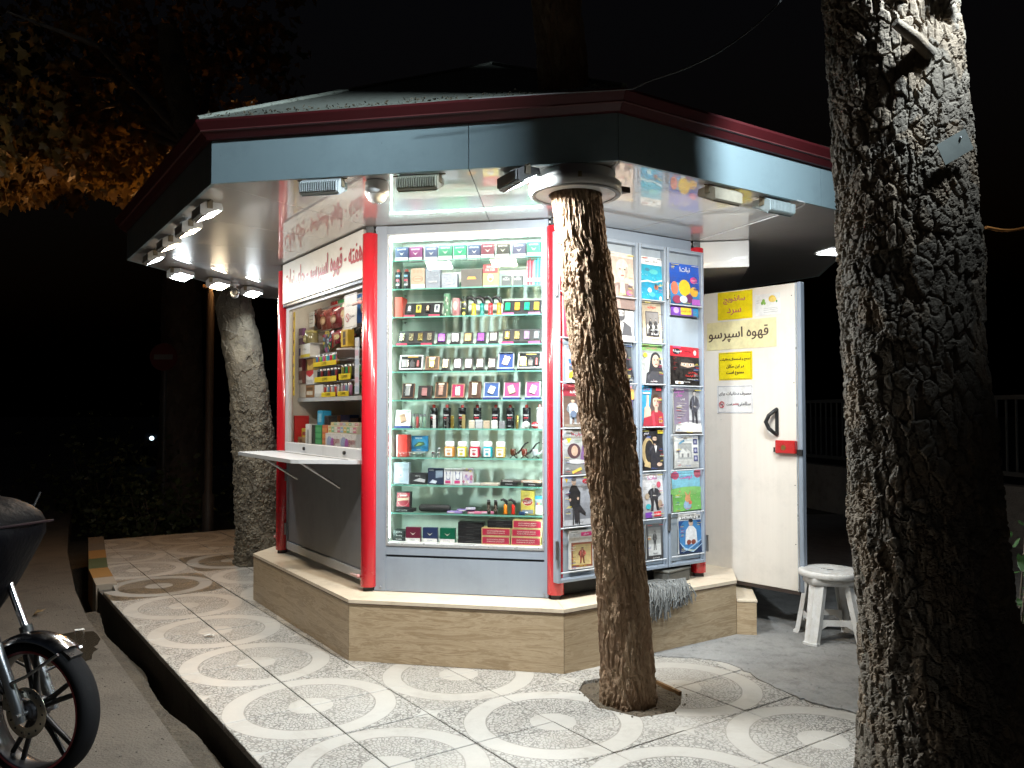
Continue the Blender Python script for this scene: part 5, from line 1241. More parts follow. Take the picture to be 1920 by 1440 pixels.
vs.append((0, 0, .450)); fs += [(len(vs) - 1, k, (k + 1) % n) for k in range(n)]
seat = obj('seat', mb.add(vs, fs, 0, True), SM, st)
rel_ = MB()
for rr in (.05, .085, .12): rel_.lathe([(rr - .003, .4515), (rr, .4535), (rr + .003, .4515)], 40, caps=False)
obj('seat_relief', rel_, SM, seat)
obj('seat_slot', MB().box(-.02, -.006, .4512, .02, .006, .4522), BLACK, seat); obj('seat_slot', MB().box(-.05, .03, .4512, -.025, .036, .4522), BLACK, seat)
def apron():
    mb = MB(); n = 40; vs = []
    for k in range(n):
        t = 2 * math.pi * k / n; m = abs(math.cos(2 * t)); q = 1 / max(abs(math.cos(t)), abs(math.sin(t))) ** .45
        zb = .372
        vs += [(.160 * q * math.cos(t), .160 * q * math.sin(t), .416), (.168 * q * math.cos(t), .168 * q * math.sin(t), zb), (.160 * q * math.cos(t), .160 * q * math.sin(t), zb), (.15 * q * math.cos(t), .15 * q * math.sin(t), .414)]
    fs = []
    for k in range(n):
        a, b = k * 4, ((k + 1) % n) * 4
        for i in range(3): fs.append((a + i, a + i + 1, b + i + 1, b + i))
    return mb.add(vs, fs, 0, True)
obj('apron', apron(), SM, st)
for q in range(4):
    t = math.pi / 4 + q * math.pi / 2; c, s = math.cos(t), math.sin(t); mb = MB(); vs = []; fs = []; secs = 9
    for i in range(secs):
        f = i / (secs - 1); z = .412 * (1 - f); r = .158 + .085 * f ** 1.15; hw = .056 - .010 * f; d = .034
        prof = [(-hw, -d), (-hw * .95, 0), (-hw * .4, .006), (0, .016), (hw * .4, .006), (hw * .95, 0), (hw, -d), (hw * .85, -d), (hw * .8, -.006), (-hw * .8, -.006), (-hw * .85, -d)]
        for a, b in prof: vs.append((c * (r + b) - s * a, s * (r + b) + c * a, z))
    m = len(prof)
    for i in range(secs - 1):
        for k in range(m): fs.append((i * m + k, i * m + (k + 1) % m, (i + 1) * m + (k + 1) % m, (i + 1) * m + k))
    fs.append(tuple(range((secs - 1) * m, secs * m)))
    lg = obj('leg', mb.add(vs, fs), SM, st)
    ft = MB(); ft.prism([(c * (.245 + b) - s * a, s * (.245 + b) + c * a) for a, b in ((-.05, -.036), (-.05, .004), (0, .022), (.05, .004), (.05, -.036))], -.001, .014); obj('foot', ft, SM, lg)
    t2 = t + math.pi / 2; z = .135; r = .207
    p0 = Vector((math.cos(t) * r, math.sin(t) * r)); p1 = Vector((math.cos(t2) * r, math.sin(t2) * r)); dd = (p1 - p0).normalized(); nn = Vector((dd.y, -dd.x))
    p0 += dd * .035; p1 -= dd * .035
    mb = MB(); vs = []
    for p, e in ((p0, .035), (p0 + dd * .05, .0), (p1 - dd * .05, .0), (p1, .035)):
        for o_ in (0, .008): vs += [(p.x + nn.x * o_, p.y + nn.y * o_, z + .02), (p.x + nn.x * o_, p.y + nn.y * o_, z - .018 - e)]
    fs = []
    for i in range(3):
        a = i * 4; fs += [(a, a + 1, a + 5, a + 4), (a + 2, a + 6, a + 7, a + 3), (a, a + 4, a + 6, a + 2), (a + 1, a + 3, a + 7, a + 5)]
    obj('stretcher', mb.add(vs, fs), SM, st)

# ------------------------------------------------------------------ mop head drying on the ledge
e2 = off(.265, PLP); a_, b_2 = e2[2], e2[3]; dirc = (b_2 - a_).normalized(); outw = Vector((dirc.y, -dirc.x))
mp = a_ + dirc * .80
mop = thing('mop_head', 'grey string mop head draped over the plinth ledge', 'mop', (mp.x, mp.y, ZP), math.atan2(dirc.y, dirc.x))
rg = random.Random(6); MOPM = M((.22, .225, .22), .9, grime=.35); mb = MB()
for i in range(300):
    x = rg.uniform(-.235, .2); y0 = rg.uniform(.05, .15); dr = rg.uniform(.03, .13) * (1.25 if x < 0 else .8); sx = rg.uniform(-.05, .05) - .02
    yo = -rg.uniform(.004, .045)
    mb.tube([(x + rg.uniform(-.04, .04), y0, .012 + rg.uniform(0, .03)), (x, .02, .02 + rg.uniform(0, .045)), (x + sx * .4, yo * .6, .012 + rg.uniform(0, .028)), (x + sx * .7, yo - .006, -dr * .45), (x + sx + rg.uniform(-.02, .02), yo - .004 - rg.uniform(0, .01), -dr)], [.0032, .0034, .0034, .003, .0026], 5)
tag(obj('mop_strings', mb, MOPM, mop), kind='stuff')
obj('clamp', MB().box(-.13, .10, .004, .10, .16, .05, b=.008), M((.10, .10, .095), .5), mop)
bx = at(2, .95, -.02, ZP); tb = thing('tool_box', 'dark grey box lying under the magazine rack behind the mop', 'box', bx, ANG[2] + .2)
obj('case', MB().box(-.13, -.07, 0, .13, .05, .075, b=.006), M((.09, .088, .08), .55), tb); obj('lid', MB().box(-.135, -.075, .0755, .135, .055, .092, b=.005), M((.12, .118, .105), .5), tb)
# latch pins on the columns
for (k, s, z, lab) in ((0, 1.60, .455, 'pale latch bolt at the foot of the column left of the display window'), (0, 1.60, 2.20, 'small latch bolt high on the column beside the serving window'), (7, 1.20, .49, 'pale latch bolt low on the leftmost red column')):
    p = at(k, s, -.06, z); t = thing('latch_bolt', lab, 'latch', p, ANG[k])
    obj('pin', MB().cyl((-.06, 0, 0), (.05, 0, .004), .009, n=10), M((.62, .42, .38), .5), t); obj('pin_head', MB().lathe([(.013, 0), (.013, .012), (0, .015)], 10, c=(.05, 0, .004), axis='x'), M((.6, .3, .28), .5), t)

# ------------------------------------------------------------------ motorcycle (front end in view)
hd_ = Vector((.961, -.276)); mang = math.atan2(hd_.y, hd_.x)
mc = thing('motorcycle', 'parked motorcycle with black covered front and five spoke wheel at the left', 'motorcycle', (-2.06, 3.60, ROADZ), mang)
RUB = NT('tyre_rubber', (.010, .010, .011), .8, 0, .15); RUB.bump(RUB.noise(RUB.pos(), 60, 4), .3, .004)
BLK = M((.014, .014, .015), .3, 0, .4); ALLOY = M((.045, .045, .05), .35, .3)
def torus(R0, prof, n=72, c=(0, 0, 0)):
    return MB().lathe([(R0 + a, b) for a, b in prof] + [(R0 + prof[0][0], prof[0][1])], n, c=c, axis='y')
def wheel(x, par, Rw=.305):
    w = obj('wheel', torus(Rw - .055, [(-.006, -.042), (.0, -.046), (.010, -.043), (.010, .043), (0, .046), (-.006, .042), (-.014, .02), (-.014, -.02)], c=(x, 0, Rw)), ALLOY, par)
    tp = [(.0, -.044), (.02, -.052), (.036, -.048), (.049, -.03), (.055, 0), (.049, .03), (.036, .048), (.02, .052), (.0, .044)]
    obj('tyre', torus(Rw - .055, [(a + .002, b) for a, b in tp], c=(x, 0, Rw)), RUB.m, w)
    for yy in (-.0478, .0478): obj('rim_stripe', MB().lathe([(Rw - .058, yy), (Rw - .053, yy + (.0012 if yy > 0 else -.0012)), (Rw - .048, yy)], 72, c=(x, 0, Rw), axis='y', caps=False), M((.42, .06, .08), .4), w)
    for i in range(5):
        mb = MB(); t = 2 * math.pi * i / 5 + .5
        for dt in (-.13, .13):
            p0 = (x + .03 * math.cos(t), 0, Rw + .03 * math.sin(t)); p1 = (x + .12 * math.cos(t + dt * .9), 0, Rw + .12 * math.sin(t + dt * .9)); p2 = (x + (Rw - .062) * math.cos(t + dt), 0, Rw + (Rw - .062) * math.sin(t + dt))
            mb.tube([p0, p1, p2], [.019, .012, .011], 8)
        obj('spoke', mb, ALLOY, w)
    obj('hub', MB().lathe([(.0, -.06), (.03, -.06), (.034, -.04), (.045, -.03), (.045, .03), (.034, .04), (.03, .06), (0, .06)], 20, c=(x, 0, Rw), axis='y'), ALLOY, w)
    return w
wf = wheel(0, mc)
dk = torus(.085, [(-.022, -.061), (.022, -.061), (.022, -.058), (-.022, -.058)], 40, (0, 0, .305)); dsc = obj('brake_disc', dk, M((.50, .46, .38), .3, 1), wf)
for i in range(14):
    t = 2 * math.pi * i / 14; obj('disc_hole', MB().cyl((.088 * math.cos(t), -.0612, .305 + .088 * math.sin(t)), (.088 * math.cos(t), -.0622, .305 + .088 * math.sin(t)), .005, n=8), BLACK, dsc)
rk = math.tan(R(27)); top = .62
for sy in (-1, 1):
    fk = obj('fork_leg', MB().tube([(.0, sy * .085, .27), (-.02, sy * .085, .33), (-.30 * rk, sy * .085, .60)], [.022, .026, .026], 14), M((.32, .33, .34), .3, .9), mc)
    obj('stanchion', MB().cyl((-.30 * rk, sy * .085, .595), (-.62 * rk, sy * .085, .92), .017, n=14), CHROME, fk)
    obj('dust_seal', MB().cyl((-.29 * rk, sy * .085, .585), (-.325 * rk, sy * .085, .625), .028, n=14), BLACK, fk)
obj('axle', MB().cyl((0, -.115, .305), (0, .115, .305), .012, n=10), STEEL, mc)
cal = obj('brake_caliper', MB().box(-.10, -.092, .315, -.035, -.052, .395, b=.008).lathe([(.016, -.1), (.016, -.09)], 10, c=(-.07, 0, .355), axis='y'), M((.35, .33, .28), .4, .6), mc)
obj('brake_hose', MB().tube([(-.06, -.1, .39), (-.12, -.12, .5), (-.22, -.12, .52), (-.34, -.1, .62), (-.36, -.09, .8)], .008, 8), BLACK, mc)
obj('cable', MB().tube([(-.02, .09, .34), (-.16, .12, .42), (-.40, .12, .50), (-.5, .1, .7)], .006, 8), BLACK, mc)
fd = MB(); vs = []; fs = []; n = 22
for i in range(n):
    t = R(58) + (R(172) - R(58)) * i / (n - 1); rr = .315
    for yy, dr in ((-.060, -.018), (-.055, .0), (-.03, .012), (0, .015), (.03, .012), (.055, 0), (.060, -.018)): vs.append((math.cos(t) * (rr + dr), yy, .305 + math.sin(t) * (rr + dr)))
for i in range(n - 1):
    for k in range(6): fs.append((i * 7 + k, i * 7 + k + 1, (i + 1) * 7 + k + 1, (i + 1) * 7 + k))
fen = obj('front_fender', fd.add(vs, fs, 0, True), CHROME, mc)
obj('fender_tip', MB().prism([(.158, .575), (.205, .548), (.200, .536), (.152, .560)], -.034, .034, axis='y'), BLK, fen)
for sy in (-1, 1): obj('fender_stay', MB().tube([(.165, sy * .062, .565), (.03, sy * .095, .47), (-.06, sy * .095, .43)], .007, 8), STEEL, fen)
# covered front: leg shield, headlamp cowl under a dark cover
CLOTH = NT('black_cover_cloth', (.002, .002, .003), .55, 0, .05); CLOTH.bump(CLOTH.noise(CLOTH.mapn(CLOTH.pos(), (1, 1, .5)), 14, 4), .5, .02)
CLOTHM = NT('maroon_cover_cloth', (.012, .006, .008), .7, 0, .1); CLOTHM.bump(CLOTHM.noise(CLOTHM.pos(), 20, 4), .4, .01)
cv = MB(); secs = [(.60, -.33, .06, .10), (.66, -.31, .09, .13), (.74, -.285, .115, .17), (.82, -.265, .135, .2), (.90, -.25, .165, .225), (.97, -.24, .195, .25), (1.03, -.235, .215, .27), (1.08, -.24, .215, .275), (1.12, -.255, .205, .265), (1.155, -.28, .18, .24), (1.185, -.31, .14, .2), (1.205, -.34, .09, .13), (1.212, -.36, .03, .05)]
n = 28; vs = []; fs = []; rg = random.Random(5)
for z, cx, ax, ay in [(a, b - .09, c * .92, d) for a, b, c, d in secs]:
    for k in range(n):
        t = 2 * math.pi * k / n; q = 1 + .05 * math.sin(5 * t + z * 9) + rg.uniform(-.012, .012); vs.append((cx + ax * q * math.cos(t), ay * q * math.sin(t), z))
for i in range(len(secs) - 1):
    for k in range(n): fs.append((i * n + k, i * n + (k + 1) % n, (i + 1) * n + (k + 1) % n, (i + 1) * n + k))
fs.append(tuple(range((len(secs) - 1) * n, len(secs) * n)))
cov = obj('front_cover', cv.add(vs, fs, 0, True), CLOTH.m, mc)
obj('cover_seam', MB().tube([(-.20, -.262, 1.075), (-.13, -.1, 1.09), (-.12, .05, 1.09), (-.19, .25, 1.078)], .006, 8), CLOTHM.m, cov)
obj('tank', MB().lathe([(0, -.95), (.06, -.93), (.13, -.82), (.15, -.65), (.13, -.48), (.08, -.40), (0, -.38)], 20, c=(0, 0, .80), axis='x'), M((.30, .02, .03), .25, 0, .6), mc)
obj('seat', MB().prism([(-.85, .80), (-1.35, .84), (-1.42, .80), (-1.35, .74), (-.85, .72)], -.13, .13, axis='y'), BLACK, mc)
obj('engine', MB().box(-.75, -.14, .30, -.42, .14, .58, b=.03).cyl((-.45, 0, .55), (-.36, 0, .68), .075, n=14), M((.2, .2, .2), .5, .5), mc)
obj('frame', MB().tube([(-.36, 0, .85), (-.42, 0, .5), (-.5, 0, .28), (-.95, 0, .30), (-1.0, 0, .72), (-.4, 0, .82)], .02, 8), BLK, mc)
wheel(-1.27, mc); obj('swing_arm', MB().tube([(-.95, -.1, .32), (-1.27, -.1, .305)], .02, 8).tube([(-.95, .1, .32), (-1.27, .1, .305)], .02, 8), BLK, mc)
obj('exhaust', MB().tube([(-.4, -.13, .5), (-.4, -.16, .28), (-.8, -.17, .24), (-1.3, -.19, .33)], [.02, .02, .03, .04], 10), CHROME, mc)
obj('mirror', MB().tube([(-.36, .26, 1.06), (-.34, .32, 1.2)], .006, 8), BLACK, mc)

# ------------------------------------------------------------------ lamps and background
pl = thing('street_lamp', 'lamp post with warm glowing head beyond the leaning pale tree', 'street lamp', (-4.05, 10.95, -.1))
obj('post', MB().lathe([(.075, 0), (.075, .5), (.055, .52), (.05, 3.28)], 16), M((.05, .036, .028), .6), pl)
obj('arm', MB().box(-.10, -.04, 3.26, .32, .04, 3.31, b=.01), M((.25, .16, .08), .5), pl)
obj('head', MB().box(.02, -.10, 3.315, .30, .12, 3.46, b=.012), M((.2, .15, .1), .5), pl)
obj('lens', MB().box(.04, -.1085, 3.33, .28, -.101, 3.445), mat_emit('sodium_lamp', (1, .50, .17), 520), pl)
# pole floodlight beyond the right edge of the view, facing the kiosk roof
fl = thing('pole_floodlight', 'white floodlight on a slim pole to the right of the thick tree', 'street lamp', (1.86, 2.16, 0), math.atan2(4.0 - 2.16, .1 - 1.86))
obj('post', MB().lathe([(.04, 0), (.035, 3.7)], 14, c=(-.12, 0, 0)), M((.3, .3, .3), .5, .5), fl)
obj('housing', MB().box(-.12, -.13, 3.62, -.04, .13, 3.82, b=.01), M((.2, .2, .2), .5), fl)
obj('lens', MB().box(-.0395, -.115, 3.635, -.034, .115, 3.805), mat_emit('pole_flood_glass', (.82, .93, 1), 5), fl)
sd = bpy.data.lights.new('pole_floodlight_beam', 'SPOT'); sd.energy = 1300; sd.color = (.80, .92, 1); sd.spot_size = R(108); sd.spot_blend = 1.0; sd.shadow_soft_size = .11
so = link('beam', sd, fl, (-.02, 0, 3.72)); so.rotation_euler = (R(68), 0, R(-90))

def fence(p0, p1, n):
    p0, p1 = Vector(p0), Vector(p1); d = p1 - p0; L_ = d.length
    t = thing('railing_fence', 'dim grey railing on a low wall behind the thick tree', 'fence', (p0.x, p0.y, -.02), math.atan2(d.y, d.x))
    GM = M((.10, .11, .115), .6)
    for z in (.80, 1.66): obj('rail', MB().box(0, -.025, z, L_, .025, z + .05), GM, t)
    for i in range(int(L_ / .14)): obj('bar', MB().box(i * .14, -.009, .8505, i * .14 + .018, .009, 1.6595), GM, t)
    obj('base_wall', MB().box(-.0, -.1, 0, L_, .1, .70), CEMENT, t)
fence((3.2, 20.5), (6.2, 6.4), 60)
ne = thing('road_sign', 'dim round red no entry sign on a post by the far tree', 'road sign', (-5.52, 13.0, -.1))
obj('post', MB().lathe([(.03, 0), (.03, 2.7)], 10), M((.08, .08, .08), .6), ne)
obj('disc', MB().lathe([(.22, -.06), (.22, -.05), (0, -.05)], 32, c=(0, 0, 2.47), axis='y').add([], []), M((.10, .008, .008), .6), ne)
obj('bar', MB().box(-.15, -.068, 2.43, .15, -.0605, 2.51), M((.16, .16, .16), .6), ne)
def car(label, x, y, rz, z):
    t = thing('parked_car', label, 'car', (x, y, z), rz, 'far cars on the road')
    side = [(-2.1, .35), (-2.1, .75), (-1.95, .88), (-1.2, .95), (-.7, 1.38), (.6, 1.42), (1.1, .95), (1.95, .82), (2.15, .62), (2.15, .35)]
    obj('body', MB().prism(side, -.85, .85, axis='y'), M((.05, .055, .07), .25, 0, .6), t)
    gl = M((.015, .018, .02), .08); 
    for sy in (-.8525, .8525): obj('side_window', MB().prism([(-1.0, .97), (-.62, 1.33), (.5, 1.36), (.9, .97)], sy - .001, sy + .001, axis='y'), gl, t)
    for sx in (-1.35, 1.35):
        for sy in (-.8, .8): obj('wheel', MB().lathe([(0, -.1), (.2, -.1), (.32, -.09), (.32, .09), (.2, .1), (0, .1)], 20, c=(sx, sy, .32), axis='y'), RUB.m, t)
    for sy in (-.6, .6): obj('headlight', MB().lathe([(.075, 2.152), (.07, 2.16), (0, 2.165)], 16, c=(0, sy, .66), axis='x'), mat_emit('headlight', (.7, .9, 1), 3), t)
car('dark car far up the road with lit headlights', -13.2, 31.5, R(-66), -.1); car('dark car even farther with lit headlights, by the serving window column', -8.6, 42.0, R(-85), .9)
# dark planting beyond the paving
rg = np.random.default_rng(14)
for (x, y, sx, sy, h, n, lab) in ((-5.1, 11.4, .8, .4, .9, 900, 'low dark shrub behind the far end of the paving'), (-3.3, 12.3, 1.0, .5, 1.2, 900, 'dark shrub between lamp post and leaning tree'), (-6.6, 13.2, 1.0, .6, 1.3, 900, 'dark shrub under the no entry sign')):
    t = thing('shrub', lab, 'shrub', (x, y, -.3)); pts = []
    for i in range(n): pts.append(np.array((rg.normal(0, sx * .5), rg.normal(0, sy * .5), abs(rg.normal(0, h * .5)) + .1)))
    link('foliage', leaves_mesh('foliage', pts, .11, LEAFD, 'blade', 15), t)
    mb = MB()
    for i in range(9): mb.tube([(rg.uniform(-.15, .15), 0, 0), (rg.uniform(-.5, .5) * sx, rg.uniform(-.5, .5) * sy, h * rg.uniform(.5, .95))], [.014, .004], 5)
    obj('stem', mb, BARKD, t)
def sapling(label, x, y, h, n, seed, spread=.13):
    rg = np.random.default_rng(seed); t = thing('sapling', label, 'plant', (x, y, 0)); mb = MB(); pts = []
    for i in range(4):
        a = rg.uniform(0, 6.28); e = np.array((math.cos(a) * spread, math.sin(a) * spread, h * rg.uniform(.75, 1))); mb.tube([(0, 0, 0), tuple(e * (.4, .4, .5)), tuple(e)], [.007, .005, .003], 5)
        for k in range(n): f = rg.uniform(.35, 1); pts.append(e * f + rg.normal(0, .035, 3))
    obj('stem', mb, BARKD, t); link('foliage', leaves_mesh('foliage', pts, .06, LEAFG, 'blade', seed), t)
sapling('leafy green sapling at the right edge behind the thick tree', 2.18, 3.62, 1.12, 24, 51); sapling('low leafy sprout at the right edge near the thick tree base', 2.02, 3.3, .72, 22, 52, .16)

# ------------------------------------------------------------------ goods in the display case (wall 1)
SHN = ['top', 'second', 'third', 'fourth', 'fifth', 'sixth', 'seventh', 'eighth', 'ninth', 'tenth']
ROWZ = SH + [.6725]
def rown(r): return 'case floor' if r == 10 else SHN[r] + ' glass shelf'
def U(u): return X0 + u * (X1 - X0)
def uz(a, b): return (a - 176) / 1520, (b - 176) / 1520       # fractions across the window
def vz(a, b): return (a - 153) / 1324, (b - 153) / 1324
def put(name, label, cat, r, u, y=.12, dz=0.0, rz=0.0, group=None, k=1):
    return thing(name, label, cat, at(k, U(u), y, ROWZ[r] + dz), ANG[k] + rz, group)
def carton(t, w, d, h, c, part='carton', rough=.4, y0=None, tiltx=0, b=.0012):
    return obj(part, MB().box(-w / 2, -d / 2, 0, w / 2, d / 2, h, b=b), M(c, rough, grime=.05), t, None, (tiltx, 0, 0) if tiltx else None)
def wing(p, cx, cz, s, c=(.7, .66, .55)):
    p.p([(cx - s, cz + s * .5), (cx - s * .2, cz - s * .1), (cx, cz + s * .05), (cx + s * .2, cz - s * .1), (cx + s, cz + s * .5), (cx + s * .3, cz - s * .35), (cx, cz - s * .55), (cx - s * .3, cz - s * .35)], c)
def box_thing(name, label, cat, r, u0, u1, h, d, c, paint=None, y=.12, dz=0.0, rz=0.0, group=None, rough=.4, tilt=0):
    w = (u1 - u0) * (X1 - X0); t = put(name, label, cat, r, (u0 + u1) / 2, y, dz, rz, group)
    if tilt: t.rotation_euler = (-tilt, 0, t.rotation_euler[2])
    carton(t, w, d, h, c, rough=rough)
    if paint: p = Print(w, h, y=-d / 2 - .0008); paint(p); p.build('print', t)
    return t
NAVY, MAR, GRN, BLKC = (.02, .035, .10), (.13, .012, .035), (.0, .16, .08), (.018, .02, .02)
# top shelf: ten flip-top packs
for i, ((a, b), c, n) in enumerate(zip([(190, 325), (330, 465), (490, 615), (640, 775), (790, 915), (930, 1055), (1070, 1200), (1220, 1350), (1375, 1510), (1525, 1660)],
        [NAVY, (.16, .02, .10), NAVY, GRN, (.0, .2, .1), NAVY, MAR, BLKC, (.05, .05, .10), GRN], ['navy', 'purple', 'navy', 'green', 'bright green', 'navy', 'maroon', 'black', 'slate', 'green'])):
    def f(p, c=c): p.r(0, 0, 1, .27, WH); p.t('Smoking', .5, .15, .09, (.2, .2, .25), .7); p.t('SENATOR', .5, .84, .10, (.75, .75, .72), .82); wing(p, .5, .56, .2); p.r(.0, .27, 1, .285, (.6, .6, .6))
    a, b = uz(a, b); box_thing('cigarette_pack', '%s flip top cigarette pack, %s from the left on the top glass shelf' % (n, ORD[i]), 'pack', 0, a, b, .094, .035, c, f, .10 + .01 * (i % 3), rz=random.uniform(-.05, .05), group='cigarette packs on the top shelf')
# second shelf
def can(name, label, r, u, rad, h, c, capc, paint=None, caph=.02, capr=.6, y=.11, cat='can'):
    t = put(name, label, cat, r, u, y)
    bd = obj('body', MB().lathe([(0, 0), (rad * .95, 0), (rad, .003), (rad, h), (rad * .9, h + .004), (rad * .5, h + .006)], 20), M(c, .25, grime=.04), t)
    obj('cap', MB().lathe([(rad * capr, h + .005), (rad * capr, h + caph * .8), (rad * capr * .6, h + caph), (0, h + caph)], 14), M(capc, .35, grime=.04), t)
    if paint: p = Print(rad * 1.4, h, y=-rad - .0012); paint(p); p.build('print', t)
    return t
def f_pep(p): 
    for z, c in ((.75, (.2, .45, .7)), (.5, (.6, .05, .1)), (.25, (.6, .65, .7))): p.r(.1, z, .9, z + .1, c)
for i, x in enumerate((212, 298)): can('spray_can', ['slim black can with red cap at the left end of the second glass shelf', 'slim black can with red cap, second from the left on the second glass shelf'][i], 1, uz(x, x)[0], .021, .115, (.02, .025, .03), (.45, .08, .07), f_pep, .022)
def f_cream(p):
    p.r(0, 0, 1, .25, WH); p.e(.5, .5, .38, .14, (.6, .42, .3)); p.ring(.5, .5, .38, .14, .1, (.25, .12, .06)); p.t('CAPTAIN', .5, .5, .09, (.25, .1, .05), .6)
    for x in (.25, .5, .75): p.e(x, .85, .1, .08, (.45, .3, .2))
def f_pattern(p):
    for i in range(46): p.e(random.random(), random.uniform(.25, 1), .05, .012, random.choice([(.45, .5, .58), (.18, .2, .26)]), 6)
    p.t('DEVON', .55, .33, .08, WH, .5)
a, b = uz(350, 490); box_thing('tobacco_box', 'brown and cream carton with oval badge on the second glass shelf', 'box', 1, a, b, .140, .05, (.52, .36, .26), f_cream)
a, b = uz(500, 650); box_thing('tobacco_box', 'tall grey scroll patterned box on the second glass shelf', 'box', 1, a, b, .142, .05, (.25, .28, .34), f_pattern)
a, b = uz(665, 825); box_thing('tobacco_box', 'short grey scroll patterned box on the second glass shelf', 'box', 1, a, b, .098, .05, (.34, .37, .44), f_pattern)
def f_ora(p): p.p([(.28, .46), (.34, .6), (.66, .6), (.72, .46)], (.75, .35, .05))
a, b = uz(865, 1080); box_thing('gift_box', 'large dark grey box with small orange badge on the second glass shelf', 'box', 1, a, b, .122, .06, (.10, .095, .085), f_ora)
def f_kod(p): p.r(0, 0, 1, .62, (.80, .62, .18)); p.r(0, .62, 1, 1, (.60, .03, .05)); p.t('KING', .5, .9, .1, WH, .7); p.t('FILTER', .5, .77, .1, WH, .8); p.e(.5, .42, .2, .17, (.8, .78, .72)); p.e(.5, .36, .12, .08, (.4, .2, .08)); p.r(0, 0, 1, .1, (.8, .7, .45))
a, b = uz(1085, 1235); box_thing('filter_box', 'red and yellow carton with white figure on the second glass shelf', 'box', 1, a, b, .148, .045, (.7, .6, .3), f_kod)
def f_ng(p): p.t('***', .5, .85, .1, WH, .6); p.t('MAX', .5, .66, .2, WH, .7)
for i, (x0, x1) in enumerate(((1265, 1360), (1380, 1475))): a, b = uz(x0, x1); box_thing('lighter_stand', ['small grey slanted lighter stand, left of the pair on the second glass shelf', 'small grey slanted lighter stand, right of the pair on the second glass shelf'][i], 'stand', 1, a, b, .075, .03, (.13, .14, .14), f_ng, tilt=.2)
for i, (x0, x1, c, n) in enumerate(((1515, 1585, (.55, .03, .06), 'red'), (1590, 1660, (.03, .38, .60), 'blue'))):
    a, b = uz(x0, x1); t = put('pen_bundle', '%s bundle of slim tubes at the right end of the second glass shelf' % n, 'bundle', 1, (a + b) / 2, .10); w = (b - a) * (X1 - X0)
    for j in range(5): obj('tube', MB().cyl((-w / 2 + (j + .5) * w / 5, -.004 * (j % 2), 0), (-w / 2 + (j + .5) * w / 5 + .002, .012, .165 + .008 * (j % 3)), w / 11, n=8), M(c if j % 2 else tuple(min(1, x * 1.5 + .2) for x in c), .3, grime=.03), t)
    obj('band', MB().box(-w / 2 - .001, -.012, .03, w / 2 + .001, .014, .05), M((.7, .7, .7), .3, grime=.03), t)
# trays of boxed lighters
def tray(label, r, x0, x1, cs, h=.085, strips=((.55, .06, .12), (.55, .06, .12))):
    a, b = uz(x0, x1); w = (b - a) * (X1 - X0); t = put('lighter_tray', label, 'tray', r, (a + b) / 2, .11)
    obj('base', MB().box(-w / 2, -.035, 0, w / 2, .05, .016, b=.002), BLACK, t)
    for sx, c in ((-1, strips[0]), (1, strips[1])): obj('price_strip', MB().box(sx * w * .34 - w * .15, -.0365, .001, sx * w * .34 + w * .15, -.0355, .015), M(c, .4, grime=.03), t)
    bd = obj('back_board', MB().box(-w / 2, -.006, .0, w / 2, .004, h), M((.03, .032, .033), .35), t, (0, .0, .0165), (-.35, 0, 0))
    for i, c in enumerate(cs):
        x = -w / 2 + (i + .5) * w / len(cs); lw = w / len(cs) * .52
        lt = obj('lighter', MB().box(x - lw / 2, -.018, .012, x + lw / 2, -.0065, h * .78, b=.002), M(c[0], .25, c[1], grime=.05), bd)
        if len(c) > 2:
            p = Print(lw, h * .6, x - lw / 2, .02, y=-.0186); p.e(.5, .5, .28, .3, c[2]); p.r(.2, .1, .8, .2, c[2]); p.build('print', lt)
GO, SI, PU = (.62, .47, .16), (.62, .63, .64), (.22, .06, .38)
tray('black lighter tray with four printed lighters at the left of the third glass shelf', 2, 280, 660, [((.12, .12, .13), .2, (.7, .7, .68)), ((.75, .62, .1), 0, (.1, .08, .05)), ((.03, .03, .03), 0, (.7, .5, .35)), ((.7, .73, .72), 0, (.1, .12, .15))])
tray('black lighter tray with green and orange lighters at the right of the third glass shelf', 2, 1280, 1660, [((.02, .45, .2), 0), ((.75, .35, .05), 0), ((.02, .45, .22), 0), ((.8, .5, .05), 0)], strips=((.65, .14, .38), (.65, .14, .38)))
tray('black tray of four brass lighters at the left of the fourth glass shelf', 3, 205, 580, [((.45, .42, .30), .8), ((.40, .37, .24), .8), ((.48, .40, .16), .9), ((.36, .33, .24), .8)])
tray('black tray with gold, lilac and patterned lighters at the right of the fourth glass shelf', 3, 1275, 1660, [(GO, .8, (.8, .7, .3)), ((.6, .5, .22), .8), ((.42, .25, .42), .2), ((.30, .32, .33), .5, (.6, .6, .6))], strips=((.65, .07, .22), (.65, .1, .3)))
a, b = uz(185, 262); box_thing('red_box', 'plain red box at the left end of the third glass shelf', 'box', 2, a, b, .135, .10, (.55, .05, .03), None, .14)
def f_leafy(p): 
    for i in range(14): p.e(random.uniform(.1, .9), random.uniform(.1, .9), .14, .06, random.choice([(.05, .18, .08), (.5, .6, .45), (.1, .12, .1)]), 7)
can('storage_tube', 'green mottled tube standing on the third glass shelf', 2, uz(717, 717)[0], .023, .145, (.12, .25, .15), (.4, .5, .42), f_leafy, .008, .95)
def f_pinkc(p): p.e(.5, .6, .4, .25, (.6, .5, .42)); p.e(.5, .2, .3, .12, (.3, .1, .1))
can('storage_tube', 'pink patterned tin on the third glass shelf', 2, uz(810, 810)[0], .026, .115, (.48, .24, .24), (.5, .3, .3), f_pinkc, .006, .95)
def f_yel(p): p.t('HOT', .5, .72, .14, (.65, .65, .05), .8, rot=.1); p.e(.5, .14, .3, .1, (.6, .6, .1)); p.r(.2, .38, .8, .42, (.6, .6, .1))
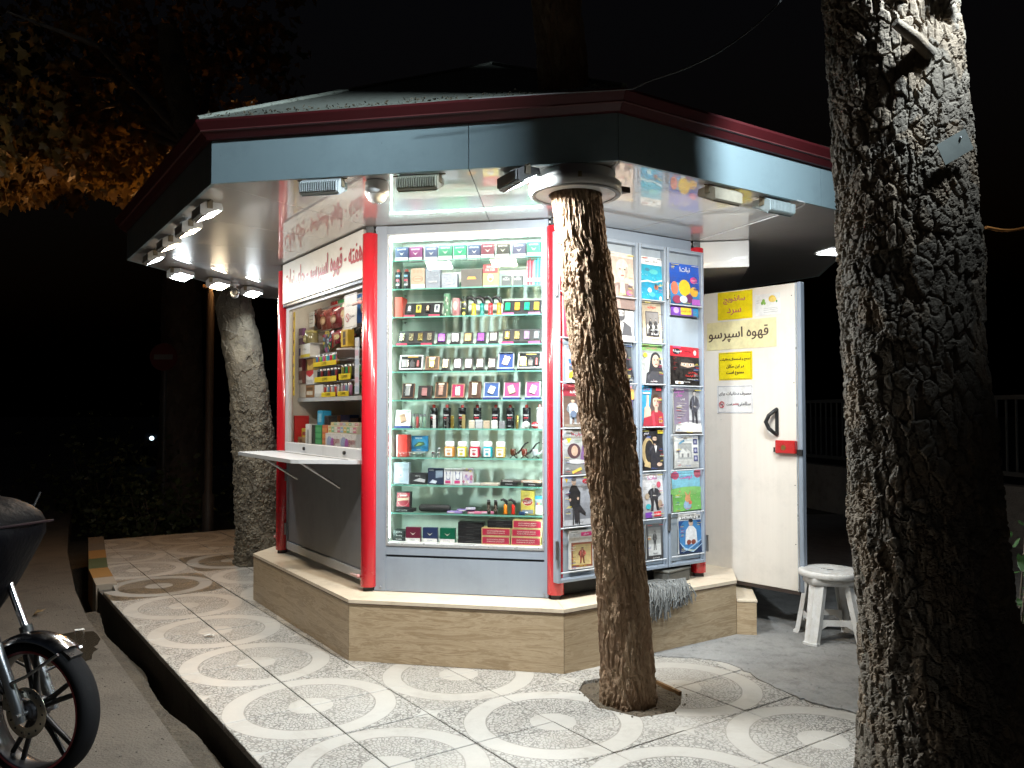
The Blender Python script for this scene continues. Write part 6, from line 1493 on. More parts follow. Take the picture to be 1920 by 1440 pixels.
can('storage_tube', 'black tin with yellow scrawl on the third glass shelf', 2, uz(897, 897)[0], .024, .125, (.03, .04, .03), (.1, .1, .1), f_yel, .006, .95)
def torch(label, r, u, c, y=.10, s=1.0):
    t = put('torch_lighter', label, 'lighter', r, u, y)
    obj('body', MB().lathe([(0, 0), (.017 * s, 0), (.018 * s, .004), (.014 * s, .02), (.0155 * s, .05 * s), (.014 * s, .078 * s), (.010 * s, .082 * s)], 14), M(c, .25, grime=.03), t)
    obj('nozzle', MB().tube([(.012 * s, 0, .08 * s), (.006, 0, .105 * s), (-.018 * s, -.004, .122 * s), (-.04 * s, -.008, .115 * s)], [.012 * s, .014 * s, .011 * s, .009 * s], 9), BLACK, t)
    obj('trigger', MB().box(.009 * s, -.004, .084 * s, .019 * s, .004, .115 * s, b=.002), BLACK, t)
for x, c, n in ((992, (.72, .50, .04), 'yellow'), (1075, (.0, .20, .17), 'teal'), (1160, (.60, .02, .03), 'red'), (1245, (.80, .28, .02), 'orange')): torch('%s torch lighter with black nozzle on the third glass shelf' % n, 2, uz(x, x)[0], c)
# easel boxes
def easel(label, r, x0, x1, h, outer, lining, lc, metal=.5, lighter='std', base=BLKC, frame=None, u=uz, rz=0, lid=None):
    a, b = u(x0, x1); w = (b - a) * (X1 - X0); t = put('lighter_gift_box', label, 'gift box', r, (a + b) / 2, .11, 0, rz)
    obj('stand', MB().box(-w * .52, -.03, 0, w * .52, .04, .014, b=.002), M(base, .4), t)
    bx = obj('tray', MB().box(-w / 2, 0, 0, w / 2, .018, h, b=.0015), M(outer, .35, grime=.04), t, (0, -.012, .0145), (-.26, 0, 0))
    m = .06 * w
    obj('lining', MB().box(-w / 2 + m, -.0025, m, w / 2 - m, -.0002, h - m), M(lining, .8), bx)
    if frame: obj('rim', MB().box(-w / 2, -.006, 0, -w / 2 + m * .9, -.0003, h).box(w / 2 - m * .9, -.006, 0, w / 2, -.0003, h).box(-w / 2 + m * .9, -.006, h - m * .9, w / 2 - m * .9, -.0003, h).box(-w / 2 + m * .9, -.006, 0, w / 2 - m * .9, -.0003, m * .9), M(frame, .4, grime=.04), bx)
    if lighter == 'std': lt = obj('lighter', MB().box(-w * .19, -.012, h * .12, w * .19, -.003, h * .62, b=.002).box(-w * .19, -.012, h * .625, w * .19, -.003, h * .78, b=.002), M(lc, .22, metal), bx)
    elif lighter == 'tilt':
        lt = obj('lighter', MB().box(-w * .2, -.012, -h * .2, w * .2, -.003, h * .2, b=.002).box(-w * .2, -.012, h * .205, w * .2, -.003, h * .32, b=.002), M(lc, .22, metal), bx, (0, 0, h * .42), (0, .35 * (1 if x0 % 2 else -1), 0))
    elif lighter == 'wide': lt = obj('lighter', MB().box(-w * .36, -.010, h * .1, w * .36, -.003, h * .86, b=.003), M(lc, .25, metal), bx)
    else:
        lt = obj('lighter', MB().box(-w * .40, -.012, h * .14, -w * .12, -.003, h * .7, b=.002), M(lc, .22, metal), bx)
        obj('fuel_can', MB().box(-w * .06, -.014, h * .12, w * .16, -.003, h * .52, b=.003).lathe([(w * .05, h * .52), (w * .05, h * .62), (0, h * .68)], 10, c=(w * .05, -.008, 0)), M((.08, .08, .085), .3), bx); obj('flint_tube', MB().lathe([(w * .055, h * .18), (w * .055, h * .48), (w * .04, h * .6), (0, h * .64)], 10, c=(w * .30, -.008, 0)), M((.45, .12, .12), .3), bx)
        p = Print(w, h, y=-.0032); p.r(.34, .84, .78, .89, (.75, .45, .05)); p.build('print', bx)
    if lid: p = Print(w, h, y=-.0034); p.r(.26, .82, .74, .93, (.75, .66, .5)); p.build('print', bx)
for i, (x0, x1, c, n) in enumerate(((615, 710, PU, 'purple'), (755, 850, SI, 'silver'), (885, 980, (.36, .28, .12), 'brass'), (1015, 1110, (.25, .07, .42), 'violet'), (1140, 1235, (.35, .36, .37), 'grey'))):
    easel('small black lighter box with %s lighter in the middle of the fourth glass shelf' % n, 3, x0, x1, .072, (.05, .05, .055), (.04, .04, .04), c, .4, 'wide')
CO, BR = (.42, .22, .10), (.18, .08, .04)
easel('white framed gift set with silver lighter at the left of the fifth glass shelf', 4, 230, 470, .098, (.55, .55, .54), BLKC, SI, .7, 'set', frame=(.66, .66, .65))
easel('copper edged box with gold lighter on the fifth glass shelf', 4, 495, 635, .088, CO, (.14, .10, .07), GO, .8, lid=1)
for i, (x0, x1, c, n) in enumerate(((665, 745, (.36, .33, .2), 'olive'), (785, 870, (.66, .67, .66), 'bright silver'), (895, 980, (.70, .66, .60), 'pale engraved'), (1010, 1095, (.60, .60, .52), 'silver green'), (1130, 1215, (.66, .66, .64), 'white engraved'))):
    easel('grey boxed lighter, %s, %s of five on the fifth glass shelf' % (n, ORD[i]), 4, x0, x1, .075, (.14, .14, .14), (.05, .05, .05), c, .55, 'wide')
easel('blue lined box with tilted copper lighter on the fifth glass shelf', 4, 1235, 1390, .108, (.55, .56, .6), (.04, .09, .30), (.60, .40, .30), .6, 'tilt', (.02, .05, .2), (.45, .48, .55))
easel('white framed gift set with gold lighter at the right of the fifth glass shelf', 4, 1430, 1660, .108, (.55, .55, .54), BLKC, GO, .8, 'set', frame=(.66, .66, .65))
for x0, x1, h, o_, li, lc, me_, kd, fr_, lab in ((255, 380, .098, BR, (.02, .015, .015), SI, .7, 'std', None, 'brown box with slim silver lighter at the left of the sixth glass shelf'), (420, 560, .082, (.05, .03, .02), BLKC, (.45, .22, .22), .3, 'std', None, 'black box with rose lighter on the sixth glass shelf'),
        (595, 720, .105, CO, (.06, .04, .03), (.45, .28, .22), .6, 'std', None, 'copper box with brown lighter on the sixth glass shelf'), (765, 895, .090, (.35, .12, .1), (.38, .03, .10), (.65, .62, .6), .7, 'std', (.4, .2, .12), 'crimson lined box with silver lighter on the sixth glass shelf'),
        (935, 1060, .108, BR, (.09, .045, .03), (.70, .60, .52), .4, 'std', None, 'tall brown box with ivory lighter on the sixth glass shelf'), (1091, 1245, .100, (.5, .52, .56), (.05, .11, .30), (.72, .72, .7), .5, 'tilt', (.42, .46, .54), 'blue lined box with tilted silver lighter on the sixth glass shelf'),
        (1290, 1450, .104, (.55, .5, .52), (.42, .07, .20), (.66, .58, .42), .5, 'tilt', (.58, .5, .52), 'pink lined box with cream lighter on the sixth glass shelf'), (1505, 1650, .104, (.55, .5, .52), (.42, .08, .22), (.76, .76, .76), .5, 'tilt', (.58, .5, .52), 'pink lined box with silver lighter at the right end of the sixth glass shelf')):
    easel(lab, 5, x0, x1, h, o_, li, lc, me_, kd, (.03, .05, .2) if fr_ and x0 > 1000 else BLKC, fr_, lid=1 if kd == 'std' and fr_ is None and x0 != 420 else None)
# seventh shelf: fuel cans and small lighters
easel('white leaning box with gold lighter at the left of the seventh glass shelf', 6, 190, 345, .105, (.7, .7, .7), (.74, .74, .73), (.6, .4, .28), .5, 'tilt', (.03, .05, .2), (.72, .72, .71))
def f_zip(p): p.t('zippo', .5, .66, .11, (.8, .8, .8), .95, .03); p.r(.1, .5, .9, .56, (.5, .04, .06)); p.t('FLUID', .5, .42, .06, (.7, .7, .7), .5); p.r(.3, .1, .7, .14, (.5, .5, .5))
for i, x in enumerate((571, 706, 861, 1015, 1200, 1345, 1507)):
    can('fuel_can', 'black lighter fuel can with red nozzle, %s from the left on the seventh glass shelf' % ORD[i], 6, uz(x, x)[0], .026, .128, (.012, .012, .014), (.50, .05, .04), f_zip, .024, .42, .14)
def f_stripe(p): 
    for z in (.2, .45, .7): p.r(.05, z, .95, z + .1, (.5, .5, .52))
can('fuel_can', 'white striped fuel can at the right end of the seventh glass shelf', 6, uz(1642, 1642)[0], .022, .128, (.66, .67, .68), (.55, .2, .2), f_stripe, .024, .45, .12)
def lighter(label, r, x0, x1, h, c, metal=.4, y=.085):
    a, b = uz(x0, x1); w = (b - a) * (X1 - X0); t = put('lighter', label, 'lighter', r, (a + b) / 2, y, 0, random.uniform(-.2, .2))
    obj('case', MB().box(-w / 2, -.006, 0, w / 2, .006, h * .66, b=.002), M(c, .22, metal), t); obj('lid', MB().box(-w / 2, -.006, h * .67, w / 2, .006, h, b=.002), M(tuple(min(1, x * 1.1) for x in c), .22, metal), t); obj('hinge', MB().cyl((w / 2, 0, h * .6), (w / 2, 0, h * .73), .0025, n=6), STEEL, t)
for x0, x1, h, c, me_, n in ((585, 615, .085, (.75, .75, .74), .3, 'slim white lighter before the first fuel can'), (724, 742, .072, (.12, .13, .12), .3, 'thin dark lighter beside the second fuel can'), (768, 798, .082, (.65, .48, .12), .8, 'slim gold lighter after the second fuel can'), (880, 914, .088, (.55, .45, .2), .5, 'gold patterned lighter beside the third fuel can'),
        (950, 1008, .052, (.66, .60, .48), .2, 'cream lighter before the fourth fuel can'), (1018, 1088, .056, (.66, .68, .70), .4, 'pale silver lighter below the fourth fuel can'), (1096, 1158, .050, (.64, .52, .38), .3, 'tan lighter between fourth and fifth fuel cans'), (1172, 1236, .052, (.78, .76, .72), .2, 'white lighter in front of the fifth fuel can'),
        (1250, 1310, .048, (.52, .54, .56), .5, 'grey steel lighter after the fifth fuel can'), (1418, 1440, .085, (.68, .5, .15), .8, 'thin gold tube lighter after the sixth fuel can')): lighter(n + ' on the seventh glass shelf', 6, x0, x1, h, c, me_)
t = put('tube_set', 'row of small glass tubes with dark caps at the left of the seventh glass shelf', 'tubes', 6, uz(437, 437)[0], .10)
for j, c in enumerate(((.35, .45, .38), (.5, .1, .1), (.3, .4, .32), (.25, .4, .3))):
    x = -.036 + j * .024; tb_ = obj('tube', MB().lathe([(0, 0), (.009, .001), (.0095, .06), (.0095, .074)], 12, c=(x, 0, 0)), M(c, .15, grime=.03), t); obj('cap', MB().lathe([(.010, .0745), (.010, .092), (0, .094)], 12, c=(x, 0, 0)), M((.08, .1, .1), .3), tb_)
t = put('skull_ornament', 'small white skull shaped ornament on the seventh glass shelf', 'ornament', 6, uz(1515, 1515)[0], .085)
obj('cranium', MB().lathe([(0, 0), (.018, .002), (.024, .014), (.027, .026), (.022, .038), (.01, .045), (0, .046)], 16), M((.72, .70, .66), .5), t); obj('jaw', MB().box(-.026, -.022, .001, -.004, -.006, .014, b=.003), M((.68, .66, .62), .5), t)
t = put('ball_ornament', 'red and white ball ornament near the right end of the seventh glass shelf', 'ornament', 6, uz(1606, 1606)[0], .075)
obj('ball', MB().lathe([(0, 0), (.014, .003), (.022, .012), (.024, .022), (.022, .032), (.014, .041), (0, .044)], 18), M((.5, .03, .04), .25), t); obj('band', MB().lathe([(.0235, .017), (.0252, .02), (.0235, .025)], 18, caps=False), M((.75, .75, .75), .3), t)
# eighth shelf
a, b = uz(200, 310); box_thing('red_box', 'red folded carton at the left of the eighth glass shelf', 'box', 7, a, b, .142, .09, (.58, .04, .03), lambda p: p.r(0, 0, .1, 1, (.75, .74, .72)), .15)
def f_fish(p): p.e(.5, .5, .45, .4, (.05, .28, .50)); p.p([(.15, .35), (.4, .6), (.75, .62), (.85, .45), (.55, .32)], (.05, .14, .08)); p.p([(.2, .3), (.45, .55), (.7, .5), (.5, .4)], (.3, .42, .15)); p.t('SAILOR', .45, .86, .1, WH, .7); p.t('mint', .45, .1, .1, WH, .4)
a, b = uz(335, 503); box_thing('mint_tin', 'blue square tin with green shape on the eighth glass shelf', 'tin', 7, a, b, .10, .02, (.03, .20, .42), f_fish, .16, .034)
for i, x in enumerate((275, 380, 470)):
    t = put('glass_ashtray', 'small clear glass dish, %s from the left on the eighth glass shelf' % ORD[i], 'dish', 7, uz(x, x)[0], .09)
    obj('bowl', MB().lathe([(.012, 0), (.024, .003), (.03, .03), (.028, .03), (.022, .006), (0, .005)], 18), mat_glass('dish_glass_%d' % i, (.92, .96, .95), .12), t); obj('rim', MB().lathe([(.0285, .0302), (.0305, .0315), (.0305, .0302)], 18, caps=False), M((.6, .62, .62), .15), t)
for i, (x, h) in enumerate(((590, .032), (640, .030), (628, .055))):
    t = put('metal_tin', ['short steel tin, left of the pair on the eighth glass shelf', 'short steel tin, right of the pair on the eighth glass shelf', 'small steel cup behind the pair of tins on the eighth glass shelf'][i], 'tin', 7, uz(x, x)[0], .09 if i < 2 else .14); obj('body', MB().lathe([(0, 0), (.013, 0), (.013, h)], 14), M((.55, .56, .57), .25, .9), t); obj('lid', MB().lathe([(.0136, h + .0003), (.0136, h + .004), (0, h + .005)], 14), M((.66, .67, .68), .25, .9), t)
for i, (x0, x1, c, n) in enumerate(((705, 800, (.62, .28, .06), 'orange'), (832, 925, (.58, .54, .06), 'yellow'), (958, 1055, (.50, .02, .06), 'crimson'), (1090, 1180, (.0, .38, .50), 'turquoise'), (1215, 1310, (.58, .40, .06), 'amber'))):
    a, b = uz(x0, x1); w = (b - a) * (X1 - X0); t = put('flavour_jar', '%s labelled jar with white lid on the eighth glass shelf' % n, 'jar', 7, (a + b) / 2, .10)
    obj('body', MB().box(-w / 2, -w / 2, 0, w / 2, w / 2, .070, b=.008), M(c, .2, grime=.03), t); obj('lid', MB().lathe([(w * .47, .0705), (w * .48, .074), (w * .48, .098), (w * .42, .102), (0, .102)], 24), M((.78, .78, .77), .35, grime=.03), t)
    p = Print(w * .74, .052, None, .008, y=-w / 2 - .0008); p.r(0, 0, 1, 1, (.78, .77, .74)); p.e(.5, .3, .25, .16, c); p.r(.2, .7, .8, .8, tuple(x * .7 for x in c)); p.r(.3, .55, .7, .6, (.4, .4, .4)); p.build('label', t)
for i, (x, c, n) in enumerate(((1385, (.10, .028, .014), 'dark brown'), (1495, (.17, .03, .018), 'reddish brown'), (1600, (.42, .46, .48), 'grey'))):
    t = put('tobacco_pipe', '%s curved tobacco pipe at the right of the eighth glass shelf' % n, 'pipe', 7, uz(x, x)[0], .10)
    obj('bowl', MB().lathe([(0, .012), (.012, .014), (.018, .026), (.019, .045), (.017, .058), (.013, .058), (.012, .035), (0, .03)], 18), M(c, .2, coat=.6), t)
    obj('stem', MB().tube([(.014, 0, .026), (.035, 0, .034), (.055, 0, .06), (.075, 0, .088), (.098, 0, .10)], [.009, .007, .006, .005, .0045], 10), M((.02, .018, .018), .2, coat=.5) if i < 2 else M((.3, .31, .32), .25), t)
    obj('rest', MB().tube([(-.02, .012, 0), (.0, 0, .016), (.025, .012, 0)], .0025, 6).tube([(-.02, -.012, 0), (.0, 0, .0165), (.025, -.012, 0)], .0025, 6), BLACK, t)
# ninth shelf
def f_sil(p): p.r(.3, .3, .62, .8, (.55, .6, .68)); p.r(.42, .36, .52, .44, (.2, .22, .3)); p.t('slim', .5, .14, .07, (.2, .25, .4), .4)
def f_slim(p): p.p([(.2, .3), (.6, .55), (.95, .4), (.9, .15)], (.55, .56, .58)); p.t('METAL', .5, .72, .1, (.7, .7, .7), .5)
def f_bl(p): p.p([(.5, .4), (.5, .85), (.95, .9), (.95, .45)], (.25, .32, .42)); p.p([(.1, .1), (.3, .3), (.6, .2), (.5, .05)], (.6, .65, .75)); p.t('CARD', .25, .88, .08, WH, .4)
def f_pk(p): p.p([(.2, .9), (.5, .6), (.8, .9), (.7, .3), (.3, .3)], (.2, .22, .35)); p.r(.15, .08, .75, .26, (.6, .05, .2)); p.e(.5, .55, .2, .2, (.7, .72, .75))
def f_mix(p):
    for i in range(16): p.e(random.random(), random.random(), .14, .09, random.choice([(.4, .3, .55), (.7, .6, .3), (.7, .7, .72), (.5, .15, .25)]), 7)
for x0, x1, h, c, f, lab in ((152, 290, .137, (.36, .40, .48), f_sil, 'silver blue carton at the left of the ninth glass shelf'), (300, 445, .072, (.03, .03, .032), f_slim, 'low black carton with steel case picture on the ninth glass shelf'), (460, 600, .103, (.03, .04, .08), f_bl, 'dark blue carton with card picture on the ninth glass shelf'),
        (603, 680, .102, (.66, .66, .68), f_pk, 'white carton with pink mark, left of the pair on the ninth glass shelf'), (684, 765, .102, (.66, .66, .68), f_pk, 'white carton with pink mark, right of the pair on the ninth glass shelf'), (769, 855, .104, (.55, .5, .55), f_mix, 'colourful patterned carton on the ninth glass shelf')):
    a, b = vz(x0, x1); box_thing('accessory_carton', lab, 'carton', 8, a, b, h, .04, c, f)
for x0, x1, h, c, dz, lab in ((818, 930, .012, (.45, .46, .44), 0, 'thin grey paper booklet lying on the ninth glass shelf'), (935, 1095, .014, (.5, .44, .36), 0, 'flat tan packet lying on the ninth glass shelf'), (1105, 1255, .024, (.02, .02, .02), 0, 'flat black packet lying on the ninth glass shelf, left of the pair'), (1300, 1450, .022, (.02, .02, .02), 0, 'flat black packet lying on the ninth glass shelf, right of the pair'), (1110, 1285, .012, (.10, .09, .08), .0245, 'thin dark packet on top of the left flat black packet'), (1285, 1455, .012, (.5, .32, .24), .0225, 'thin orange tan packet on top of the right flat black packet')):
    a, b = vz(x0, x1); box_thing('flat_packet', lab, 'packet', 8, a, b, h, .09, c, (lambda p: p.t('SMOKING', .5, .5, .5, (.6, .6, .6), .4)) if h > .02 else (lambda p: p.r(.1, .3, .6, .7, (.6, .6, .58))), rz=random.uniform(-.12, .12), dz=dz)
# tenth shelf
a, b = vz(185, 335); box_thing('flat_packet', 'flat black packet under the red case on the tenth glass shelf', 'packet', 9, a, b, .020, .08, (.018, .018, .02), lambda p: p.t('smoking', .5, .5, .5, (.6, .6, .6), .5))
def f_redc(p): p.r(.08, .08, .92, .92, (.40, .02, .05)); p.p([(.1, .42), (.1, .56), (.9, .64), (.9, .48)], (.62, .50, .36)); p.r(.3, .70, .72, .80, (.75, .72, .7)); p.ring(.5, .5, .40, .42, .08, (.6, .3, .3))
a, b = vz(163, 298); box_thing('tobacco_case', 'red and black case leaning at the left of the tenth glass shelf', 'case', 9, a, b, .105, .03, (.02, .018, .02), f_redc, .13, .0205, tilt=.12)
t = put('soft_pouch', 'long black zipped pouch lying on the tenth glass shelf', 'pouch', 9, sum(vz(375, 655)) / 2, .12)
obj('pouch', MB().lathe([(0, -.105), (.014, -.103), (.023, -.09), (.025, 0), (.023, .09), (.014, .103), (0, .105)], 18, c=(0, 0, .0245), axis='x'), M((.02, .02, .02), .7), t); obj('zip', MB().tube([(-.09, -.0215, .030), (0, -.0240, .032), (.09, -.0215, .030)], .0018, 6), M((.1, .1, .1), .3, .8), t)
for i, (x0, x1, c, dz) in enumerate(((640, 770, (.30, .22, .50), 0), (720, 870, (.20, .14, .38), .012), (822, 935, (.62, .18, .30), 0), (920, 1040, (.60, .2, .32), .0), (800, 880, (.45, .42, .55), .024))):
    a, b = vz(x0, x1); box_thing('paper_packet', ['violet rolling paper packet lying left on the tenth glass shelf', 'dark violet packet lying across its neighbour on the tenth glass shelf', 'pink packet lying flat on the tenth glass shelf, left of the pair', 'pink packet lying flat on the tenth glass shelf, right of the pair', 'lilac packet on top of the small pile on the tenth glass shelf'][i], 'packet', 9, a, b, .0115, .05, c, lambda p: p.r(.1, .25, .5, .75, (.75, .72, .75)), .095 + .014 * (i % 2), dz, random.uniform(-.25, .25))
for i, x in enumerate((1000, 1060)):
    t = put('slim_lighter', ['slim black upright lighter, left of the pair on the tenth glass shelf', 'slim black upright lighter, right of the pair on the tenth glass shelf'][i], 'lighter', 9, sum(vz(x, x)) / 2, .09); obj('case', MB().box(-.011, -.006, 0, .011, .006, .075, b=.002), M((.03, .025, .02), .25), t); obj('cap', MB().box(-.011, -.006, .0755, .011, .006, .09, b=.002), STEEL, t)
    p = Print(.02, .07, y=-.0068); p.ring(.5, .4, .3, .15, .3, (.5, .4, .3)); p.ring(.5, .7, .25, .1, .3, (.5, .4, .3)); p.build('print', t)
torch('orange torch lighter on the tenth glass shelf', 9, sum(vz(1140, 1140)) / 2, (.80, .25, .02), s=.75); torch('red torch lighter on the tenth glass shelf', 9, sum(vz(1207, 1207)) / 2, (.6, .03, .02), s=.75)
def f_phil(p): p.r(0, 0, 1, 1, (.55, .42, .08)); p.e(.5, .54, .40, .19, (.40, .03, .03)); p.ring(.5, .54, .40, .19, .1, (.75, .6, .3)); p.t('PHILLIES', .5, .58, .08, WH, .7); p.t('BLUNT', .5, .48, .08, WH, .5); p.r(.1, .04, .9, .2, (.25, .27, .3)); p.t('BEST', .55, .86, .09, (.75, .6, .2), .6)
a, b = vz(1272, 1388); box_thing('cigar_box', 'yellow cigar box with red oval near the right end of the tenth glass shelf', 'box', 9, a, b, .150, .04, (.5, .38, .08), f_phil)
def f_cig(p): 
    p.r(0, .82, 1, 1, (.05, .3, .55)); 
    for i in range(5): p.r(.06 + i * .19, .02, .2 + i * .19, .66, (.75, .7, .58)); p.r(.06 + i * .19, .5, .2 + i * .19, .64, [(.1, .1, .3), (.6, .1, .1), (.75, .55, .1), (.1, .3, .15), (.1, .1, .1)][i])
a, b = vz(1393, 1458); box_thing('cigar_box', 'pale blue box of slim cigars at the right end of the tenth glass shelf', 'box', 9, a, b, .118, .035, (.5, .58, .62), f_cig)
t = put('key_lighter', 'small dark blue lighter lying by the yellow cigar box on the tenth glass shelf', 'lighter', 9, sum(vz(1300, 1300)) / 2, .075); obj('case', MB().box(-.028, -.01, 0, .012, .01, .022, b=.003), M((.03, .06, .14), .3), t); obj('wheel', MB().lathe([(0, -.006), (.01, -.006), (.01, .006), (0, .006)], 12, c=(.02, 0, .0105), axis='y'), STEEL, t)
# case floor
for i in range(3): a, b = vz(158, 268); box_thing('flat_packet', ['lowest flat black packet of the small stack on the case floor', 'middle flat black packet of the small stack on the case floor', 'top flat black packet of the small stack on the case floor'][i], 'packet', 10, a, b, .022, .08, (.02, .025, .025), lambda p: p.t('Smoking', .5, .5, .5, (.7, .7, .7), .55), dz=i * .0225, rz=random.uniform(-.05, .05))
for x0, x1, c, n in ((282, 410, MAR, 'maroon'), (432, 560, NAVY, 'navy'), (584, 714, (.0, .10, .05), 'green')):
    def f(p): p.r(0, 0, 1, .26, WH); p.t('Smoking', .5, .13, .09, (.3, .35, .5), .6); wing(p, .5, .58, .2)
    a, b = vz(x0, x1); box_thing('cigarette_pack', '%s cigarette pack with wing badge on the case floor' % n, 'pack', 10, a, b, .092, .03, c, f, .075)
for i in range(6): a, b = vz(738, 945 + (12 if i % 2 else 0)); box_thing('black_carton', 'long black carton, %s from the bottom of the tall stack on the case floor' % ORD[i], 'carton', 10, a, b, .0215, .07, (.014, .014, .015), lambda p: p.r(.35, .45, .65, .55, (.1, .1, .1)), .105, i * .022, random.uniform(-.05, .05))
def f_out(p): p.r(.0, .0, 1, 1, (.60, .48, .22)); p.r(.025, .1, .975, .9, (.45, .02, .06)); p.t('OUTSTANDING BRAND', .5, .62, .2, (.8, .7, .6), .62); p.t('GUARANTEE OF QUALITY', .5, .36, .2, (.8, .7, .6), .62)
for (x0, x1, dz, lab) in ((950, 1190, 0, 'left one of the bottom row'), (1200, 1450, 0, 'right one of the bottom row'), (950, 1196, .0525, 'left one of the middle row'), (1205, 1458, .0525, 'right one of the middle row'), (1215, 1460, .105, 'topmost one')):
    a, b = vz(x0, x1); box_thing('cigar_carton', 'red and gold lettered carton on the case floor, ' + lab, 'carton', 10, a, b, .0515, .07, (.45, .33, .12), f_out, .085, dz, random.uniform(-.02, .02), 'red and gold cartons')
for i in range(2): a, b = vz(998, 1210); box_thing('black_carton', ['lower black carton on top of the red and gold cartons', 'upper black carton on top of the red and gold cartons'][i], 'carton', 10, a, b, .022, .07, (.014, .014, .015), lambda p: p.r(.35, .45, .65, .55, (.1, .1, .1)), .09, .105 + i * .0225)

# ------------------------------------------------------------------ goods behind the serving window (wall 0)
def wput(name, label, cat, s, y, z, rz=0.0): return thing(name, label, cat, at(0, s, y, z), ANG[0] + rz)
def wbox(name, label, cat, s0, s1, z0, z1, c, paint=None, y=.14, d=.04, rz=0.0, part='carton'):
    t = wput(name, label, cat, (s0 + s1) / 2, y, z0, rz); w, h = s1 - s0, z1 - z0
    carton(t, w, d, h, c, part); 
    if paint: p = Print(w, h, y=-d / 2 - .0008); paint(p); p.build('print', t)
    return t
def bag(label, s0, s1, z0, z1, c, paint, y=.22):
    w, h = s1 - s0, z1 - z0; t = wput('snack_bag', label, 'bag', (s0 + s1) / 2, y, z0); vs = []; fs = []; nx, nz = 6, 7
    for j in range(nz + 1):
        for i in range(nx + 1):
            u, v = i / nx, j / nz; b = .028 * (math.sin(math.pi * u) ** .5) * (math.sin(math.pi * v) ** .5); vs.append(((u - .5) * w, -b, v * h))
    k = len(vs); vs += [(x, -y_ * .6, z) for x, y_, z in vs]
    for j in range(nz):
        for i in range(nx):
            a = j * (nx + 1) + i; fs += [(a, a + 1, a + nx + 2, a + nx + 1), (k + a, k + a + nx + 1, k + a + nx + 2, k + a + 1)]
    obj('pouch', MB().add(vs, fs, 0, True), M(c, .25, grime=.05), t); p = Print(w * .7, h * .6, None, h * .2, y=-.031); paint(p); p.build('print', t)
def f_cof(p): p.e(.5, .4, .42, .36, (.28, .13, .05)); p.e(.55, .36, .26, .2, (.6, .42, .25)); p.r(.1, .8, .9, .95, (.6, .05, .05)); p.t('COFFEE', .5, .88, .1, WH, .7)
def f_snk(p): p.e(.5, .4, .4, .3, (.75, .6, .3)); p.r(.1, .72, .9, .9, (.55, .1, .1)); p.e(.3, .3, .12, .1, (.6, .2, .1))
bag('dark brown coffee bag at the top left of the serving window', .09, .245, 2.165, 2.335, (.10, .04, .03), f_cof); bag('maroon coffee bag, second from the left behind the serving window', .25, .456, 2.15, 2.31, (.20, .05, .04), f_cof); bag('red brown coffee bag, third from the left behind the serving window', .463, .675, 2.145, 2.30, (.18, .03, .035), f_cof)
bag('red coffee bag in the second row behind the serving window', .26, .458, 2.0, 2.14, (.32, .04, .03), f_cof, .24); bag('cream snack bag at the upper right behind the serving window', .68, .87, 2.155, 2.33, (.62, .52, .36), f_snk); bag('long cream snack bag hanging behind the colourful disc', .68, .875, 1.945, 2.15, (.66, .56, .40), f_snk)
bag('dark red candy bag in the second row behind the serving window', .465, .67, 2.03, 2.14, (.30, .02, .05), f_snk, .25)
hb = MB().box(.07, .262, 2.33, .93, .268, 2.345).box(.07, .262, 2.14, .93, .268, 2.152); obj('hanging_rail', hb, STEEL, cab)
def stripp(p):
    for i in range(7): p.e(.5, .08 + i * .14, .3, .025, (.15, .1, .02), 8)
wbox('price_strip', 'tall yellow printed strip at the left edge of the serving window', 'strip', .13, .17, 1.63, 2.30, (.72, .52, .05), stripp, .03, .003)
def f_price(p): lines(p, .15, .85, .75, 3, .25, (.15, .15, .2), .04)
wbox('price_card', 'white price card hung on the coffee bags', 'card', .10, .22, 2.185, 2.304, (.78, .8, .82), f_price, .17, .002)
t = wput('candy_jar', 'round jar with yellow lid behind the serving window', 'jar', .24, .14, 2.042); obj('jar', MB().lathe([(0, 0), (.05, 0), (.055, .01), (.055, .075), (.048, .085)], 20), M((.22, .20, .10), .15), t); obj('lid', MB().lathe([(.051, .0855), (.051, .105), (0, .107)], 20), M((.3, .26, .08), .4), t)
p = Print(.07, .05, None, .015, y=-.0565); p.r(0, 0, 1, 1, (.35, .3, .1)); p.r(.1, .3, .9, .6, (.7, .65, .4)); p.build('label', t)
wbox('wafer_box', 'white carton with yellow base below the round jar', 'carton', .133, .345, 1.934, 2.041, (.74, .74, .72), lambda p: (p.r(0, 0, 1, .22, (.72, .58, .05)), p.t('Winter', .5, .6, .16, (.45, .5, .45), .6)), .13, .08)
for i, (c, z0, z1, n) in enumerate((((.16, .06, .16), 2.095, 2.175, 'top'), ((.12, .05, .12), 2.015, 2.093, 'second'), ((.10, .06, .22), 1.932, 2.013, 'third'), ((.11, .02, .03), 1.830, 1.93, 'fourth'), ((.20, .08, .07), 1.730, 1.828, 'fifth'))):
    wbox('cigarette_pack', 'dark cigarette pack, %s down the stack at the serving window\'s left' % n, 'pack', .076, .16, z0, z1, c, lambda p: p.r(0, 0, 1, .28, (.66, .64, .62)), .11, .03)
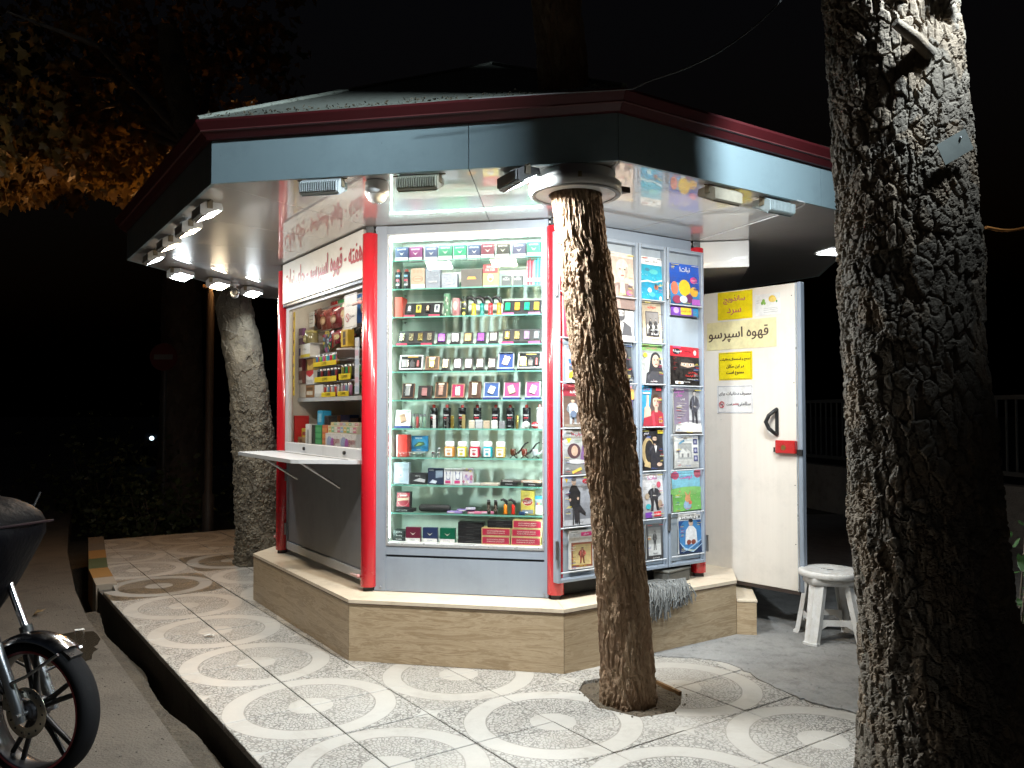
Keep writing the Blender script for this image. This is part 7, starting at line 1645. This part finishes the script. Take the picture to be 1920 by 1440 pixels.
# round colourful promotional disc with lighters below
t = wput('promo_disc', 'round multicoloured promotional disc above the lighter trays', 'disc', .645, .12, 1.945)
obj('board', MB().lathe([(0, -.004), (.085, -.004), (.085, .002), (0, .002)], 40, c=(0, 0, .085), axis='y'), M((.04, .035, .05), .3), t)
p = Print(.17, .17, y=-.0045); 
for i in range(14):
    a = 2 * math.pi * i / 14; p.p([(.5, .5), (.5 + .48 * math.cos(a), .5 + .48 * math.sin(a)), (.5 + .48 * math.cos(a + .26), .5 + .48 * math.sin(a + .26))], [(.5, .05, .2), (.1, .3, .5), (.55, .45, .05), (.1, .35, .15), (.35, .1, .4)][i % 5])
p.e(.5, .5, .26, .26, (.03, .03, .05)); p.e(.62, .52, .12, .12, (.5, .6, .75)); p.e(.62, .52, .05, .05, (.02, .02, .02)); p.r(.3, .84, .75, .97, (.72, .58, .04)); p.t('CLIPPER', .52, .905, .08, BK, .4); p.build('print', t)
def ltray(label, s0, s1, z0, h, cols, y=.13):
    w = s1 - s0; t = wput('lighter_tray', label, 'tray', (s0 + s1) / 2, y, z0)
    obj('front_board', MB().box(-w / 2, -.04, 0, w / 2, -.036, h * .36, b=.001), M((.78, .60, .03), .4, grime=.05), t); obj('base', MB().box(-w / 2, -.0355, 0, w / 2, .04, .006), BLACK, t)
    p = Print(w, h * .36, y=-.0408); p.t('CLIPPER', .5, .5, .55, (.06, .05, .02), .5); p.build('print', t)
    n = max(4, int(w / .034))
    for i in range(n):
        x = -w / 2 + (i + .5) * w / n; c = cols[i % len(cols)]
        lt = obj('lighter', MB().lathe([(0, .0065), (.0115, .0065), (.0115, h * .78)], 10, c=(x, -.012 + .006 * (i % 2), 0)), M(c, .25, grime=.03), t); obj('head', MB().lathe([(.0112, h * .785), (.010, h * .93), (.004, h * .96), (0, h * .96)], 10, c=(x, -.012 + .006 * (i % 2), 0)), STEEL, lt)
BRI = [(.1, .3, .65), (.7, .04, .12), (.3, .65, .1), (.05, .35, .35), (.7, .15, .4), (.75, .5, .05), (.1, .55, .6)]
ltray('top yellow fronted tray of bright lighters behind the serving window', .418, .882, 1.846, .098, BRI); ltray('middle yellow fronted tray of dark lighters behind the serving window', .446, .884, 1.726, .11, [(.04, .05, .08), (.08, .1, .1), (.3, .05, .06), (.02, .02, .02)]); ltray('low tray of red and white lighters behind the serving window', .594, .869, 1.6125, .095, [(.55, .08, .08), (.7, .68, .66), (.2, .4, .55)])
ltray('upper right yellow fronted lighter tray behind the serving window', .933, 1.145, 1.73, .12, [(.3, .3, .05), (.05, .05, .05), (.05, .3, .12), (.5, .1, .05)]); ltray('lower right yellow fronted lighter tray behind the serving window', .918, 1.116, 1.6125, .10, [(.6, .55, .6), (.5, .2, .35), (.2, .35, .5)])
for s0, s1, z in ((.41, .89, 1.8395), (.435, .89, 1.7195), (.925, 1.15, 1.7235)): obj('tray_step', MB().box(s0, .10, z, s1, .20, z + .005), GREYL, cab)
for s0, s1, z in ((.09, .36, 1.9275), (.08, .37, 2.0425 - .006)): obj('tray_step', MB().box(s0, .09, z, s1, .20, z + .004), GREYL, cab)
obj('tray_step', MB().box(.89, .09, 1.875, 1.16, .20, 1.88), GREYL, cab); obj('tray_step', MB().box(.5, .11, 1.938, .79, .16, 1.943), GREYL, cab)
wbox('tall_tin', 'tall yellow and black tin at the right behind the serving window', 'tin', .935, 1.06, 1.969, 2.09, (.70, .46, .04), lambda p: (p.r(.3, .1, .7, .9, (.12, .08, .05)), p.t('HONEY', .5, .5, .1, (.75, .6, .2), .36)), .13, .05)
t = wput('sweets_tub', 'dark tub of sweets above the right lighter trays', 'tub', 1.02, .14, 1.8805); obj('tub', MB().lathe([(0, 0), (.085, 0), (.095, .01), (.095, .06)], 24), M((.10, .07, .06), .3), t); obj('lid', MB().lathe([(.097, .0605), (.098, .072), (0, .078)], 24), M((.42, .38, .36), .4), t)
for s0, s1, z0, z1, c, f, lab in ((.078, .205, 1.6135, 1.722, (.66, .62, .56), lambda p: p.r(.05, .05, .95, .38, (.7, .7, .68)), 'pale pink cigarette pack at the lower left of the serving window'), (.222, .39, 1.6135, 1.713, (.30, .16, .07), lambda p: (p.r(.1, .2, .9, .5, (.65, .6, .5)), p.r(.1, .6, .9, .8, (.1, .05, .02))), 'brown pack in the bottom row of the serving window'), (.412, .585, 1.6135, 1.708, (.74, .74, .72), lambda p: p.r(.05, .05, .95, .3, (.6, .62, .6)), 'plain white pack in the bottom row of the serving window'),
        (.222, .385, 1.720, 1.826, (.76, .75, .73), lambda p: (p.p([(0, .75), (0, 1), (1, 1), (1, .75), (.5, .5)], (.60, .03, .04)), p.r(.1, .08, .9, .3, (.6, .6, .58))), 'red and white chevron pack behind the serving window'), (.238, .375, 1.829, 1.917, (.55, .38, .10), lambda p: p.p([(0, .6), (0, 1), (1, 1), (1, .6), (.5, .35)], (.2, .1, .03)), 'gold and brown chevron pack behind the serving window')):
    wbox('cigarette_pack', lab, 'pack', s0, s1, z0, z1, c, f, .13, .05)
obj('tray_step', MB().box(.215, .10, 1.7145, .395, .18, 1.7185), GREYL, cab)
def f_note(p): frame_(p, (.15, .15, .18)); p.t('مصرف دخانیات', .55, .68, .17, (.1, .1, .12), .7); p.ring(.3, .32, .15, .13, .2, (.55, .04, .06)); p.p([(.2, .38), (.22, .41), (.4, .26), (.38, .23)], (.55, .04, .06)); p.t('ممنوع', .66, .32, .13, (.1, .1, .12), .34)
wbox('paper_notice', 'white no smoking notice stuck inside the serving window glass', 'notice', 1.20, 1.42, 2.07, 2.305, (.78, .77, .74), f_note, .02, .002)
def f_rs(p): 
    for i in range(6): p.r(.1, .04 + i * .16, .9, .14 + i * .16, [(.5, .6, .75), (.7, .5, .6), (.75, .75, .78)][i % 3])
wbox('price_strip', 'pale coloured printed strip at the right edge of the serving window', 'strip', 1.37, 1.44, 1.62, 2.0, (.62, .66, .74), f_rs, .03, .003)
for s0, s1, z0, z1, c, f, lab, y in ((.10, .25, 1.1895, 1.30, (.40, .26, .14), lambda p: (p.r(.15, .15, .85, .6, (.6, .5, .38)), p.e(.5, .75, .2, .12, (.2, .1, .05))), 'brown carton at the left of the lower window shelf', .12), (.16, .33, 1.3005, 1.37, (.66, .5, .06), lambda p: p.r(.1, .2, .9, .6, (.4, .05, .05)), 'small yellow box on top of the brown carton', .13), (.275, .385, 1.1895, 1.405, (.72, .72, .70), lambda p: p.r(.3, .3, .7, .8, (.4, .42, .4)), 'slim white box on the lower window shelf', .12), (.415, .485, 1.1895, 1.40, (.05, .06, .05), None, 'narrow black box on the lower window shelf', .12),
        (.490, .625, 1.1895, 1.40, (.04, .30, .10), lambda p: [p.r(.05, .1 + i * .22, .95, .26 + i * .22, (.1, .45, .18)) for i in range(4)], 'green box of stacked gum on the lower window shelf', .12), (.635, .737, 1.1895, 1.403, (.55, .16, .08), lambda p: [p.r(.05, .1 + i * .22, .95, .24 + i * .22, (.7, .3, .1)) for i in range(4)], 'orange red box of stacked gum on the lower window shelf', .12), (.505, .612, 1.4005, 1.51, (.03, .32, .55), lambda p: p.r(.2, .2, .8, .8, (.3, .6, .75)), 'bright blue pack standing on the green gum box', .13), (.65, .73, 1.4035, 1.472, (.03, .03, .03), None, 'small black box on the orange red gum box', .13)):
    wbox('sweets_box', lab, 'box', s0, s1, z0, z1, c, f, y, .07)
def f_gum(p):
    for i in range(9): p.r(.02 + i * .108, .15, .115 + i * .108, .85, [(.7, .5, .1), (.2, .5, .3), (.75, .75, .72), (.65, .2, .3), (.3, .5, .7)][i % 5]); p.r(.03 + i * .108, .4, .1 + i * .108, .6, (.75, .72, .6))
def f_grape(p):
    p.r(0, 0, 1, 1, (.72, .71, .70))
    for x in (.14, .62): p.e(x, .6, .10, .26, (.36, .42, .62)); p.e(x + .1, .5, .06, .3, (.42, .12, .42)); p.e(x - .02, .25, .03, .1, (.03, .03, .03)); p.e(x + .05, .25, .03, .1, (.03, .03, .03))
    p.t('gum', .38, .6, .3, (.5, .2, .2), .2); p.t('gum', .88, .6, .3, (.5, .2, .2), .2)
wbox('gum_carton', 'white fruit printed gum carton on the lower window shelf', 'carton', .742, 1.30, 1.1895, 1.345, (.72, .71, .7), f_grape, .12, .10)
wbox('gum_carton', 'multicoloured strip of gum packs on the white gum carton', 'carton', .752, 1.29, 1.3455, 1.40, (.6, .55, .4), f_gum, .125, .08); wbox('gum_carton', 'second multicoloured strip of gum packs lying on top', 'carton', .80, 1.27, 1.4005, 1.425, (.6, .5, .35), f_gum, .13, .07, .04)
wbox('red_folder', 'narrow red folder at the left end of the lower window shelf', 'folder', .072, .092, 1.1895, 1.47, (.55, .03, .03), None, .12, .12)

# fuller back rows behind the serving window
rb = random.Random(17); CN = [('red', (.42, .03, .03)), ('brown', (.20, .09, .04)), ('gold', (.52, .36, .07)), ('blue', (.04, .14, .40)), ('green', (.05, .25, .08)), ('cream', (.6, .52, .38)), ('purple', (.22, .05, .28)), ('orange', (.58, .20, .03)), ('black', (.03, .03, .03))]
for r_, (zr, rn) in enumerate(((2.185, 'top'), (1.93, 'middle'), (1.64, 'bottom'))):
    obj('hanging_rail', MB().box(.07, .372, zr + .225, 1.41, .378, zr + .235), STEEL, cab)
    for i in range(8):
        n, c = CN[(i * 4 + r_ * 5) % 9]; s0 = .085 + i * .163 + rb.uniform(-.006, .006)
        bag('%s snack bag, %s from the left in the %s back row of the serving window' % (n, ORD[i], rn), s0, s0 + .145, zr + rb.uniform(-.008, .008), zr + .222, c, rb.choice([f_cof, f_snk]), .36)
for i in range(7):
    n, c = CN[(i * 5 + 2) % 9]; s0 = .11 + i * .18
    wbox('sweets_box', '%s box, %s from the left at the back of the lower window shelf' % (n, ORD[i]), 'box', s0, s0 + .155, 1.1895, 1.36 + rb.uniform(0, .16), c, lambda p: (p.r(.12, .55, .88, .85, WH), p.e(.5, .3, .3, .16, (.6, .4, .1)), p.r(.2, .64, .8, .74, (.4, .05, .05))), .34, .08, rb.uniform(-.08, .08))
